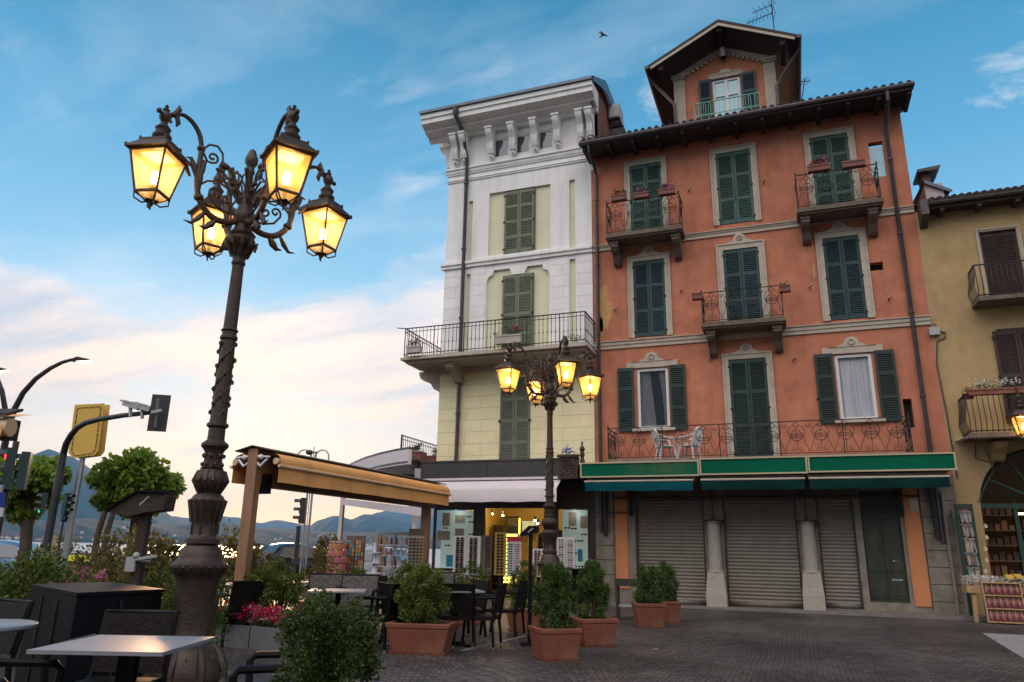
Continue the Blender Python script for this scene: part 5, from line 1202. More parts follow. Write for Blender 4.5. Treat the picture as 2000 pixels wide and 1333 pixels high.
        m.tube(X(sm),[.045-.017*min(1,i/k*1.2) for i in range(k)],8)
        for r,z,q in ((.60,5.76,.065),(.655,6.42,.055),(1.04,6.73,.045)): m.ball((r,0,z),q,8,6,sc=(1,1,.8))
        ar=m.build('arm',MT['iron_lamp'],t)
        m=MB()
        # acanthus leaves along the arm
        for r,z,dr,dz,s in ((.62,5.85,.02,.30,.05),(.64,5.95,-.05,.32,.045),(.66,6.0,.10,.25,.04),(.36,5.53,.12,-.14,.05),(.50,5.60,.15,-.20,.035),(.74,6.0,.12,.16,.03)):
            m.tube([(r,0,z),(r+dr*.5,0,z+dz*.6),(r+dr,0,z+dz),(r+dr*1.6,0,z+dz*.95)],[s*.5,s,s*.6,.006],6)
        # scrolls
        def S(pts,r=.016): m.tube(X(pts),r,5)
        S([(.64,5.9),(.52,6.02),(.38,6.06),(.25,6.0),(.20,5.88)]+spiral((.27,5.86),.07,1.1,PI,1,12))
        S([(.64,6.40),(.56,6.28)]+spiral((.50,6.36),.08,1.2,-PI/2,-1,12))
        S([(.64,6.42),(.56,6.52),(.46,6.54),(.38,6.46),(.37,6.36),(.40,6.28),(.33,6.18),(.22,6.12),(.14,6.0)])
        S([(.10,5.70),(.25,5.68),(.40,5.74),(.48,5.86)]+spiral((.41,5.90),.07,1.1,0,1,12))
        S([(.12,5.9),(.22,6.22),(.30,6.28),(.38,6.20)]+spiral((.33,6.16),.06,1.0,0,-1,10))
        # leaves and a rosette on the scroll
        for r,z,s in ((.33,6.30,.055),(.20,6.10,.045),(.40,6.22,.04),(.15,6.02,.05)): m.ball((r,0,z),s,6,5,sc=(1.2,.7,.8))
        for q in (-1,1):
            m.tube([(.14,.03*q,5.95),(.22,.12*q,6.10),(.30,.17*q,6.22),(.34,.20*q,6.18)],[.012,.014,.03,.006],5)
            m.tube([(.10,.02*q,5.86),(.16,.10*q,6.02),(.15,.18*q,6.18),(.08,.20*q,6.22)],[.012,.012,.012,.012],5)
        m.tube([(1.04,0,6.73),(.98,0,6.84),(.99,0,6.89)],[.03,.035,.01],6); m.tube([(1.0,0,6.74),(.97,0,6.64),(.99,0,6.59)],[.03,.03,.01],6)
        m.build('scrollwork',MT['iron_lamp'],ar)
        return ar
    a=arm()
    for k in range(1,4): c=dup(a,parent=t); c.rotation_euler=(0,0,k*PI/2)
    for k,rz in enumerate((22,0,40,-8)): L=lantern(t,1.13,5.40,rz=math.radians(rz)); L.rotation_euler=(0,0,k*PI/2)
    for k in range(4):
        q=k*PI/2; point((1.13*math.cos(q),1.13*math.sin(q),5.40+.54),9,(1,.60,.24),.05,t)
    return t
SL=street_lamp()
b=at(361,1330,8.0); SL.location=(b.x,b.y,0); SL.rotation_euler=(0,0,math.radians(64))
b=at(1073,1110,17.0); s2=dup(SL,(b.x,b.y,0),math.radians(38),label='second ornate lamp post with four amber lanterns, farther back in front of the sunglasses shop',sc=.955)
# partly visible wall lantern at the right border
v=at(1996,865,17.5); wl=thing('wall_lantern','amber lit hanging lantern cut by the right edge of the photograph','lantern',(0,0,0))
lantern(wl,0,0); m=MB(); m.tube([(0,0,1.40),(0,.15,1.62),(0,.6,1.70),(0,1.12,1.45)],.022,6); m.tube([(0,.5,1.69),(0,1.12,1.1)],.016,6); m.build('hanger',MT['iron'],wl)
x_w,z_w=fx(1996,865,23.4); wl.location=(x_w+.10,23.4,z_w); point((0,0,.7),10,(1,.6,.24),.05,wl)
# ================================================================== cafe furniture
def chair(mat='wicker'):
    t=thing('cafe_chair','x','chair',(0,0,0)); w,d=.36,.34; sh=.54
    m=MB(); m.box(-w+.05,w-.05,-d,d,sh-.07,sh); m.build('seat',MT[mat],t)
    m=MB(); k=7
    for i in range(k):           # woven slightly curved back
        z0=sh+.04+i*(.50/k); z1=z0+.50/k; o=.10*(i/k)
        m.add([(-w+.04,-d-.02-o,z0),(w-.04,-d-.02-o,z0),(w-.04,-d-.02-.10*((i+1)/k),z1),(-w+.04,-d-.02-.10*((i+1)/k),z1),
               (-w+.04,-d+.02-o,z0),(w-.04,-d+.02-o,z0),(w-.04,-d+.02-.10*((i+1)/k),z1),(-w+.04,-d+.02-.10*((i+1)/k),z1)],[(0,1,2,3),(7,6,5,4),(0,4,5,1),(3,2,6,7),(0,3,7,4),(1,5,6,2)])
    m.build('backrest',MT[mat],t)
    for sx in (-1,1):
        for sy in (-1,1):
            m=MB(); m.bar((sx*(w-.02),sy*(d-.02),sh),(sx*(w+.01),sy*(d+.03),.03),.045,w1=.035); l=m.build('leg',MT['blackmetal'],t)
            m=MB(); m.lathe([(.022,0),(.022,.035)],(sx*(w+.01),sy*(d+.03),0),8); m.build('foot_cap',MT['steel'],l)
        m=MB(); z=.86
        m.tube([(sx*(w+.0),d-.02,sh-.02),(sx*(w+.02),d,z-.05),(sx*(w+.02),d-.04,z-.008),(sx*(w+.02),0,z),(sx*(w+.01),-d-.04,z+.01)],.030,6); m.build('armrest',MT['blackmetal'],t)
    m=MB(); m.tube([(-w+.03,-d,sh-.1),(-w+.03,-d-.11,1.09),(w-.03,-d-.11,1.09),(w-.03,-d,sh-.1)],.026,6); m.build('back_frame',MT['blackmetal'],t)
    return t
def weave(mt,sc):
    m=MT[mt]; t=m.node_tree; b=t.nodes['Principled BSDF']; tcn=t.nodes.new('ShaderNodeTexCoord'); w1=t.nodes.new('ShaderNodeTexBrick'); mp=t.nodes.new('ShaderNodeMapping'); mp.inputs['Rotation'].default_value=(PI/2,0,0)
    t.links.new(tcn.outputs['Object'],mp.inputs[0]); t.links.new(mp.outputs[0],w1.inputs[0]); w1.inputs['Scale'].default_value=1; w1.inputs['Brick Width'].default_value=.05; w1.inputs['Row Height'].default_value=.018; w1.inputs['Mortar Size'].default_value=.003
    w1.inputs['Color1'].default_value=(.6,.6,.6,1); w1.inputs['Color2'].default_value=(1.5,1.5,1.5,1); w1.inputs['Mortar'].default_value=(.25,.25,.25,1)
    prev=b.inputs['Base Color'].links[0].from_socket; mx=t.nodes.new('ShaderNodeMix'); mx.data_type='RGBA'; mx.blend_type='MULTIPLY'; mx.inputs[0].default_value=1; t.links.new(prev,mx.inputs[6]); t.links.new(w1.outputs[0],mx.inputs[7]); t.links.new(mx.outputs[2],b.inputs['Base Color'])
    bp=t.nodes.new('ShaderNodeBump'); bp.inputs['Strength'].default_value=.8; bp.inputs['Distance'].default_value=.01; bp.invert=True; t.links.new(w1.outputs[1],bp.inputs['Height']); t.links.new(bp.outputs[0],b.inputs['Normal'])
weave('wicker',1); weave('wicker_grey',1)
VA=math.degrees(math.atan2(CF.y,CF.x))       # heading of the view
def face(dirdeg): return math.radians(dirdeg-90)
ch0=None; GCH='wicker cafe chairs on the terrace'
CH=[ # pixel x, depth, facing relative to the view direction (0 = away from camera, 180 = towards it, 90 = left, -90 = right), label, material
 (253,6.2,180,'dark wicker chair whose back stands behind the nearest grey square table',0),
 (585,5.5,100,'black armchair at the bottom edge with two armrest loops between lamp foot and big shrub',0),
 (20,4.85,-82,'dark wicker armchair in the lower left corner, its armrests pointing to the square table',0),
 (-34,7.2,150,'dark chair half visible behind the round table at the left border',0),
 (938,12.9,80,'black armchair in profile, right of the terracotta pot of the middle shrub',0),
 (893,12.9,5,'black chair seen from behind just right of the middle terracotta pot',0),
 (985,14.4,75,'slim black chair nearest the shop door, turned to the left',0),
 (905,14.0,120,'dark armchair behind the profile armchair, near the shop window',0),
 (805,12.6,-60,'dark armchair just left of the middle potted shrub',0),
 (752,12.4,65,'dark chair angled left behind the foreground shrub',0),
 (635,13.4,180,'grey wicker chair, left of the two pale backs behind the big foreground shrub',1),
 (700,13.2,180,'grey wicker chair, right of the two pale backs behind the big foreground shrub',1),
 (462,12.4,60,'dark chair standing left of the tall pergola post',0),
 (520,13.6,-20,'dark chair just right of the pergola post behind the round shrub',0),
 (850,15.4,170,'pale grey wicker chair farther back between the table and the display window',1),
 (738,14.8,200,'dark chair in the back row in front of the keyring carousel',0)]
cb=[chair('wicker'),chair('wicker_grey')]; used=[0,0]
for px,z,f,lab,k in CH:
    p=gp(px,z); rz=face(VA+f)
    if not used[k]: o=cb[k]; used[k]=1; o.location=p; o.rotation_euler=(0,0,rz)
    else: o=dup(cb[k],p,rz)
    o['label']=lab; o['group']=GCH
    if px==253: o.scale=(.93,.93,.93)
def table():
    t=thing('cafe_table','x','table',(0,0,0)); m=MB(); s=.45
    m.box(-s,s,-s,s,.88,.905); m.build('tabletop',MT['tabletop'],t)
    m=MB(); m.box(-.04,.04,-.04,.04,.04,.88); m.box(-.28,.28,-.28,.28,.86,.879); m.build('column',MT['blackmetal'],t)
    for k in range(4):
        m=MB(); a=PI/4+k*PI/2; m.bar((0,0,.05),(.36*math.cos(a),.36*math.sin(a),.02),.06,.03); m.build('foot',MT['blackmetal'],t)
    return t
tb=table(); TB=[(281,5.45,0,'nearest grey square cafe table with a bare laminate top'),(668,12.3,8,'pale topped table in front of the two grey wicker backs'),(470,13.6,0,'table behind the tall pergola post'),(890,12.9,15,'square table between the armchairs right of the middle potted shrub'),(800,14.3,5,'small table in the back row near the glass display'),(560,14.6,0,'table behind the round shrub right of the post')]
for i,(px,z,r,lab) in enumerate(TB):
    p=gp(px,z); rz=face(VA+r)+(.0 if i else .0)
    if i==0: p=Vector((p.x,p.y,0)); tb.location=p; tb.rotation_euler=(0,0,rz); o=tb
    else: o=dup(tb,p,rz)
    o['label']=lab; o['group']='square cafe tables'
m=MB(); p=gp(-8,6.5); rt=thing('round_table','round grey cafe table with a metal rim at the left border','table',(p.x,p.y,0))
m.lathe([(.40,.86),(.43,.865),(.43,.90),(.42,.905)],(p.x,p.y,0),40); m.build('tabletop',MT['tabletop'],rt); m=MB(); m.lathe([(.24,0),(.24,.02),(.04,.05),(.035,.86)],(p.x,p.y,0),16); m.build('pedestal',MT['blackmetal'],rt)
m=MB(); m.lathe([(.436,.868),(.442,.875),(.442,.895),(.436,.9)],(p.x,p.y,0),40); m.build('rim',MT['steel'],rt)
# black cabinet
A=at(150,1162,7.4);B=at(322,1151,8.25);C=at(58,1148,8.7); A.z=B.z=C.z=1.1; D=B+(C-A)
cbn=thing('terrace_cabinet','low black cabinet with a flat top beside the big lamp base','cabinet',(A.x,A.y,0)); m=MB()
def inset(k,z): c=(A+B+C+D)/4; return [((c+(q-c)*k).x,(c+(q-c)*k).y,z) for q in (A,B,D,C)]
m.add(inset(.975,.02)+inset(.975,1.06),[(3,2,1,0),(4,5,6,7),(0,1,5,4),(1,2,6,5),(2,3,7,6),(3,0,4,7)]); m.build('body',MT['cabinet'],cbn)
m=MB(); m.add(inset(1.0,1.065)+inset(1.0,1.10),[(3,2,1,0),(4,5,6,7),(0,1,5,4),(1,2,6,5),(2,3,7,6),(3,0,4,7)]); m.build('top',MT['cabinet'],cbn)
for E_,t_ in ((C,.34),(C,.67),(B,.5)): q=A.lerp(E_,t_); m=MB(); m.bar((q.x,q.y,.1),(q.x,q.y,1.0),.016); m.build('door_seam',MT['dark'],cbn)
# ------------------------------------------------------------------ patio floodlights on posts
def floodpost(px,z,ph,lab,k,hood=1.0,dirx=-1,tilt=0,top_off=0):
    p=gp(px,z); t=thing('patio_heater_post',lab,'post light',(0,0,0)); m=MB(); h=ph
    m.bar((0,0,.03),(0,0,h),.13 if k else .075); m.box(-.16,.16,-.16,.16,0,.03); m.build('post',MT['wood_dark' if k else 'blackmetal'],t)
    m=MB(); s=hood
    # wedge hood sloping down to one side
    m.prism([(-.62*s,h-.10),(-.10*s,h+.22*s),(.36*s,h+.22*s),(.42*s,h+.17*s),(.40*s,h-.08*s),(.10*s,h-.12*s),(-.20*s,h-.20*s)],'y',-.22*s,.22*s); m.build('hood',MT['wood_dark' if k else 'blackmetal'],t)
    m=MB(); m.prism([(-.66*s,h-.085),(-.10*s,h+.262*s),(.40*s,h+.262*s),(.40*s,h+.225*s),(-.10*s,h+.225*s),(-.62*s,h-.095)],'y',-.28*s,.28*s); m.build('hood_cover',MT['blackmetal'],t)
    m=MB(); m.bar((-.05,-.2*s,h-.02),(.12*s,-.23*s,h+.15*s),.025); m.build('bracket',MT['steel'],t)
    m=MB(); m.box(-.13,-.0,-.12,.10,1.20,1.40) if k else m.box(-.06,.05,-.08,.08,1.28,1.42)
    if k: m.box(-.02,.20,-.10,-.06,1.34,1.39); m.bar((.0,-.1,1.37),(.30,-.12,1.42),.04); m.ball((0,-.1,1.42),.05,8,6); m.build('clamp',MT['greyplastic'],t)
    t.location=p; t.rotation_euler=(0,0,face(VA)); return t
f1=floodpost(277,10.6,2.12,'dark brown post with a slanting hood and a pale clamp behind the black cabinet',1,.80)
f2=floodpost(1036,13.2,1.92,'slim dark post with a small round-ended hood standing in front of the shop door',0,.36)
m=MB(); m.tube([(.13,-.06,1.85+.14*math.sin(0))]+[(.13+.13*math.cos(PI*2*k/12),-.16,1.93+.13*math.sin(PI*2*k/12)) for k in range(13)],.018,5); m.build('lamp_ring',MT['steel'],f2)
m=MB(); m.ball((.20,-.12,1.02),.10,8,6,sc=(1,.6,.8)); m.ball((-.16,-.1,1.25),.07,8,6); m.build('socket_cover',MT['greyplastic'],f2)
# ------------------------------------------------------------------ pergola awnings
def pergola(Lp,Rp,zt,lab,cs=.84,post=(.03,.93),name='pergola_awning',sag=0):
    """two rolled awnings back to back on a beam from Lp to Rp (ground points), carried by posts"""
    L=Vector((Lp.x,Lp.y,0)); Rr=Vector((Rp.x,Rp.y,0)); d=(Rr-L); n=d.length; d.normalize(); a=math.atan2(d.y,d.x)
    t=thing(name,lab,'awning',(0,0,0)); w=.62*cs
    m=MB(); q_=w*.72; m.prism([(-q_,zt+.0),(0,zt+.09),(q_,zt+.0),(q_,zt-.02),(0,zt+.07),(-q_,zt-.02)],'x',-.12,n+.06); m.build('cover_board',MT['wood_dark'],t)
    m=MB(); m.box(-.0,n,-.10,.10,zt-.62,zt-.04); m.build('beam',MT['pergwood'],t)
    for s in (-1,1):
        vs=[];N_=34
        prof=[(.10,zt+.035),(w*.62,zt-.035),(w*.86,zt-.07),(w*.99,zt-.14),(w*1.02,zt-.22),(w*.97,zt-.28),(w*.97,zt-.56)]
        for j,(u,z) in enumerate(prof):
            for k in range(N_+1): vs.append((.04+(n-.08)*k/N_,s*(u+(.005*math.sin(k*1.1+s) if j>=5 else 0)),z+(.004*math.sin(k*.9) if j==6 else 0)))
        m=MB(); m.add(vs,[(j*(N_+1)+k,j*(N_+1)+k+1,(j+1)*(N_+1)+k+1,(j+1)*(N_+1)+k) for j in range(len(prof)-1) for k in range(N_)]); c=m.build('awning_cloth',MT['awn_tan'],t,sharp=70,fixn=False)
        m=MB(); m.tube([(0,s*w*.86,zt-.19),(n,s*w*.86,zt-.19)],.060,10); m.build('roller_tube',MT['tube_tan'],c)
        m=MB(); m.tube([(0,s*w*1.02,zt-.275),(n,s*w*1.02,zt-.275)],.030,8); m.build('front_bar',MT['tube_tan'],c)
        m=MB(); m.tube([(-.05,s*.10,zt-.22),(-.07,s*w*.35,zt-.28),(-.06,s*w*.6,zt-.16)],.022,5); m.ball((-.07,s*w*.35,zt-.12),.05,8,6); m.bar((-.06,s*.1,zt-.1),(-.06,s*w*.7,zt-.12),.03); m.build('folding_arm',MT['whiteplastic'],c)
    for f in post:
        m=MB(); x=n*f; m.box(x-.075,x+.075,-.105,.105,0,zt+.03); pq=m.build('post',MT['pergwood'],t)
    m=MB(); m.box(n*post[0]+.10,n*post[0]+.32,-.16,.14,zt-.74,zt-.40); m.build('loudspeaker',MT['blackmetal'],t)
    t.location=L; t.rotation_euler=(0,0,a); return t
Lp=gp(480,12.7);Rp=gp(840,19.0)
pergola(Lp,Rp,3.22,'long pergola of two rolled tan awnings on dark posts over the cafe terrace',post=(.0,.955))
Lp=at(-90,1060,11.5);Rp=at(-12,1060,9.8)
def stub():
    t=thing('kiosk_awning','rolled brown awning end entering at the left border above the traffic signal','awning',(0,0,0))
    v=at(22,835,8.5)
    m=MB(); n=2.2; z=v.z
    m.tube([(-n,0,z),(0,0,z)],.11,10); m.build('roller_tube',MT['tube_tan'],t)
    m=MB(); m.quad((-n,-.10,z-.02),(-.03,-.10,z-.02),(-.05,-.11,z-.34),(-n,-.11,z-.34)); m.quad((-n,.4,z+.22),(-.02,.4,z+.22),(-.03,-.06,z+.10),(-n,-.06,z+.10)); m.build('awning_cloth',MT['awn_tan'],t,fixn=False)
    m=MB(); m.prism([(-.14,z+.14),(.12,z+.24),(.12,z+.21),(-.14,z+.11)],'x',-n,.02); m.box(-n,-.1,.1,.3,z-.12,z+.12); m.build('cover_board',MT['wood_dark'],t)
    m=MB(); m.box(-n+.2,-n+.4,.1,.3,0,z-.12); m.build('post',MT['wood_dark'],t)
    t.location=(v.x,v.y,0); t.rotation_euler=(0,0,face(VA))
stub()
# ================================================================== potted shrubs
def pot(t,w,d,h,sauc=True,mat='terra'):
    m=MB(); b=.80; rim=.05
    def ring(a,b_,z): return [(-a,-b_,z),(a,-b_,z),(a,b_,z),(-a,b_,z)]
    W2,D2=w/2,d/2
    lv=[(W2*b,D2*b,.03),(W2*.97,D2*.97,h-.09),(W2*.94,D2*.94,h-.088),(W2,D2,h-.07),(W2*1.02,D2*1.02,h-.01),(W2,D2,h),(W2-.05,D2-.05,h),(W2-.06,D2-.06,h-.08)]
    vs=[];
    for a,b_,z in lv: vs+=ring(a,b_,z)
    F=[(i*4+k,i*4+(k+1)%4,(i+1)*4+(k+1)%4,(i+1)*4+k) for i in range(len(lv)-1) for k in range(4)]+[(3,2,1,0)]
    m.add(vs,F); o=m.build('pot',MT[mat],t)
    bv=o.modifiers.new('bevel','BEVEL'); bv.width=.014; bv.segments=2
    m=MB(); m.box(-W2+.065,W2-.065,-D2+.065,D2-.065,h-.14,h-.05); m.build('soil',MT['soil'],t)
    if sauc:
        m=MB(); q=.90; vs=ring(W2*q*.95,D2*q*.95,0)+ring(W2*q,D2*q,.045)+ring(W2*q-.03,D2*q-.03,.045)+ring(W2*q-.03,D2*q-.03,.02); F=[(i*4+k,i*4+(k+1)%4,(i+1)*4+(k+1)%4,(i+1)*4+k) for i in range(3) for k in range(4)]+[(3,2,1,0),(12,13,14,15)]
        m.add(vs,F); m.build('saucer',MT[mat],t)
def potshrub(P,rz,w,d,h,fr,fz,n,ls,mat,seed,lab,shape='ball',K=64,cl=.25,sauc=True,inner=.62,cat='potted shrub'):
    t=thing('potted_shrub',lab,cat,(0,0,0)); pot(t,w,d,h,sauc)
    m=MB(); rs=random.Random(seed)
    for k in range(5): a=rs.uniform(0,6.3); m.tube([(0,0,h-.08),(.05*math.cos(a),.05*math.sin(a),h+.15),(.5*fr[0]*math.cos(a),.5*fr[1]*math.sin(a),h+fz)],[.02,.014,.006],5)
    m.build('stem',MT['bark'],t)
    shrub(t,(0,0,h+fz),fr,n,ls,MT[mat],seed,shape,K,cl,inner)
    t.location=(P.x,P.y,0); t.rotation_euler=(0,0,rz); return t
def gpy(X,Y): r=ray(X,Y); return CP+r*(-1.6/r.z)
YW=YAW
p=gp(832,12.0); potshrub(p,math.radians(12),1.02,.62,.46,(.43,.38,.44),.38,15000,.036,'lf_box',101,'round olive-green box shrub in a long terracotta trough, middle of the terrace edge')
p=gp(1084,11.6); potshrub(p,math.radians(38),.66,.60,.46,(.31,.31,.46),.40,15000,.034,'lf_dark',102,'oval dark green shrub in the terracotta pot nearest the camera, before the shop',shape='cone')
p=gp(1157,13.3); potshrub(p,math.radians(40),.68,.62,.46,(.28,.28,.46),.42,14000,.034,'lf_dark',103,'oval dark green shrub in the second terracotta pot, just behind the nearest one',shape='cone')
p=gp(1263,16.7); potshrub(p,math.radians(22),.66,.62,.50,(.34,.32,.40),.38,9500,.038,'lf_dark',104,'rounded green shrub in a terracotta pot before the left roller shutter',shape='box')
p=gp(1297,17.8); potshrub(p,math.radians(22),.60,.56,.48,(.28,.28,.42),.42,8000,.038,'lf_dark',105,'shrub in the rear terracotta pot half hidden beside the one at the left roller shutter',shape='cone')
p=gp(1024,15.3); potshrub(p,math.radians(35),.62,.5,.46,(.28,.26,.46),.42,6000,.038,'lf_dark',106,'dark shrub in a terracotta pot behind the slim post at the shop door',shape='cone')
p=gp(549,12.7); potshrub(p,math.radians(21),.80,.55,.50,(.46,.42,.42),.40,13000,.038,'lf_box',107,'round yellow-green box shrub in a terracotta trough between post and flower trough')
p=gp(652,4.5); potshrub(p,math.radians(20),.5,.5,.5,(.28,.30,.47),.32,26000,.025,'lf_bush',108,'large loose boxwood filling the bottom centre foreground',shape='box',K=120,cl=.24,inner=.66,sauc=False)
for px,z,fr,fz,n,mt,seed,lab,hh in ((690,15.5,(.40,.36,.42),.30,1500,'lf_box',111,'small round yellow-green shrub in front of the postcard racks',.5),
  (628,16.0,(.45,.38,.62),.42,1500,'lf_red',112,'loose shrub with reddish tips below the keyring carousel',.5),
  (790,15.0,(.30,.28,.50),.34,1300,'lf_box',113,'narrow light green shrub left of the pergola rear post',.5),
  (925,16.5,(.34,.3,.48),.34,1300,'lf_dark',114,'dark green shrub beneath the white sunglasses rack left of the shop door',.5),
  (895,16.3,(.24,.22,.34),.36,800,'lf_box',115,'small light green shrub at the foot of the left display window',.5),
  (822,15.8,(.25,.22,.52),.34,900,'lf_box',116,'narrow shrub touching the sunglasses column left of the rear post',.5)):
    potshrub(gp(px,z),.3,.62,.5,.46,fr,fz,n,.06,mt,seed,lab)
# free growing hedges and shrubs
def bush(px,z,rad,n,ls,mt,seed,lab,cat='shrub',zc=None,K=40,cl=.3,shape='ball',extra=None,name='garden_shrub'):
    p=gp(px,z); t=thing(name,lab,cat,(p.x,p.y,0)); zc=zc or rad[2]
    m=MB(); rs=random.Random(seed)
    for k in range(6): a=rs.uniform(0,6.3); m.tube([(p.x+.08*math.cos(a),p.y+.08*math.sin(a),0),(p.x+.55*rad[0]*math.cos(a),p.y+.55*rad[0]*math.sin(a),zc*1.2)],[.03,.008],5)
    m.build('stem',MT['bark'],t)
    shrub(t,(p.x,p.y,zc),rad,n,ls,MT[mt],seed,shape,K,cl,.6)
    if extra:
        for (fm,k,s) in extra: flowers(t,(p.x-.3*FH.x*rad[1],p.y-.3*FH.y*rad[1],zc+rad[2]*.45),(rad[0]*.75,rad[1]*.5,rad[2]*.42),k,s,MT[fm],seed+7,K=30)
    return t
bush(45,11.5,(.95,.75,.70),5200,.075,'lf_box',201,'dense dark green hedge shrub at the left behind the cabinet',zc=.75,shape='box')
bush(-70,10.5,(1.0,.8,.75),3200,.075,'lf_box',202,'dark green hedge shrub running out of the left border',zc=.75,shape='box')
bush(160,13.5,(.80,.55,.50),2600,.06,'lf_red',203,'low azalea bush with pink blossom behind the cabinet','azalea',zc=.66,extra=[('fl_pink',420,.05),('fl_crim',160,.045)],name='azalea_bush')
for i,(px,z,r,s,lab) in enumerate(((215,15.5,(.75,.6,.80),211,'photinia shrub with reddish tips under the yellow sign'),(275,15.0,(.85,.6,.85),212,'photinia shrub behind the slanting hood post'),(335,15.8,(.75,.6,.78),213,'reddish photinia shrub directly left of the big lamp drum'),(455,15.2,(.80,.6,.86),214,'sunlit reddish photinia between the big lamp and the pergola post'),(505,16.5,(.35,.4,.70),215,'photinia shrub just right of the pergola post before the small car'))):
    bush(px,z,r,1500,.115,'lf_red',s,lab,zc=.98 if i!=4 else .9,K=34,cl=.36)
bush(330,11.3,(.26,.26,.62),2000,.05,'lf_box',221,'small bright green conifer against the left side of the lamp drum','conifer',zc=.7,shape='cone',name='small_conifer')
bush(425,10.2,(.22,.3,.55),1400,.05,'lf_dark',222,'dark green shrub touching the right side of the lamp drum',zc=.75,shape='cone')
bush(655,27,(.75,.7,.80),900,.16,'lf_red',223,'wispy roadside shrub right of the small dark car',zc=1.2)
bush(128,27,(.5,.5,.5),500,.12,'lf_box',224,'small green plant beside the bench at the lakeside','plant',zc=1.25)
# flower trough
A=gpy(405,1252); A=gp(412,12.5); B=gp(590,11.7)
t=thing('flower_trough','long grey concrete trough full of red, pink and white flowers right of the big lamp','flower trough',(A.x,A.y,0)); dv=(B-A).normalized(); nv=Vector((-dv.y,dv.x,0))
m=MB(); m.add([tuple(q+Vector((0,0,z))) for z in (0,.34) for q in (A,B,B+nv*.5,A+nv*.5)],[(3,2,1,0),(0,1,5,4),(1,2,6,5),(2,3,7,6),(3,0,4,7)]); ip=[A+dv*.05+nv*.05,B-dv*.05+nv*.05,B-dv*.05+nv*.45,A+dv*.05+nv*.45]
m.add([tuple(q+Vector((0,0,.34))) for q in (A,B,B+nv*.5,A+nv*.5)]+[tuple(q+Vector((0,0,.34))) for q in ip]+[tuple(q+Vector((0,0,.27))) for q in ip],[(0,1,5,4),(1,2,6,5),(2,3,7,6),(3,0,4,7),(4,5,9,8),(5,6,10,9),(6,7,11,10),(7,4,8,11)]); m.build('trough',MT['trough'],t,fixn=False)
m=MB(); m.add([tuple(q+Vector((0,0,.28))) for q in ip],[(0,1,2,3)]); m.build('soil',MT['soil'],t)
m=MB(); q=A.lerp(B,.55)-nv*.003; m.bar((q.x,q.y,.01),(q.x,q.y,.335),.012); m.build('joint',MT['dark'],t)
n=(B-A).length; K=int(n/.17)
for k in range(K):
    q=A+dv*(.10+.17*k)+nv*(.16+.12*(k%2)); s=thing('x','x','x') if False else None
    shrub(t,(q.x,q.y,.40),(.14,.14,.12),170,.045,MT['lf_bal'],300+k,K=10,cl=.5,cs=0)
    fm=['fl_crim','fl_white','fl_crim','fl_cream'][k%4]
    flowers(t,(q.x-.04*nv.x,q.y-.04*nv.y,.47+.06*(fm=='fl_crim')),(.11,.09,.09),230,.040,MT[fm],400+k,K=14)
# ================================================================== trees
def tree(px,z,ctr,rad,n,trunk,seed,lab,ls=.165,K=46,tr=.14,ex=None):
    p=gp(px,z); t=thing('linden_tree',lab,'tree',(p.x,p.y,0)); m=MB(); rs=random.Random(seed)
    c=Vector((p.x+ctr[0]*RH.x,p.y+ctr[0]*RH.y,ctr[1])); zt=ctr[1]-rad[2]*.35
    m.tube([(p.x,p.y,-.02),(p.x+.02,p.y,zt*.5),(c.x*.3+p.x*.7,c.y*.3+p.y*.7,zt)],[tr*1.25,tr,tr*.9],10)
    for k in range(7):
        a=2*PI*k/7+rs.random(); q=(c.x+rad[0]*.6*math.cos(a),c.y+rad[1]*.6*math.sin(a),c.z+rad[2]*rs.uniform(-.2,.5))
        b0=(c.x*.3+p.x*.7,c.y*.3+p.y*.7,zt-.05); m.tube([b0,tuple((b0[i]+q[i])/2+(0,0,.12)[i] for i in range(3)),q],[tr*.55,tr*.35,tr*.12],6)
    m.build('trunk',MT['bark'],t)
    rng=np.random.default_rng(seed); P,Nn=blobpts(rng,(c.x,c.y,c.z),rad,n,K,.34,'ball',.5)
    leafmesh('crown',MT['lf_tree'],t,P,Nn,ls,rng,aspect=.75,up=-.35,jit=.7)
    return t
tree(262,22,(.0,3.38),(1.22,1.2,.92),15000,0,501,'rounded linden tree right of the yellow sign, its crown touching the slanting hood',tr=.20)
tree(188,27,(.9,3.9),(.9,.9,.62),3500,0,502,'linden behind, with the thin trunk directly right of the sign pole',tr=.11)
tree(205,31,(1.0,4.1),(.95,1.0,.65),3000,0,503,'linden farther back, with an ivy-clad trunk beside the thin one',tr=.12)
tree(52,20,(-.55,3.05),(1.12,1.1,.78),12000,0,504,'linden tree at the left behind the traffic signals',tr=.15)
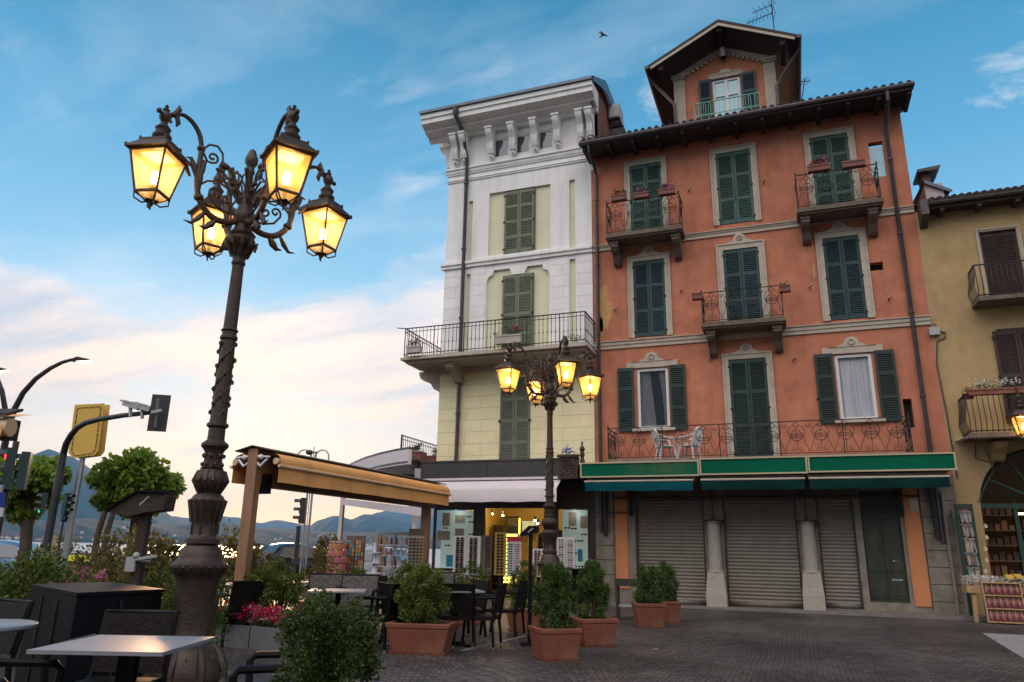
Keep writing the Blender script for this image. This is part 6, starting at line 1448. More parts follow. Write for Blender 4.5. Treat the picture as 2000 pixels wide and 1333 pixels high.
# ================================================================== traffic lights, street furniture
def sighead(t,x,y,z,s=1,lit=None,back=False,rz=0,mat='sigdark',board=False):
    T=Matrix.Translation((x,y,z))@Matrix.Rotation(rz,4,'Z')
    m=MB(); m.box(-.17*s,.17*s,-.11*s,.11*s,-.52*s,.52*s); h=m.xf(T).build('signal_head',MT[mat],t)
    for i in range(3):
        zz=(.34-.34*i)*s; m=MB(); n=10
        vs=[(.13*s*math.cos(PI*k/n-.0),y_,zz+.13*s*math.sin(PI*k/n)) for y_ in (-.11*s,-.36*s) for k in range(n+1)]
        m.add(vs,[(k,k+1,n+2+k,n+1+k) for k in range(n)]); m.xf(T).build('visor',MT[mat],h,fixn=False)
        m=MB(); m.lathe([(.001,.0),(.115*s,.0),(.115*s,.02),(.001,.03)],(0,0,0),14); m.v=[(v[0],-v[2]-.112*s,v[1]+zz) for v in m.v]
        mt='offlight'
        if lit and lit[0]==i: mt=lit[1]
        m.xf(T).build('lens',MT[mt],h)
    if board: m=MB(); m.box(-.34*s,.34*s,.112*s,.13*s,-.72*s,.72*s); m.xf(T).build('backing_board',MT['darksteel'],h)
    return h
# near signal at the left border: seen from the side
p=gp(-10,12.0); t=thing('traffic_signal','three-lens traffic signal with the red light on, seen from the side at the left border','traffic light',(0,0,0)); ph=at(30,962,12.0).z
m=MB(); m.lathe([(.09,0),(.075,.1),(.07,ph),(.05,ph+.02)],(0,0,0),12); m.tube([(0,0,ph),(.0,0,ph+.08)],.04,8); m.tube([(.03,0,ph+.7),(.03,0,ph+.86)],.05,8); m.build('pole',MT['darksteel'],t)
sighead(t,.0,0,ph+.40,.66,(0,'redlight'),rz=math.radians(-58)); sighead(t,.19,.10,ph+.38,.60,rz=math.radians(-68))
t.location=p; t.rotation_euler=(0,0,face(VA))
t=thing('blue_sign','blue and white rectangular sign cut by the left border','sign',at(0,985,11.5)); g=at(-6,985,11.5); m=MB(); 
vv=[at(-30,960,11.5),at(8,963,11.5),at(7,990,11.5),at(-30,988,11.5)]; m.add(vv+[v+FH*.03 for v in vv],[(0,1,2,3),(7,6,5,4),(0,4,5,1),(1,5,6,2),(2,6,7,3)]); m.build('panel',MT['bluesign'],t); m=MB(); vv=[at(-30,991,11.5),at(7,992,11.5),at(4,1010,11.5),at(-30,1010,11.5)]; m.add(vv+[v+FH*.03 for v in vv],[(0,1,2,3),(7,6,5,4),(0,4,5,1),(1,5,6,2),(2,6,7,3)]); m.build('lower_panel',MT['whiteplastic'],t)
m=MB(); v=at(-3,985,11.6); m.tube([(v.x,v.y,0),(v.x,v.y,v.z+.3)],.03,6); m.build('pole',MT['steel'],t)
# mast arm pole
ZM=15.0; p=gp(93,ZM); t=thing('mast_arm_signal','grey curved mast arm pole carrying two cameras and a signal board','traffic light',(p.x,p.y,0))
pk=[(125,880),(130,862),(140,845),(152,832),(168,824),(195,818),(240,812),(285,807),(322,803)]
P=[Vector((p.x,p.y,0)),Vector((p.x,p.y,1.5)),Vector((p.x,p.y,at(118,915,ZM).z))]
for a,b_ in pk: v=at(a,b_,ZM); P.append(v)
dx=P[3]-Vector((p.x,p.y,P[3].z)); 
for i in range(3,len(P)): P[i]=P[i]-Vector((dx.x,dx.y,0))*max(0,1-(i-3)/6)
m=MB(); m.tube(P,[.10,.085,.078]+[.068-.003*i for i in range(len(P)-3)],10); m.lathe([(.16,0),(.16,.5),(.12,.55)],(p.x,p.y,0),12); m.build('mast',MT['darksteel'],t)
v=at(312,808,ZM-.15); T=face(VA)
h=sighead(t,v.x,v.y,v.z,.52,rz=T+PI+.25,mat='darksteel',board=True)
m=MB(); m.bar(at(309,780,ZM-.35),at(303,835,ZM-.35),.05); m.bar(at(296,806,ZM-.4),at(316,802,ZM-.4),.06); m.build('mount',MT['steel'],t)
for a,b_,dx_ in ((255,793,0),(278,797,.0)):
    v=at(a,b_,ZM); c=MB(); c.bar(v-RH*.14+Vector((0,0,.06)),v+RH*.18-Vector((0,0,.03)),.13,.12); c.bar(v-RH*.20+Vector((0,0,.10)),v+RH*.10+Vector((0,0,.04)),.15,.03); c.bar(v,v+Vector((0,0,-.22))+RH*.03,.05); c.build('camera',MT['greyplastic'],t)
hz=at(95,988,ZM).z; q=Vector((p.x,p.y,0))
for s,rr,lit,dxx in ((-1,-60,(1,'greenlight'),-.17),(1,75,None,.20)):
    c=q+RH*dxx*1.3; sighead(t,c.x,c.y,hz+.05,.42,(2,'greenlight') if s<0 else None,rz=face(VA)+math.radians(rr))
# little signal and sign behind
p=gp(117,25); t=thing('small_signal_post','small dark pedestrian signal on a thin pole behind the mast','traffic light',(p.x,p.y,0)); z=at(122,1003,25).z; m=MB(); m.tube([(p.x,p.y,0),(p.x,p.y,z-.3)],.04,6); m.build('pole',MT['darksteel'],t); sighead(t,p.x,p.y,z,.55,rz=face(VA)+1.0)
p=gp(100,33); t=thing('small_notice_board','small square notice board on a short post at the lakeside','sign',(p.x,p.y,0)); z=at(102,1063,33).z; m=MB(); m.tube([(p.x,p.y,0),(p.x,p.y,z)],.03,6); m.build('post',MT['darksteel'],t); m=MB(); m.bar((p.x,p.y,z-.38),(p.x,p.y,z+.38),.85,.05,up=RH.cross(Vector((0,0,1)))); m.build('board',MT['signbeige'],t)
p=gp(592,24); t=thing('traffic_signal','traffic signal on a thin pole seen from the side under the pergola awning','traffic light',(0,0,0)); z=at(583,997,24).z; m=MB(); m.tube([(0,0,0),(0,0,z-.5)],.07,8); m.box(-.12,.10,-.08,.08,1.0,1.2); m.build('pole',MT['darksteel'],t)
sighead(t,.08,0,z,.80,rz=math.radians(-70),mat='darksteel'); p=gp(580,24); t.location=p; t.rotation_euler=(0,0,face(VA))
# yellow totem sign
ZS=20.5; p=gp(133,ZS); t=thing('yellow_sign','blank mustard yellow double-sided sign panel with a dashed dark outline on a grey pole','sign',(p.x,p.y,0))
top=at(160,893,ZS).z; q=Vector((p.x,p.y,0)); m=MB(); m.tube([q,q+Vector((0,0,top*.55))],.10,12); m.tube([q+Vector((0,0,top*.55)),q+Vector((0,0,top+1.0))],.075,12); m.build('pole',MT['steel'],t)
def face_pts(off,k=1.0):
    pts=[(151,793),(211,790),(190,893),(170,897),(140,888)]; return pts
base=[at(a,b_,ZS) for a,b_ in ((150,793),(208,790),(196,884),(184,893),(150,897),(138,886))]
# flatten onto one vertical plane through the pole
rot=math.radians(10); ud=(RH*math.cos(rot)+FH*math.sin(rot)).normalized(); nn_=ud.cross(Vector((0,0,1)))
def uvof(a,b_): 
    r=ray(a,b_); tt=((q-CP).dot(nn_))/r.dot(nn_); v=CP+r*tt; return ((v-q).dot(ud),v.z)
poly=[uvof(*x) for x in ((150,793),(207,790),(196,882),(188,891),(146,896),(138,886))]
uc=sum(u for u,_ in poly)/6
def sheet(poly,o0,o1,nm,mt,par):
    m=MB(); n=len(poly); vs=[tuple(q+ud*(u)+nn_*o+Vector((0,0,z))) for o in (o0,o1) for u,z in poly]; m.add(vs,[tuple(range(n)),tuple(range(2*n-1,n-1,-1))]+[(i,i+n,(i+1)%n+n,(i+1)%n) for i in range(n)]); return m.build(nm,MT[mt],par)
sgn=1 if nn_.dot(FH)<0 else -1
fp=sheet(poly,sgn*.10,sgn*.16,'front_panel','yellowsign',t); sheet([(u+.06,z+.01) for u,z in poly],sgn*-.16,sgn*-.10,'rear_panel','yellowsign',t)
c=(uc,sum(z for _,z in poly)/6); ins=[(c[0]+(u-c[0])*.80,c[1]+(z-c[1])*.90) for u,z in poly]; m=MB()
for i in range(6):
    a,b_=ins[i],ins[(i+1)%6]; L=math.hypot(a[0]-b_[0],a[1]-b_[1]); k=max(1,int(L/.15))
    for j in range(k):
        u0=[a[e]+(b_[e]-a[e])*(j+.05)/k for e in (0,1)];u1=[a[e]+(b_[e]-a[e])*(j+.85)/k for e in (0,1)]
        m.bar(q+ud*u0[0]+nn_*sgn*.165+Vector((0,0,u0[1])),q+ud*u1[0]+nn_*sgn*.165+Vector((0,0,u1[1])),.030,.012)
m.build('outline',MT['yellowtrim'],fp)
# curved street lights at the left
def curved(ZL,pts,lab,head=True,base=None):
    P=[at(a,b_,ZL) for a,b_ in pts]; g=Vector((P[0].x,P[0].y,0)); t=thing('curved_street_light',lab,'street lamp',g); m=MB(); m.tube([g,P[0]]+P[1:],[.11,.09]+[.085-.05*i/len(P) for i in range(len(P)-1)],8); m.build('pole',MT['darksteel'],t)
    if head:
        a=P[-1]; d=(P[-1]-P[-2]).normalized(); m=MB(); b_=a+RH*.62+Vector((0,0,.0)); m.add([tuple(x) for x in (a-FH*.08,a+FH*.08,a+RH*.25-FH*.18+Vector((0,0,.06)),a+RH*.25+FH*.18+Vector((0,0,.06)),b_-FH*.1,b_+FH*.1,a+RH*.25-FH*.18-Vector((0,0,.06)),a+RH*.25+FH*.18-Vector((0,0,.06)),a-Vector((0,0,.06)))],[(0,1,3,2),(2,3,5,4),(0,2,6,8),(1,8,7,3),(8,6,7),(2,4,6),(3,7,5),(0,8,1)]); m.build('lamp_head',MT['darksteel'],t)
        m=MB(); m.quad(*[tuple(x) for x in (a+RH*.22-FH*.14-Vector((0,0,.085)),a+RH*.22+FH*.14-Vector((0,0,.085)),b_+FH*.07-Vector((0,0,.03)),b_-FH*.07-Vector((0,0,.03)))]); m.build('lamp_face',MT['ledlight'],t)
curved(22,[(18,830),(28,800),(45,768),(70,740),(98,720),(122,708),(140,703)],'tall curved street light with a glowing flat head above the lake')
curved(24,[(14,840),(10,800),(4,765),(-5,740),(-18,722)],'second curved street light pole leaning out of the left border')
# double globe park lamp
ZP=30; p=gp(596,ZP); t=thing('park_lamp','slim double-armed park lamp rising beyond the pergola awning','street lamp',(p.x,p.y,0)); q=Vector((p.x,p.y,0)); v1=at(594,880,ZP); zt=v1.z
m=MB(); 
for s in (-.10,.10): m.tube([q+RH*s,q+RH*s+Vector((0,0,zt+.1))],.045,6)
m.tube([q,q+Vector((0,0,zt+.3))],.02,5); 
for s in (-1,1):
    m.tube([q+RH*s*.10+Vector((0,0,zt-.4))]+[q+RH*s*(.38-.28*math.cos(PI*k/10))+Vector((0,0,zt-.14+.30*math.sin(PI*k/10))) for k in range(11)]+[q+RH*s*.66+Vector((0,0,zt-.45))],.032,6)
m.build('pole',MT['steel'],t); c=q+RH*.66+Vector((0,0,zt-.45)); m=MB(); m.lathe([(.04,.02),(.10,-.08),(.20,-.22),(.21,-.26),(.05,-.30)],tuple(c),12); m.build('lamp_shade',MT['greyplastic'],t)
c=q-RH*.18+Vector((0,0,zt+.05)); m=MB(); m.ball(tuple(c),.14,8,6,sc=(1.3,1,.8)); m.bar(c,c+RH*.25,.05); m.build('spotlight',MT['darksteel'],t)
# bench, barrier, parapet
p=gp(125,29); t=thing('park_bench','grey slatted bench by the lake behind the azalea','bench',(p.x,p.y,0)); q=Vector((p.x,p.y,0))
m=MB(); 
for k in range(4): m.bar(q-RH*.95+FH*(.14*k)+Vector((0,0,.55)),q+RH*.95+FH*(.14*k)+Vector((0,0,.55)),.11,.03)
m.build('seat',MT['bench'],t); m=MB()
for k in range(4): m.bar(q-RH*.95+FH*.58+Vector((0,0,.66+.15*k)),q+RH*.95+FH*.58+Vector((0,0,.66+.15*k)),.03,.10)
m.build('backrest',MT['bench'],t)
for s in (-.8,.8): m=MB(); m.bar(q+RH*s+FH*.1,q+RH*s+FH*.1+Vector((0,0,.53)),.06); m.bar(q+RH*s+FH*.5,q+RH*s+FH*.62+Vector((0,0,1.15)),.06); m.build('leg',MT['darksteel'],t)
p=gp(162,20); q=Vector((p.x,p.y,0)); t=thing('yellow_barrier','yellow rectangular road barrier behind the azalea','barrier',q); m=MB(); m.bar(q-RH*.30+Vector((0,0,1.16)),q+RH*.30+Vector((0,0,1.16)),.05,.16); m.build('board',MT['yellowbar'],t); m=MB(); [m.bar(q+RH*s,q+RH*s+Vector((0,0,1.08)),.05) for s in (-.25,.25)]; m.build('leg',MT['darksteel'],t)
t=thing('quay_parapet','low stone parapet wall along the lake','wall',hp(-10,45)); m=MB(); a0,a1=Vector(hp(-60,45.4)),Vector(hp(-8,45.4)); m.bar(a0+Vector((0,0,.35)),a1+Vector((0,0,.35)),.35,.7); m.bar(a0+Vector((0,0,.76)),a1+Vector((0,0,.76)),.45,.12); m.build('wall',MT['parapet'],t)
# ================================================================== cars
def car(mat,lab,roofmat=None,L=4.0,Wd=1.72,H=1.62,lit=True):
    t=thing('parked_car',lab,'car',(0,0,0)); hL=L/2; n=15
    # rounded body lofted along x; stations: x, half width, belt height, roof height, roof half width, bottom
    st=[(-hL,.55,.60,.62,.50,.38),(-hL+.10,.72,.82,.86,.6,.30),(-hL+.45,.82,.94,1.22,.60,.22),(-hL+.75,.85,.96,H-.10,.62,.20),(-hL+1.3,.86,.97,H,.64,.20),(.15,.86,.97,H,.64,.20),(.60,.86,.96,H-.10,.62,.20),(1.05,.86,.94,1.16,.62,.20),(1.28,.84,.92,.95,.70,.20),(hL-.35,.78,.82,.85,.60,.22),(hL-.08,.66,.66,.68,.5,.28),(hL,.50,.52,.54,.42,.36)]
    vs=[];
    for x,w,bh,rh,rw,bt in st: vs+=[(x,-w*.92,bt),(x,-w,(bt+bh)/2),(x,-w*.97,bh),(x,-(rw+(w-rw)*.15),bh+(rh-bh)*.86),(x,-rw*.7,rh),(x,rw*.7,rh),(x,(rw+(w-rw)*.15),bh+(rh-bh)*.86),(x,w*.97,bh),(x,w,(bt+bh)/2),(x,w*.92,bt)]
    m=MB(); k=10; m.add(vs,[(i*k+j,i*k+(j+1)%k,(i+1)*k+(j+1)%k,(i+1)*k+j) for i in range(len(st)-1) for j in range(k)]+[tuple(range(k)),tuple(range(len(st)*k-1,len(st)*k-k-1,-1))]); bd=m.build('body',MT[mat],t,sharp=50)
    sb=bd.modifiers.new('sub','SUBSURF'); sb.levels=1; sb.render_levels=1
    def W3(poly,off,nm,mt='carglass'):
        m=MB(); m.add(poly,[tuple(range(len(poly)))]); return m.build(nm,MT[mt],t)
    for s in (-1,1):
        yb,yt=.86*s,.70*s
        W3([(-1.15,yb*.995,1.0),(-.15,yb*1.0,1.0),(-.15,yt*1.01,H-.16),(-.95,yt*1.0,H-.17)],0,'window')
        W3([(-.08,yb*1.0,1.0),(.93,yb*.99,1.0),(.52,yt*1.0,H-.20),(-.08,yt*1.01,H-.16)],0,'window')
    W3([(1.20,-.72,1.0),(1.20,.72,1.0),(.66,.56,H-.12),(.66,-.56,H-.12)],0,'windscreen'); W3([(-hL+.30,-.62,1.04),(-hL+.30,.62,1.04),(-hL+.66,.5,H-.18),(-hL+.66,-.5,H-.18)],0,'rear_window')
    for x in (-1.22,1.22):
        for s in (-1,1):
            m=MB(); m.lathe([(.20,-.10),(.31,-.10),(.33,-.07),(.33,.07),(.31,.10),(.20,.10)],(0,0,0),20); m.v=[(v[0]+x,v[2]+s*.78,v[1]+.33) for v in m.v]; w=m.build('wheel',MT['tyre'],t)
            m=MB(); m.lathe([(.02,.0),(.20,.0),(.21,.02),(.2,.04)],(0,0,0),16); m.v=[(v[0]+x,s*(v[2]+.87),v[1]+.33) for v in m.v]; m.build('rim',MT['steel'],w)
    for s in (-1,1):
        m=MB(); m.ball((hL-.10,s*.55,.66),.14,10,8,sc=(.8,1,.8)); m.build('headlight',MT['headlight' if lit else 'glass_sky'],t)
        m=MB(); m.ball((-hL+.08,s*.60,.78),.12,8,6,sc=(.5,.8,1.4)); m.build('tail_light',MT['taillight'],t)
        m=MB(); m.ball((.85,s*.98,1.05),.10,8,6,sc=(.6,1,.7)); m.build('mirror',MT[mat],t)
    if roofmat: pass
    return t
c=car('car_dark','small dark rounded hatchback with a lit headlight, driving by the lake beyond the pergola post'); p=gp(556,33.5); c.location=p; c.rotation_euler=(0,0,math.radians(VA+90+52)); c.scale=(1.0,1.05,1.06)
c2=car('car_blue','silver blue car at the left border behind the signal poles',lit=False); p=gp(18,27); c2.location=p; c2.rotation_euler=(0,0,math.radians(VA-90+12))
c3=car('car_white','pale car mostly hidden behind the postcard racks, only tail light and side showing',lit=False); p=gp(752,33); c3.location=p; c3.rotation_euler=(0,0,math.radians(VA-90-20))
# ================================================================== shop racks and goods
def glasses():
    t=MB()
    for s in (-1,1):
        t.add([(s*.012,0,-.012),(s*.062,0,-.022),(s*.088,0,.0),(s*.082,.002,.026),(s*.05,0,.032),(s*.014,0,.022)],[(0,1,2,3,4,5)])
        t.bar((s*.084,0,.02),(s*.080,.13,.012),.010)
    t.bar((-.015,0,.016),(.015,0,.016),.010)
    return t
GM=None; GL={}
def put_glasses(loc,rz,key,label,group,sc=1.3,mat='lensdark'):
    global GM
    k=mat
    if k not in GL:
        o=glasses().build('sunglasses',MT[mat]); GL[k]=[o,False]
    src,us=GL[k]
    if not us: o=src; GL[k][1]=True
    else: o=src.copy(); col.objects.link(o)
    o.location=loc; o.rotation_euler=(0,0,rz); o.scale=(sc,sc,sc); tag(o,label,'sunglasses',group); return o
for k,c in (('lensbrown',(.10,.045,.02)),('lensred',(.28,.03,.03)),('lenspale',(.28,.25,.24))): MT[k]=M(k,c,.25,var=.2)
def rack(P,rz,w,h,z0,cols,rows,lab,glab,panel='rackpanel',head=None,side=None,start=.1,mats=('lensdark',),sides=1,gsc=1.3,foot=True):
    t=thing('sunglasses_rack',lab,'display rack',(0,0,0)); d=.20
    m=MB(); m.box(-w/2,w/2,-d/2,d/2,z0,h); m.build('panel',MT[panel],t)
    if foot: m=MB(); m.lathe([(.26,0),(.26,.03),(.03,.05),(.03,z0)],(0,0,0),14); m.build('base',MT['darksteel'],t)
    if head: m=MB(); m.box(-w/2-.01,w/2+.01,-d/2-.012,d/2+.012,h+.002,h+.16); m.build('header',MT[head],t)
    cw=w/cols
    m=MB()
    for i in range(cols+1):
        if 0<i<cols: m.box(-w/2+cw*i-.008,-w/2+cw*i+.008,-d/2-.02,-d/2-.001,z0,h)
    if cols>1: m.build('divider',MT['greyplastic'],t)
    t.location=(P[0],P[1],0); t.rotation_euler=(0,0,rz); M_=Matrix.Translation((P[0],P[1],0))@Matrix.Rotation(rz,4,'Z')
    for i in range(cols):
        for j in range(rows):
            x=-w/2+cw*(i+.5); z=z0+.06+(h-start-z0)*(j+.3)/rows
            v=M_@Vector((x,-d/2-.06,z)); put_glasses(v,rz+RN.uniform(-.1,.1),0,glab,glab+' group',gsc,mats[(i+j*2)%len(mats)])
    return t
def fpos(px,py,D): x,z=fx(px,py,D); return x,z
R_=[(890,938,1047,23.5,2,15,'white two-column sunglasses rack in front of the left display window','sunglasses on the white two-column rack below the left display window','rackpanel',None,('lensdark','lensdark','lensbrown')),
    (968,988,1040,24.2,1,13,'narrow amber rack just inside the left edge of the shop door','sunglasses on the narrow rack at the left edge of the shop door','shopwall',None,('lensdark','lensbrown')),
    (993,1018,1058,23.9,2,13,'white sunglasses rack with a red header in the shop doorway','sunglasses on the red-headed rack in the doorway','rackpanel','rackred',('lensdark','lensred')),
    (1040,1060,1072,23.7,1,12,'low cream sunglasses rack in the doorway right of the slim post','sunglasses on the low cream rack beside the slim post','rackpanel',None,('lensbrown','lensdark')),
    (1089,1122,1050,23.6,2,15,'pale sunglasses rack in front of the right display window, right of the second lamp post','pale sunglasses on the rack right of the second lamp post','rackpanel',None,('lenspale','lensbrown','lenspale'))]
for a,b,yt,D,c,r,lab,gl,pn,hd,ms in R_:
    x0,zt=fpos(a,yt,D); x1,_=fpos(b,yt,D)
    rack(((x0+x1)/2,D),.18 if c>1 else .3,(x1-x0)*1.02,zt,.75,c,r,lab,gl,pn,hd,mats=ms,gsc=.80*(x1-x0)/c/.24)
x0,zt=fpos(939,1046,23.6);x1,_=fpos(950,1046,23.6)
rack(((x0+x1)/2+.1,23.65),.7,.30,zt,.75,1,14,'brown side rack attached right of the white two-column rack','sunglasses on the narrow brown rack right of the white one','dkstone',None,mats=('lensdark',),gsc=.9)
# racks on the lakeside of the corner
p=at(811,1100,18.0); zt=at(811,1046,18.0).z
rack((p.x,p.y),YAW+.1,.36,zt,.7,2,14,'tall cream sunglasses column left of the rear pergola post','sunglasses on the tall cream column left of the rear pergola post','signedge','dkstone',mats=('lensdark','lensbrown'),gsc=.9)
# inside: lit panel and dark rack rows
t=thing('lit_display_panel','glowing yellow backlit display panel inside the shop','display',(-10.4,26,0)); x0,z1=fx(985,1043,25.6); x1,z0=fx(1008,1140,25.6); m=MB(); m.box(x0,x1,25.6,25.66,z0,z1); m.build('panel',MT['litpanel'],t)
for j in range(12):
    for xx in (x0+.10,x0+.24): put_glasses((xx,25.52,z0+.1+j*(z1-z0-.1)/12),0,0,'sunglasses hanging before the glowing yellow panel inside the shop','glasses before the yellow panel',1.0)
t=thing('shop_mirror','framed mirror with a lit rim at the back of the shop','mirror',(-10,28.2,2)); x0,z1=fx(990,1012,28.0); x1,z0=fx(1012,1052,28.0); m=MB(); m.box(x0-.06,x1+.06,28.05,28.1,z0-.06,z1+.06); m.build('frame',MT['dark'],t); m=MB(); m.box(x0,x1,28.0,28.04,z0,z1); m.build('mirror_glass',MT['carglass'],t); m=MB(); m.box(x1+.02,x1+.07,27.98,28.04,z0,z1); m.build('lit_rim',MT['litpanel'],t)
x0,z1=fx(1020,1020,28.2); x1,z0=fx(1045,1040,28.2); t=thing('shop_counter_shelf','pale green shelf cabinet at the back of the shop','cabinet',(x0,28.2,z0)); m=MB(); m.box(x0,x1,28.2,28.6,z0,z1); m.box(x0-.05,x1+.05,28.15,28.6,z1+.002,z1+.04); m.build('cabinet',MT['mint'],t)
for k,(px,py) in enumerate(((962,1003),(982,1006),(1045,1016),(1050,1022))):
    x,z=fx(px,py,26.5); z=min(z,3.2); t=thing('spotlight',['leftmost small ceiling spotlight in the shop','second small ceiling spotlight in the shop','upper of the two spotlights at the right in the shop','lower of the two spotlights at the right in the shop'][k],'spotlight',(x,26.5,z)); m=MB(); m.lathe([(.05,.0),(.06,.14),(.02,.16)],(x,26.5,z),10); m.build('housing',MT['darksteel'],t); m=MB(); m.ball((x,26.5,z-.01),.045,8,6); m.build('lamp_face',MT['spot'],t)
for k,(xa,xb,yy,zz) in enumerate(((-11.0,-10.5,27.2,2.5),(-9.5,-8.9,28.3,2.2),(-8.6,-7.9,28.0,2.35))):
    t=thing('shop_shelving',['tall dark shelf unit at the left inside the sunglasses shop','dark shelf unit against the middle of the shop back wall','dark shelf unit at the right of the shop back wall'][k],'shelf',(xa,yy,.05)); m=MB(); m.box(xa,xb,yy+.3,yy+.34,.05,zz)
    for q in range(6): m.box(xa+.04,xb-.04,yy,yy+.299,.3+q*.36,.33+q*.36)
    m.box(xa,xa+.038,yy,yy+.299,.05,zz); m.box(xb-.038,xb,yy,yy+.299,.05,zz); m.build('shelf',MT['brown_door'],t)
for x,y in ((-10.2,26.2),(-8.6,26.6),(-9.4,25.6)):
    o=point((x,y,3.0),34,(1,.72,.30),.12,None,'shop_ceiling_light')
for x in (-11.4,-7.0): point((x,24.7,2.85),2.5,(.85,1,.92),.05,None,'window_light')
# partition walls hide the window boxes from the room
# goods pinned on the mint boards
rs=random.Random(5)
for (x0,x1,lab,gr,pics) in ((-12.05,-10.7,'sunglasses pinned on the mint board of the left display window','glasses in the left window',[(871,1015,.30,.46,'brownpic','upright sepia photo poster in the left display window'),(898,1014,.36,.26,'brownpic','small sepia photo at the top right of the left display window'),(866,1046,.50,.32,'brownpic','wide portrait photo in the left display window'),(897,1040,.34,.26,'brownpic','square sepia photo in the middle of the left display window'),(879,1096,.32,.40,'bluepic','turquoise poster at the bottom of the left display window')]),
                      (-7.42,-6.52,'sunglasses pinned on the mint board of the right display window','glasses in the right window',[(1118,1014,.26,.46,'brownpic','photo of a person in the right display window'),(1140,1020,.24,.40,'brownpic','photo of two people in the right display window'),(1133,1085,.16,.40,'bluepic','narrow turquoise poster in the right display window')])):
    bx=[]
    for px,py,w,h,mt,pl in pics:
        x,z=fx(px,py,24.96); t=MB(); t.box(x-w/2,x+w/2,24.965,24.985,z-h/2,z+h/2); o=t.build('poster',MT[mt],org=(x,24.97,z-h/2)); tag(o,pl,'poster'); bx.append((x,z,w/2+.1,h/2+.05))
    rows=9; n=int((x1-x0)/.27)
    for j in range(rows):
        for i in range(n):
            x=x0+.12+(x1-x0-.2)*(i+.5*(j%2))/n; z=1.08+j*.205+rs.uniform(-.02,.02)
            if any(abs(x-a)<c and abs(z-b)<d for a,b,c,d in bx) or rs.random()<.22 or x>x1-.1: continue
            put_glasses((x,24.93,z),rs.uniform(-.3,.3),0,lab,gr,1.15)
# keyring carousel
def carousel(px,z,top,bot,r,rows,n,lab,mats,seed,ilab,iname='keyring'):
    p=gp(px,z); zt=at(px,top,z).z; zb=.75; t=thing('souvenir_carousel',lab,'display rack',(p.x,p.y,0)); m=MB(); m.tube([(p.x,p.y,0),(p.x,p.y,zt)],.03,6); m.lathe([(.25,0),(.25,.03),(.03,.05)],(p.x,p.y,0),12)
    for j in range(rows): zz=zb+(zt-zb)*(j+.9)/rows; m.tube([(p.x+r*.9*math.cos(2*PI*k/14),p.y+r*.9*math.sin(2*PI*k/14),zz) for k in range(14)],.012,4,closed=True); [m.bar((p.x,p.y,zz),(p.x+r*.9*math.cos(2*PI*k/4),p.y+r*.9*math.sin(2*PI*k/4),zz),.012) for k in range(4)]
    m.build('stand',MT['steel'],t); rs=random.Random(seed); src={}
    for j in range(rows):
        for k in range(n):
            a=2*PI*k/n+rs.random()*.1; 
            if (math.cos(a)*(-p.x)+math.sin(a)*(-p.y))<0: continue
            zz=zb+(zt-zb)*(j+.45)/rows; mt=mats[rs.randrange(len(mats))]
            if mt not in src:
                m=MB(); m.bar((0,0,.10),(0,0,.03),.02); m.box(-.05,.05,-.02,.02,-.10,.03); o=m.build(iname,MT[mt]); src[mt]=o
            else: o=src[mt].copy(); col.objects.link(o)
            o.location=(p.x+r*math.cos(a),p.y+r*math.sin(a),zz); o.rotation_euler=(0,0,a+PI/2); tag(o,ilab,iname,ilab+' group')
MT['kr1']=M('pink_trinket',(.50,.12,.20),.5,var=.4,vs=20); MT['kr2']=M('brown_trinket',(.22,.08,.05),.5,var=.5,vs=20); MT['kr3']=M('orange_trinket',(.48,.20,.10),.5,var=.5,vs=20); MT['kr4']=M('teal_card',(.05,.28,.32),.5,var=.5,vs=20)
carousel(662,18.5,1058,0,.24,6,16,'round carousel hung with pink and red keyrings at the lakeside','kr1 kr2 kr3'.split(),3,'keyring hanging on the pink and red carousel')
for k,(px,lab) in enumerate(((686,'left postcard rack, a dark revolving stand with small cards'),(704,'right postcard rack, a dark revolving stand with small cards'))):
    z=18.8; p=gp(px,z); zt=at(px,1047,z).z; t=thing('postcard_rack',lab,'display rack',(p.x,p.y,0)); m=MB(); q=Vector((p.x,p.y,0)); m.bar(q+Vector((0,0,.6)),q+Vector((0,0,zt)),.23,.10,up=FH); m.bar(q,q+Vector((0,0,.6)),.06); m.bar(q+Vector((0,0,0.02)),q+Vector((0,0,.05)),.4,.4); m.build('frame',MT['dkstone'],t)
    src={}; rs=random.Random(k)
    for j in range(11):
        for i in (-1,0,1):
            mt=rs.choice(['kr3','kr2','kr4','signedge','kr2']); v=q+RH*(i*.072)-FH*.075+Vector((0,0,.72+j*(zt-.78)/11))
            if mt not in src: m=MB(); m.box(-.030,.030,-.01,.01,-.045,.045); o=m.build('postcard',MT[mt]); src[mt]=o
            else: o=src[mt].copy(); col.objects.link(o)
            gl='small card on the '+('left' if k==0 else 'right')+' postcard rack'; o.location=v; o.rotation_euler=(0,0,YAW); tag(o,gl,'postcard',gl+'s')
# glass display cabinet
z=18.6; q=gp(768,z); zt=at(768,1042,z).z; t=thing('glass_display_cabinet','tall glazed souvenir cabinet with white shelves left of the rear pergola post','display cabinet',q); m=MB(); w=.40
for i in (-1,0,1):
    for j in (0,1): m.bar(q+RH*i*w+FH*j*.4,q+RH*i*w+FH*j*.4+Vector((0,0,zt)),.03)
m.bar(q-RH*w+FH*.2+Vector((0,0,zt)),q+RH*w+FH*.2+Vector((0,0,zt)),.42,.08); m.build('frame',MT['steel'],t)
m=MB()
for j in range(6): zz=.35+j*.26; m.bar(q-RH*w+FH*.2+Vector((0,0,zz)),q+RH*w+FH*.2+Vector((0,0,zz)),.4,.02)
m.build('shelf',MT['whiteplastic'],t); m=MB(); m.quad(*[q+RH*a*w-FH*.02+Vector((0,0,b)) for a,b in ((-1,.3),(1,.3),(1,zt),(-1,zt))]); m.build('pane',MT['glass_clear'],t,fixn=False)
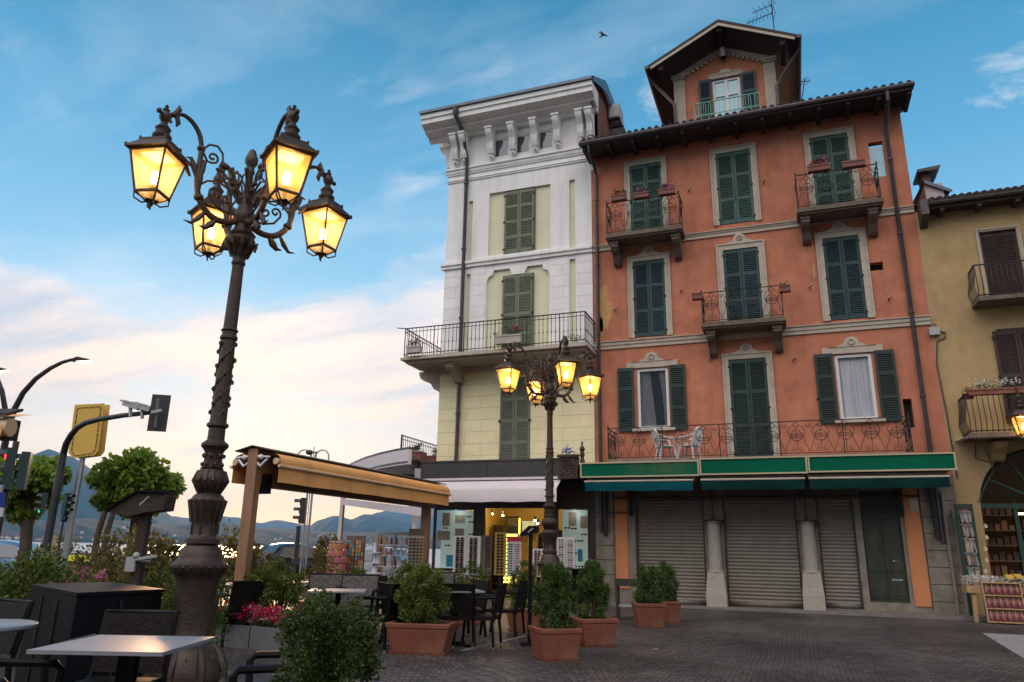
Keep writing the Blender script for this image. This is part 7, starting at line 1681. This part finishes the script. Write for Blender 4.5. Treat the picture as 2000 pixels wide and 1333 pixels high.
rs=random.Random(8); src={}
for j in range(6):
    for i in range(6):
        mt=rs.choice(['kr2','dkstone','signedge','whiteplastic','kr1']); v=q+RH*(-.33+.13*i)+FH*.12+Vector((0,0,.36+j*.26))
        if v.z>zt-.15: continue
        if mt not in src: m=MB(); m.lathe([(.03,0),(.045,.04),(.025,.10),(.035,.14),(.01,.18)],(0,0,0),8); o=m.build('souvenir_figure',MT[mt]); src[mt]=o
        else: o=src[mt].copy(); col.objects.link(o)
        o.location=v; tag(o,'small souvenir figure on a shelf of the glass cabinet','souvenir','souvenirs in the glass cabinet')
q=gp(733,18.0); t=thing('white_shelf_stand','low white tiered shelf stand with pale boxes left of the glass cabinet','display rack',q); m=MB()
for j in range(5): zz=.5+j*.24; m.bar(q-RH*(.26-.03*j)+Vector((0,0,zz)),q+RH*(.26-.03*j)+Vector((0,0,zz)),.34,.025)
m.bar(q,q+Vector((0,0,1.7)),.05); m.build('shelf',MT['whiteplastic'],t)
for j in range(4):
    m=MB(); m.box(-.05,.05,-.05,.05,0,.16+.02*(j%2)); o=m.build('lilac_box',MT['curtain' if j%2 else 'whiteplastic']); v=q+RH*(-.12+.07*j)+Vector((0,0,.514+.24*(j%4))); o.location=v; tag(o,['pale box on the lowest tier of the white shelf stand','lilac box on the second tier of the white shelf stand','pale box on the third tier of the white shelf stand','lilac box on the fourth tier of the white shelf stand'][j],'box')
q=gp(741,19.4); zt=at(741,1047,19.4).z; m=MB(); m.bar(q+Vector((0,0,.9)),q+Vector((0,0,zt)),.26,.05,up=FH); m.bar(q,q+Vector((0,0,.9)),.04); tag(m.build('wooden_board',MT['wood_light'],org=q),'plain light brown board standing between the white shelf and the glass cabinet','board')
# stool table by the orange pillar
x,_=fx(1222,1140,22.6); t=thing('side_table','narrow dark high table standing by the stone pillar','table',(0,0,0)); m=MB(); m.box(-.30,.30,-.22,.22,.78,.94); m.build('tabletop',MT['door_green'],t)
for a in (-1,1):
    for b in (-1,1): m=MB(); m.box(a*.26-.03,a*.26+.03,b*.18-.03,b*.18+.03,0,.78); m.build('leg',MT['wood_dark'],t)
m=MB(); m.box(-.24,.24,-.17,-.14,.30,.34); m.box(-.24,.24,.14,.17,.30,.34); m.build('stretcher',MT['greyplastic'],t)
p=gp(1225,18.3); t.location=p; t.rotation_euler=(0,0,.12)
x,z=fx(1120,1112,23.2); t=thing('parasol_table','thin black table edge in front of the right display window','table',(x,23.2,0)); m=MB(); m.box(x-.45,x+.75,22.9,23.4,z-.03,z+.02); m.build('tabletop',MT['blackmetal'],t); m=MB(); m.box(x-.03,x+.4,23.1,23.2,0,z-.03); m.build('pedestal',MT['blackmetal'],t)
# white plastic chairs on the long balcony
def pchair(x,y,z,rz,lab):
    t=thing('plastic_chair',lab,'chair',(0,0,0)); m=MB(); m.prism([(-.25,-.22),(.25,-.22),(.27,.25),(-.27,.25)],'z',.42,.46); m.build('seat',MT['whiteplastic'],t)
    for a in (-1,1):
        for b in (-1,1): m=MB(); m.bar((a*.22,b*.2,.42),(a*.29,b*.28,0),.055); m.build('leg',MT['whiteplastic'],t)
        m=MB(); m.tube([(a*.27,-.24,.46),(a*.31,-.2,.68),(a*.31,.1,.70),(a*.27,.3,.78)],.03,6); m.build('armrest',MT['whiteplastic'],t)
    m=MB(); 
    m.tube([(-.25,.25,.44),(-.29,.36,.86),(-.15,.40,.98),(.15,.40,.98),(.29,.36,.86),(.25,.25,.44)],.03,6)
    for i in (-2,-1,0,1,2): m.bar((i*.09,.26,.46),(i*.09,.39,.95),.05,.02)
    m.build('backrest',MT['whiteplastic'],t); t.location=(x,y,z); t.rotation_euler=(0,0,rz); t['group']='white plastic balcony chairs'
x,_=fx(1300,870,23.8); pchair(x,23.85,4.43,2.0,'white plastic armchair at the left on the long balcony')
x,_=fx(1345,870,23.8); pchair(x,23.85,4.43,-1.9,'white plastic armchair at the right on the long balcony')
# balcony flower boxes
def fbox(px,py,D,w,fl,seed,lab,mat='terra_red',cat='flower box',n=220,bush=.15,hh=.20):
    x,z=fx(px,py,D); return flowerbox(x,D,z-hh/2,w,fl,seed,lab,cat,mat,n=n,bush=bush,hh=hh)
fbox(1209,388,23.5,.52,[('fl_red',-.15,50),('fl_red',.1,20)],61,'red-flowered box, leftmost on the top left orange balcony')
fbox(1253,383,23.5,.52,[('fl_pink',-.1,30),('fl_white',.2,12)],62,'sparse pale pink flower box, middle of the top left orange balcony')
fbox(1302,376,23.5,.55,[('fl_pink',-.2,70),('fl_pink',.25,70),('fl_pink',0,40)],63,'bushy magenta flower box, rightmost on the top left orange balcony')
fbox(1599,330,23.5,.68,[('fl_red',-.2,60),('fl_crim',.05,50),('fl_pink',.3,60)],64,'box of red and pink flowers on the top right orange balcony')
fbox(1667,322,23.5,.66,[],65,'empty terracotta box on the top right orange balcony',n=0)
fbox(1362,580,23.6,.34,[],66,'small brown box hooked on the left corner of the middle balcony',n=0)
fbox(1533,565,23.6,.34,[],67,'small brown box hooked on the right corner of the middle balcony',n=60)
fbox(993,664,23.0,.95,[('fl_red',.35,40),('fl_red',-.2,20)],68,'pale ribbed planter of red geraniums in the middle of the white corner balcony','terra_grey',n=520,bush=.22,hh=.30)
fbox(809,684,23.0,.55,[('fl_pink',-.3,20),('fl_red',.1,12)],69,'pale planter with small pink flowers at the left end of the white corner balcony','terra_grey',n=320,bush=.2,hh=.24)
x,z=fx(1122,655,23.3); t=thing('trailing_plant','thin green plant creeping at the right end of the white corner balcony','plant',(x,23.35,8.43)); shrub(t,(x,23.35,8.62),(.36,.12,.14),160,.05,MT['lf_bal'],70,K=12,cl=.5,cs=0); stems(t,(x,23.35,8.43),.2,.3,5,MT['lf_bal'])
# ================================================================== right hand souvenir shop
x0,z1=fx(1863,985,24.0); x1,z0=fx(1918,1125,24.0); x1+=.02
t=thing('bottle_opener_stand','tall dark green framed board hung with rows of small metal souvenirs at the arch','display rack',(x0,24.0,0)); m=MB()
m.box(x0,x0+.07,23.95,24.05,0,z1); m.box(x1-.07,x1,23.95,24.05,0,z1); m.box(x0+.07,x1-.07,23.95,24.05,z1-.07,z1); m.build('frame',MT['greenrack'],t)
m=MB(); m.box(x0+.07,x1-.07,24.0,24.03,.9,z1-.08); m.build('board',MT['dkstone'],t); m=MB(); [m.box(x0+.07,x1-.07,23.93,23.999,.95+.38*k,.97+.38*k) for k in range(5)]; m.build('rail',MT['steel'],t)
rs=random.Random(4); src={}
for j in range(5):
    for i in range(9):
        mt=rs.choice(['steel','lenspale','dkstone','steel','kr2','signedge']); v=(x0+.12+i*(x1-x0-.22)/8,23.92,1.18+.38*j)
        if mt not in src: m=MB(); m.bar((0,0,.06),(0,0,-.16),.035,.02); m.tube([(.025*math.cos(PI*k/4),0,.09+.03*math.sin(PI*k/4)) for k in range(8)],.007,4,closed=True); o=m.build('hanging_souvenir',MT[mt]); src[mt]=o
        else: o=src[mt].copy(); col.objects.link(o)
        o.location=v; o.rotation_euler=(0,rs.uniform(-.15,.15),0); o.scale=(1,1,rs.uniform(.9,1.3)); tag(o,'small metal souvenir hanging in a row on the green framed board','souvenir','souvenirs hanging on the green framed board')
x0,zt=fx(1880,1125,23.2); x1,_=fx(1985,1135,23.2)
t=thing('market_table','wooden market table heaped with pale shells in front of the arched shop','table',(x0,23.2,0)); m=MB(); m.box(x0,x1+.4,22.9,23.6,.72,.90); m.build('tabletop',MT['wood_light'],t)
for a in (x0+.12,x0+.75): m=MB(); m.bar((a+.04,23.0,.72),(a,22.95,0),.09); m.build('leg',MT['wood_light'],t)
m=MB(); m.bar((x0+1.2,23.4,.72),(x0+1.2,23.4,0),.09); m.build('leg',MT['wood_light'],t)
rng=np.random.default_rng(3); n=2200; P=np.stack([rng.uniform(x0+.02,x1+.38,n),rng.uniform(22.92,23.58,n),.92+rng.uniform(0,1,n)**1.5*.20],1); Nn=rng.normal(0,1,(n,3)); MT['shell']=leafmat('pale_shells',(.30,.25,.20),(.75,.70,.64)); o=leafmesh('shell_heap',MT['shell'],None,P,Nn,.07,rng,aspect=.7,org=(x0,23.2,.91)); tag(o,'heap of pale seashells spread over the market table','shells',kind='stuff')
for k in range(4):
    m=MB(); m.box(0,.20,-.06,.06,0,.07); o=m.build('soap_block',MT['yellowsign']); o.location=(x0+.95+.16*(k%2),23.0+.14*(k//2),1.08+.02*k); tag(o,'yellow block lying on the shells at the right of the market table','block','yellow blocks on the market table')
bx,bz=fx(1965,1200,22.75); t=thing('bottle_crate','tilted wooden crate with three rows of pink bottles leaning on the market table','crate',(0,0,0)); m=MB(); w,h=.86,.98
m.box(-w/2,w/2,0,.03,0,h); [m.box(a,a+.03,-.10,0-.001,0,h) for a in (-w/2,w/2-.03)]; [m.box(-w/2+.03,w/2-.03,-.10,-.001,z,z+.03) for z in (0,.32,.64,h-.03)]; m.build('crate_frame',MT['wood_light'],t); t.location=(bx,22.75,.02); t.rotation_euler=(-.16,0,0)
MT['pinkb']=M('pink_bottle',(.20,.05,.06),.3,var=.9,vs=25); src=None; Mx=Matrix.Translation((bx,22.75,.02))@Matrix.Rotation(-.16,4,'X')
for j in range(3):
    for i in range(6):
        if src is None: m=MB(); m.lathe([(.045,0),(.055,.02),(.055,.14),(.02,.20),(.02,.25)],(0,0,0),10); src=m.build('small_bottle',MT['pinkb']); o=src
        else: o=src.copy(); col.objects.link(o)
        o.location=Mx@Vector((-.34+.136*i,-.055,.04+.32*j)); o.rotation_euler=(-.16,0,0); tag(o,['pink bottle in the bottom row of the display crate','pink bottle in the middle row of the display crate','pink bottle in the top row of the display crate'][j],'bottle',['bottom row of crate bottles','middle row of crate bottles','top row of crate bottles'][j])
t=thing('wicker_goods_shelf','dim shelf stacked with souvenirs inside the arched shop','shelf',(6.6,27,0)); m=MB()
for j in range(6): m.box(5.4,8.4,27,27.4,.6+.45*j,.63+.45*j)
for x in (5.4,6.4,7.4,8.4): m.box(x-.03,x+.03,26.98,27.42,0,3.3)
m.build('shelf',MT['wood_light'],t); rs=random.Random(9); src={}
for j in range(6):
    for i in range(16):
        mt=rs.choice(['dkstone','kr2','wood_light','kr2','dkstone','kr3']); 
        if mt not in src: m=MB(); m.box(-.07,.07,-.08,.08,0,.22); o=m.build('boxed_souvenir',MT[mt]); src[mt]=o
        else: o=src[mt].copy(); col.objects.link(o)
        o.location=(5.52+.185*i,27.15,.632+.45*j); o.scale=(1,1,rs.uniform(.6,1.4)); tag(o,'boxed souvenir on the dim shelf inside the arched shop','souvenir','boxed souvenirs on the dim shelf')
point((7.2,26.2,3.6),.4,(1,.8,.5),.1,None,'arch_shop_light')
x,z=fx(1990,1004,25.8); t=thing('tube_light','short white tube light at the right inside the arched shop','lamp',(x,25.8,z)); m=MB(); m.tube([(x-.1,25.8,z),(x+.8,25.8,z)],.03,6); m.build('tube',MT['tubelight'],t)
for k in range(5):
    x,z=fx(1925+2*(k%2),1028+22*k,23.9); m=MB(); m.ball((0,0,0),.045,8,6,sc=(1.2,.7,1)); m.lathe([(.05,-.05),(.02,.06)],(0,0,0),8); o=m.build('hanging_shell',MT['signedge']); o.location=(x,23.9,z); tag(o,'cream ornament in the vertical string beside the green framed board','ornament','string of cream ornaments')
# bird, fallen leaf, strips, power cable
v=at(1178,68,45); b=thing('swift','small dark swift gliding in the blue sky left of the dormer','bird',v); m=MB(); m.tube([v+RH*.32-CU*.12,v+RH*.15-CU*.05,v,v-RH*.2+CU*.1,v-RH*.32+CU*.2],[.004,.05,.07,.035,.004],8); m.build('body',MT['iron'],b)
m=MB(); s=CU*.30+RH*.10
m.add([v+RH*.06,v-RH*.10,v-RH*.16+CU*.30+FH*.05,v+RH*.02+CU*.15+FH*.05],[(0,1,2,3)]); m.add([v+RH*.06,v-RH*.10,v-RH*.30-CU*.28-FH*.05,v-RH*.02-CU*.15-FH*.05],[(3,2,1,0)]); m.build('wing',MT['iron'],b,fixn=False)
m=MB(); a,b2=gpy(900,1272),gpy(1025,1243); d=(b2-a).normalized(); n_=Vector((-d.y,d.x,0)); m.quad(a-n_*.04+Vector((0,0,.005)),b2-n_*.04+Vector((0,0,.005)),b2+n_*.04+Vector((0,0,.005)),a+n_*.04+Vector((0,0,.005)))
tag(m.build('terrace_strip',MT['line']),kind='structure')
m=MB(); a,b2=gpy(1020,1230),gpy(1052,1243); m.tube([a+Vector((0,0,.02)),b2+Vector((0,0,.02))],.018,5); a=gpy(745,1260);b2=gpy(778,1262); m.tube([a+Vector((0,0,.02)),b2+Vector((0,0,.02))],.018,5); tag(m.build('white_cable',MT['whiteplastic'],org=a),'pale cable lying on the cobbles at the slim post foot','cable')
p=gpy(1272,1270); m=MB(); m.add([(0,0,.01),(.08,.02,.03),(.13,0,.012),(.07,-.05,.02)],[(0,1,2,3)]); o=m.build('fallen_leaf',MT['wood_light'],fixn=False); o.location=p; tag(o,'single dry leaf lying on the cobbles right of the nearest pots','leaf')
rng=np.random.default_rng(77); n=70; P=np.stack([rng.uniform(-7,6,n),rng.uniform(5,22,n),np.full(n,.008)],1); o=leafmesh('leaf_litter',MT['lf_bal'],None,P,rng.normal(0,1,(n,3))*np.array([1,1,.05]),.05,rng,org=(0,0,0),up=0,jit=.02); tag(o,'sparse tiny leaf litter scattered over the cobbles','leaf litter',kind='stuff')
# ================================================================== haze
HZ=True
if HZ:
    m=MB(); m.box(-14500,14500,-40,15500,-14,1250); mt=bpy.data.materials.new('haze_air'); mt.use_nodes=True; t=mt.node_tree; t.nodes.remove(t.nodes['Principled BSDF']); pv=t.nodes.new('ShaderNodeVolumePrincipled'); pv.inputs['Color'].default_value=(.28,.60,1.0,1); pv.inputs['Density'].default_value=.00006; pv.inputs['Anisotropy'].default_value=.2
    t.links.new(pv.outputs[0],t.nodes['Material Output'].inputs['Volume']); tag(m.build('haze',mt),kind='stuff')
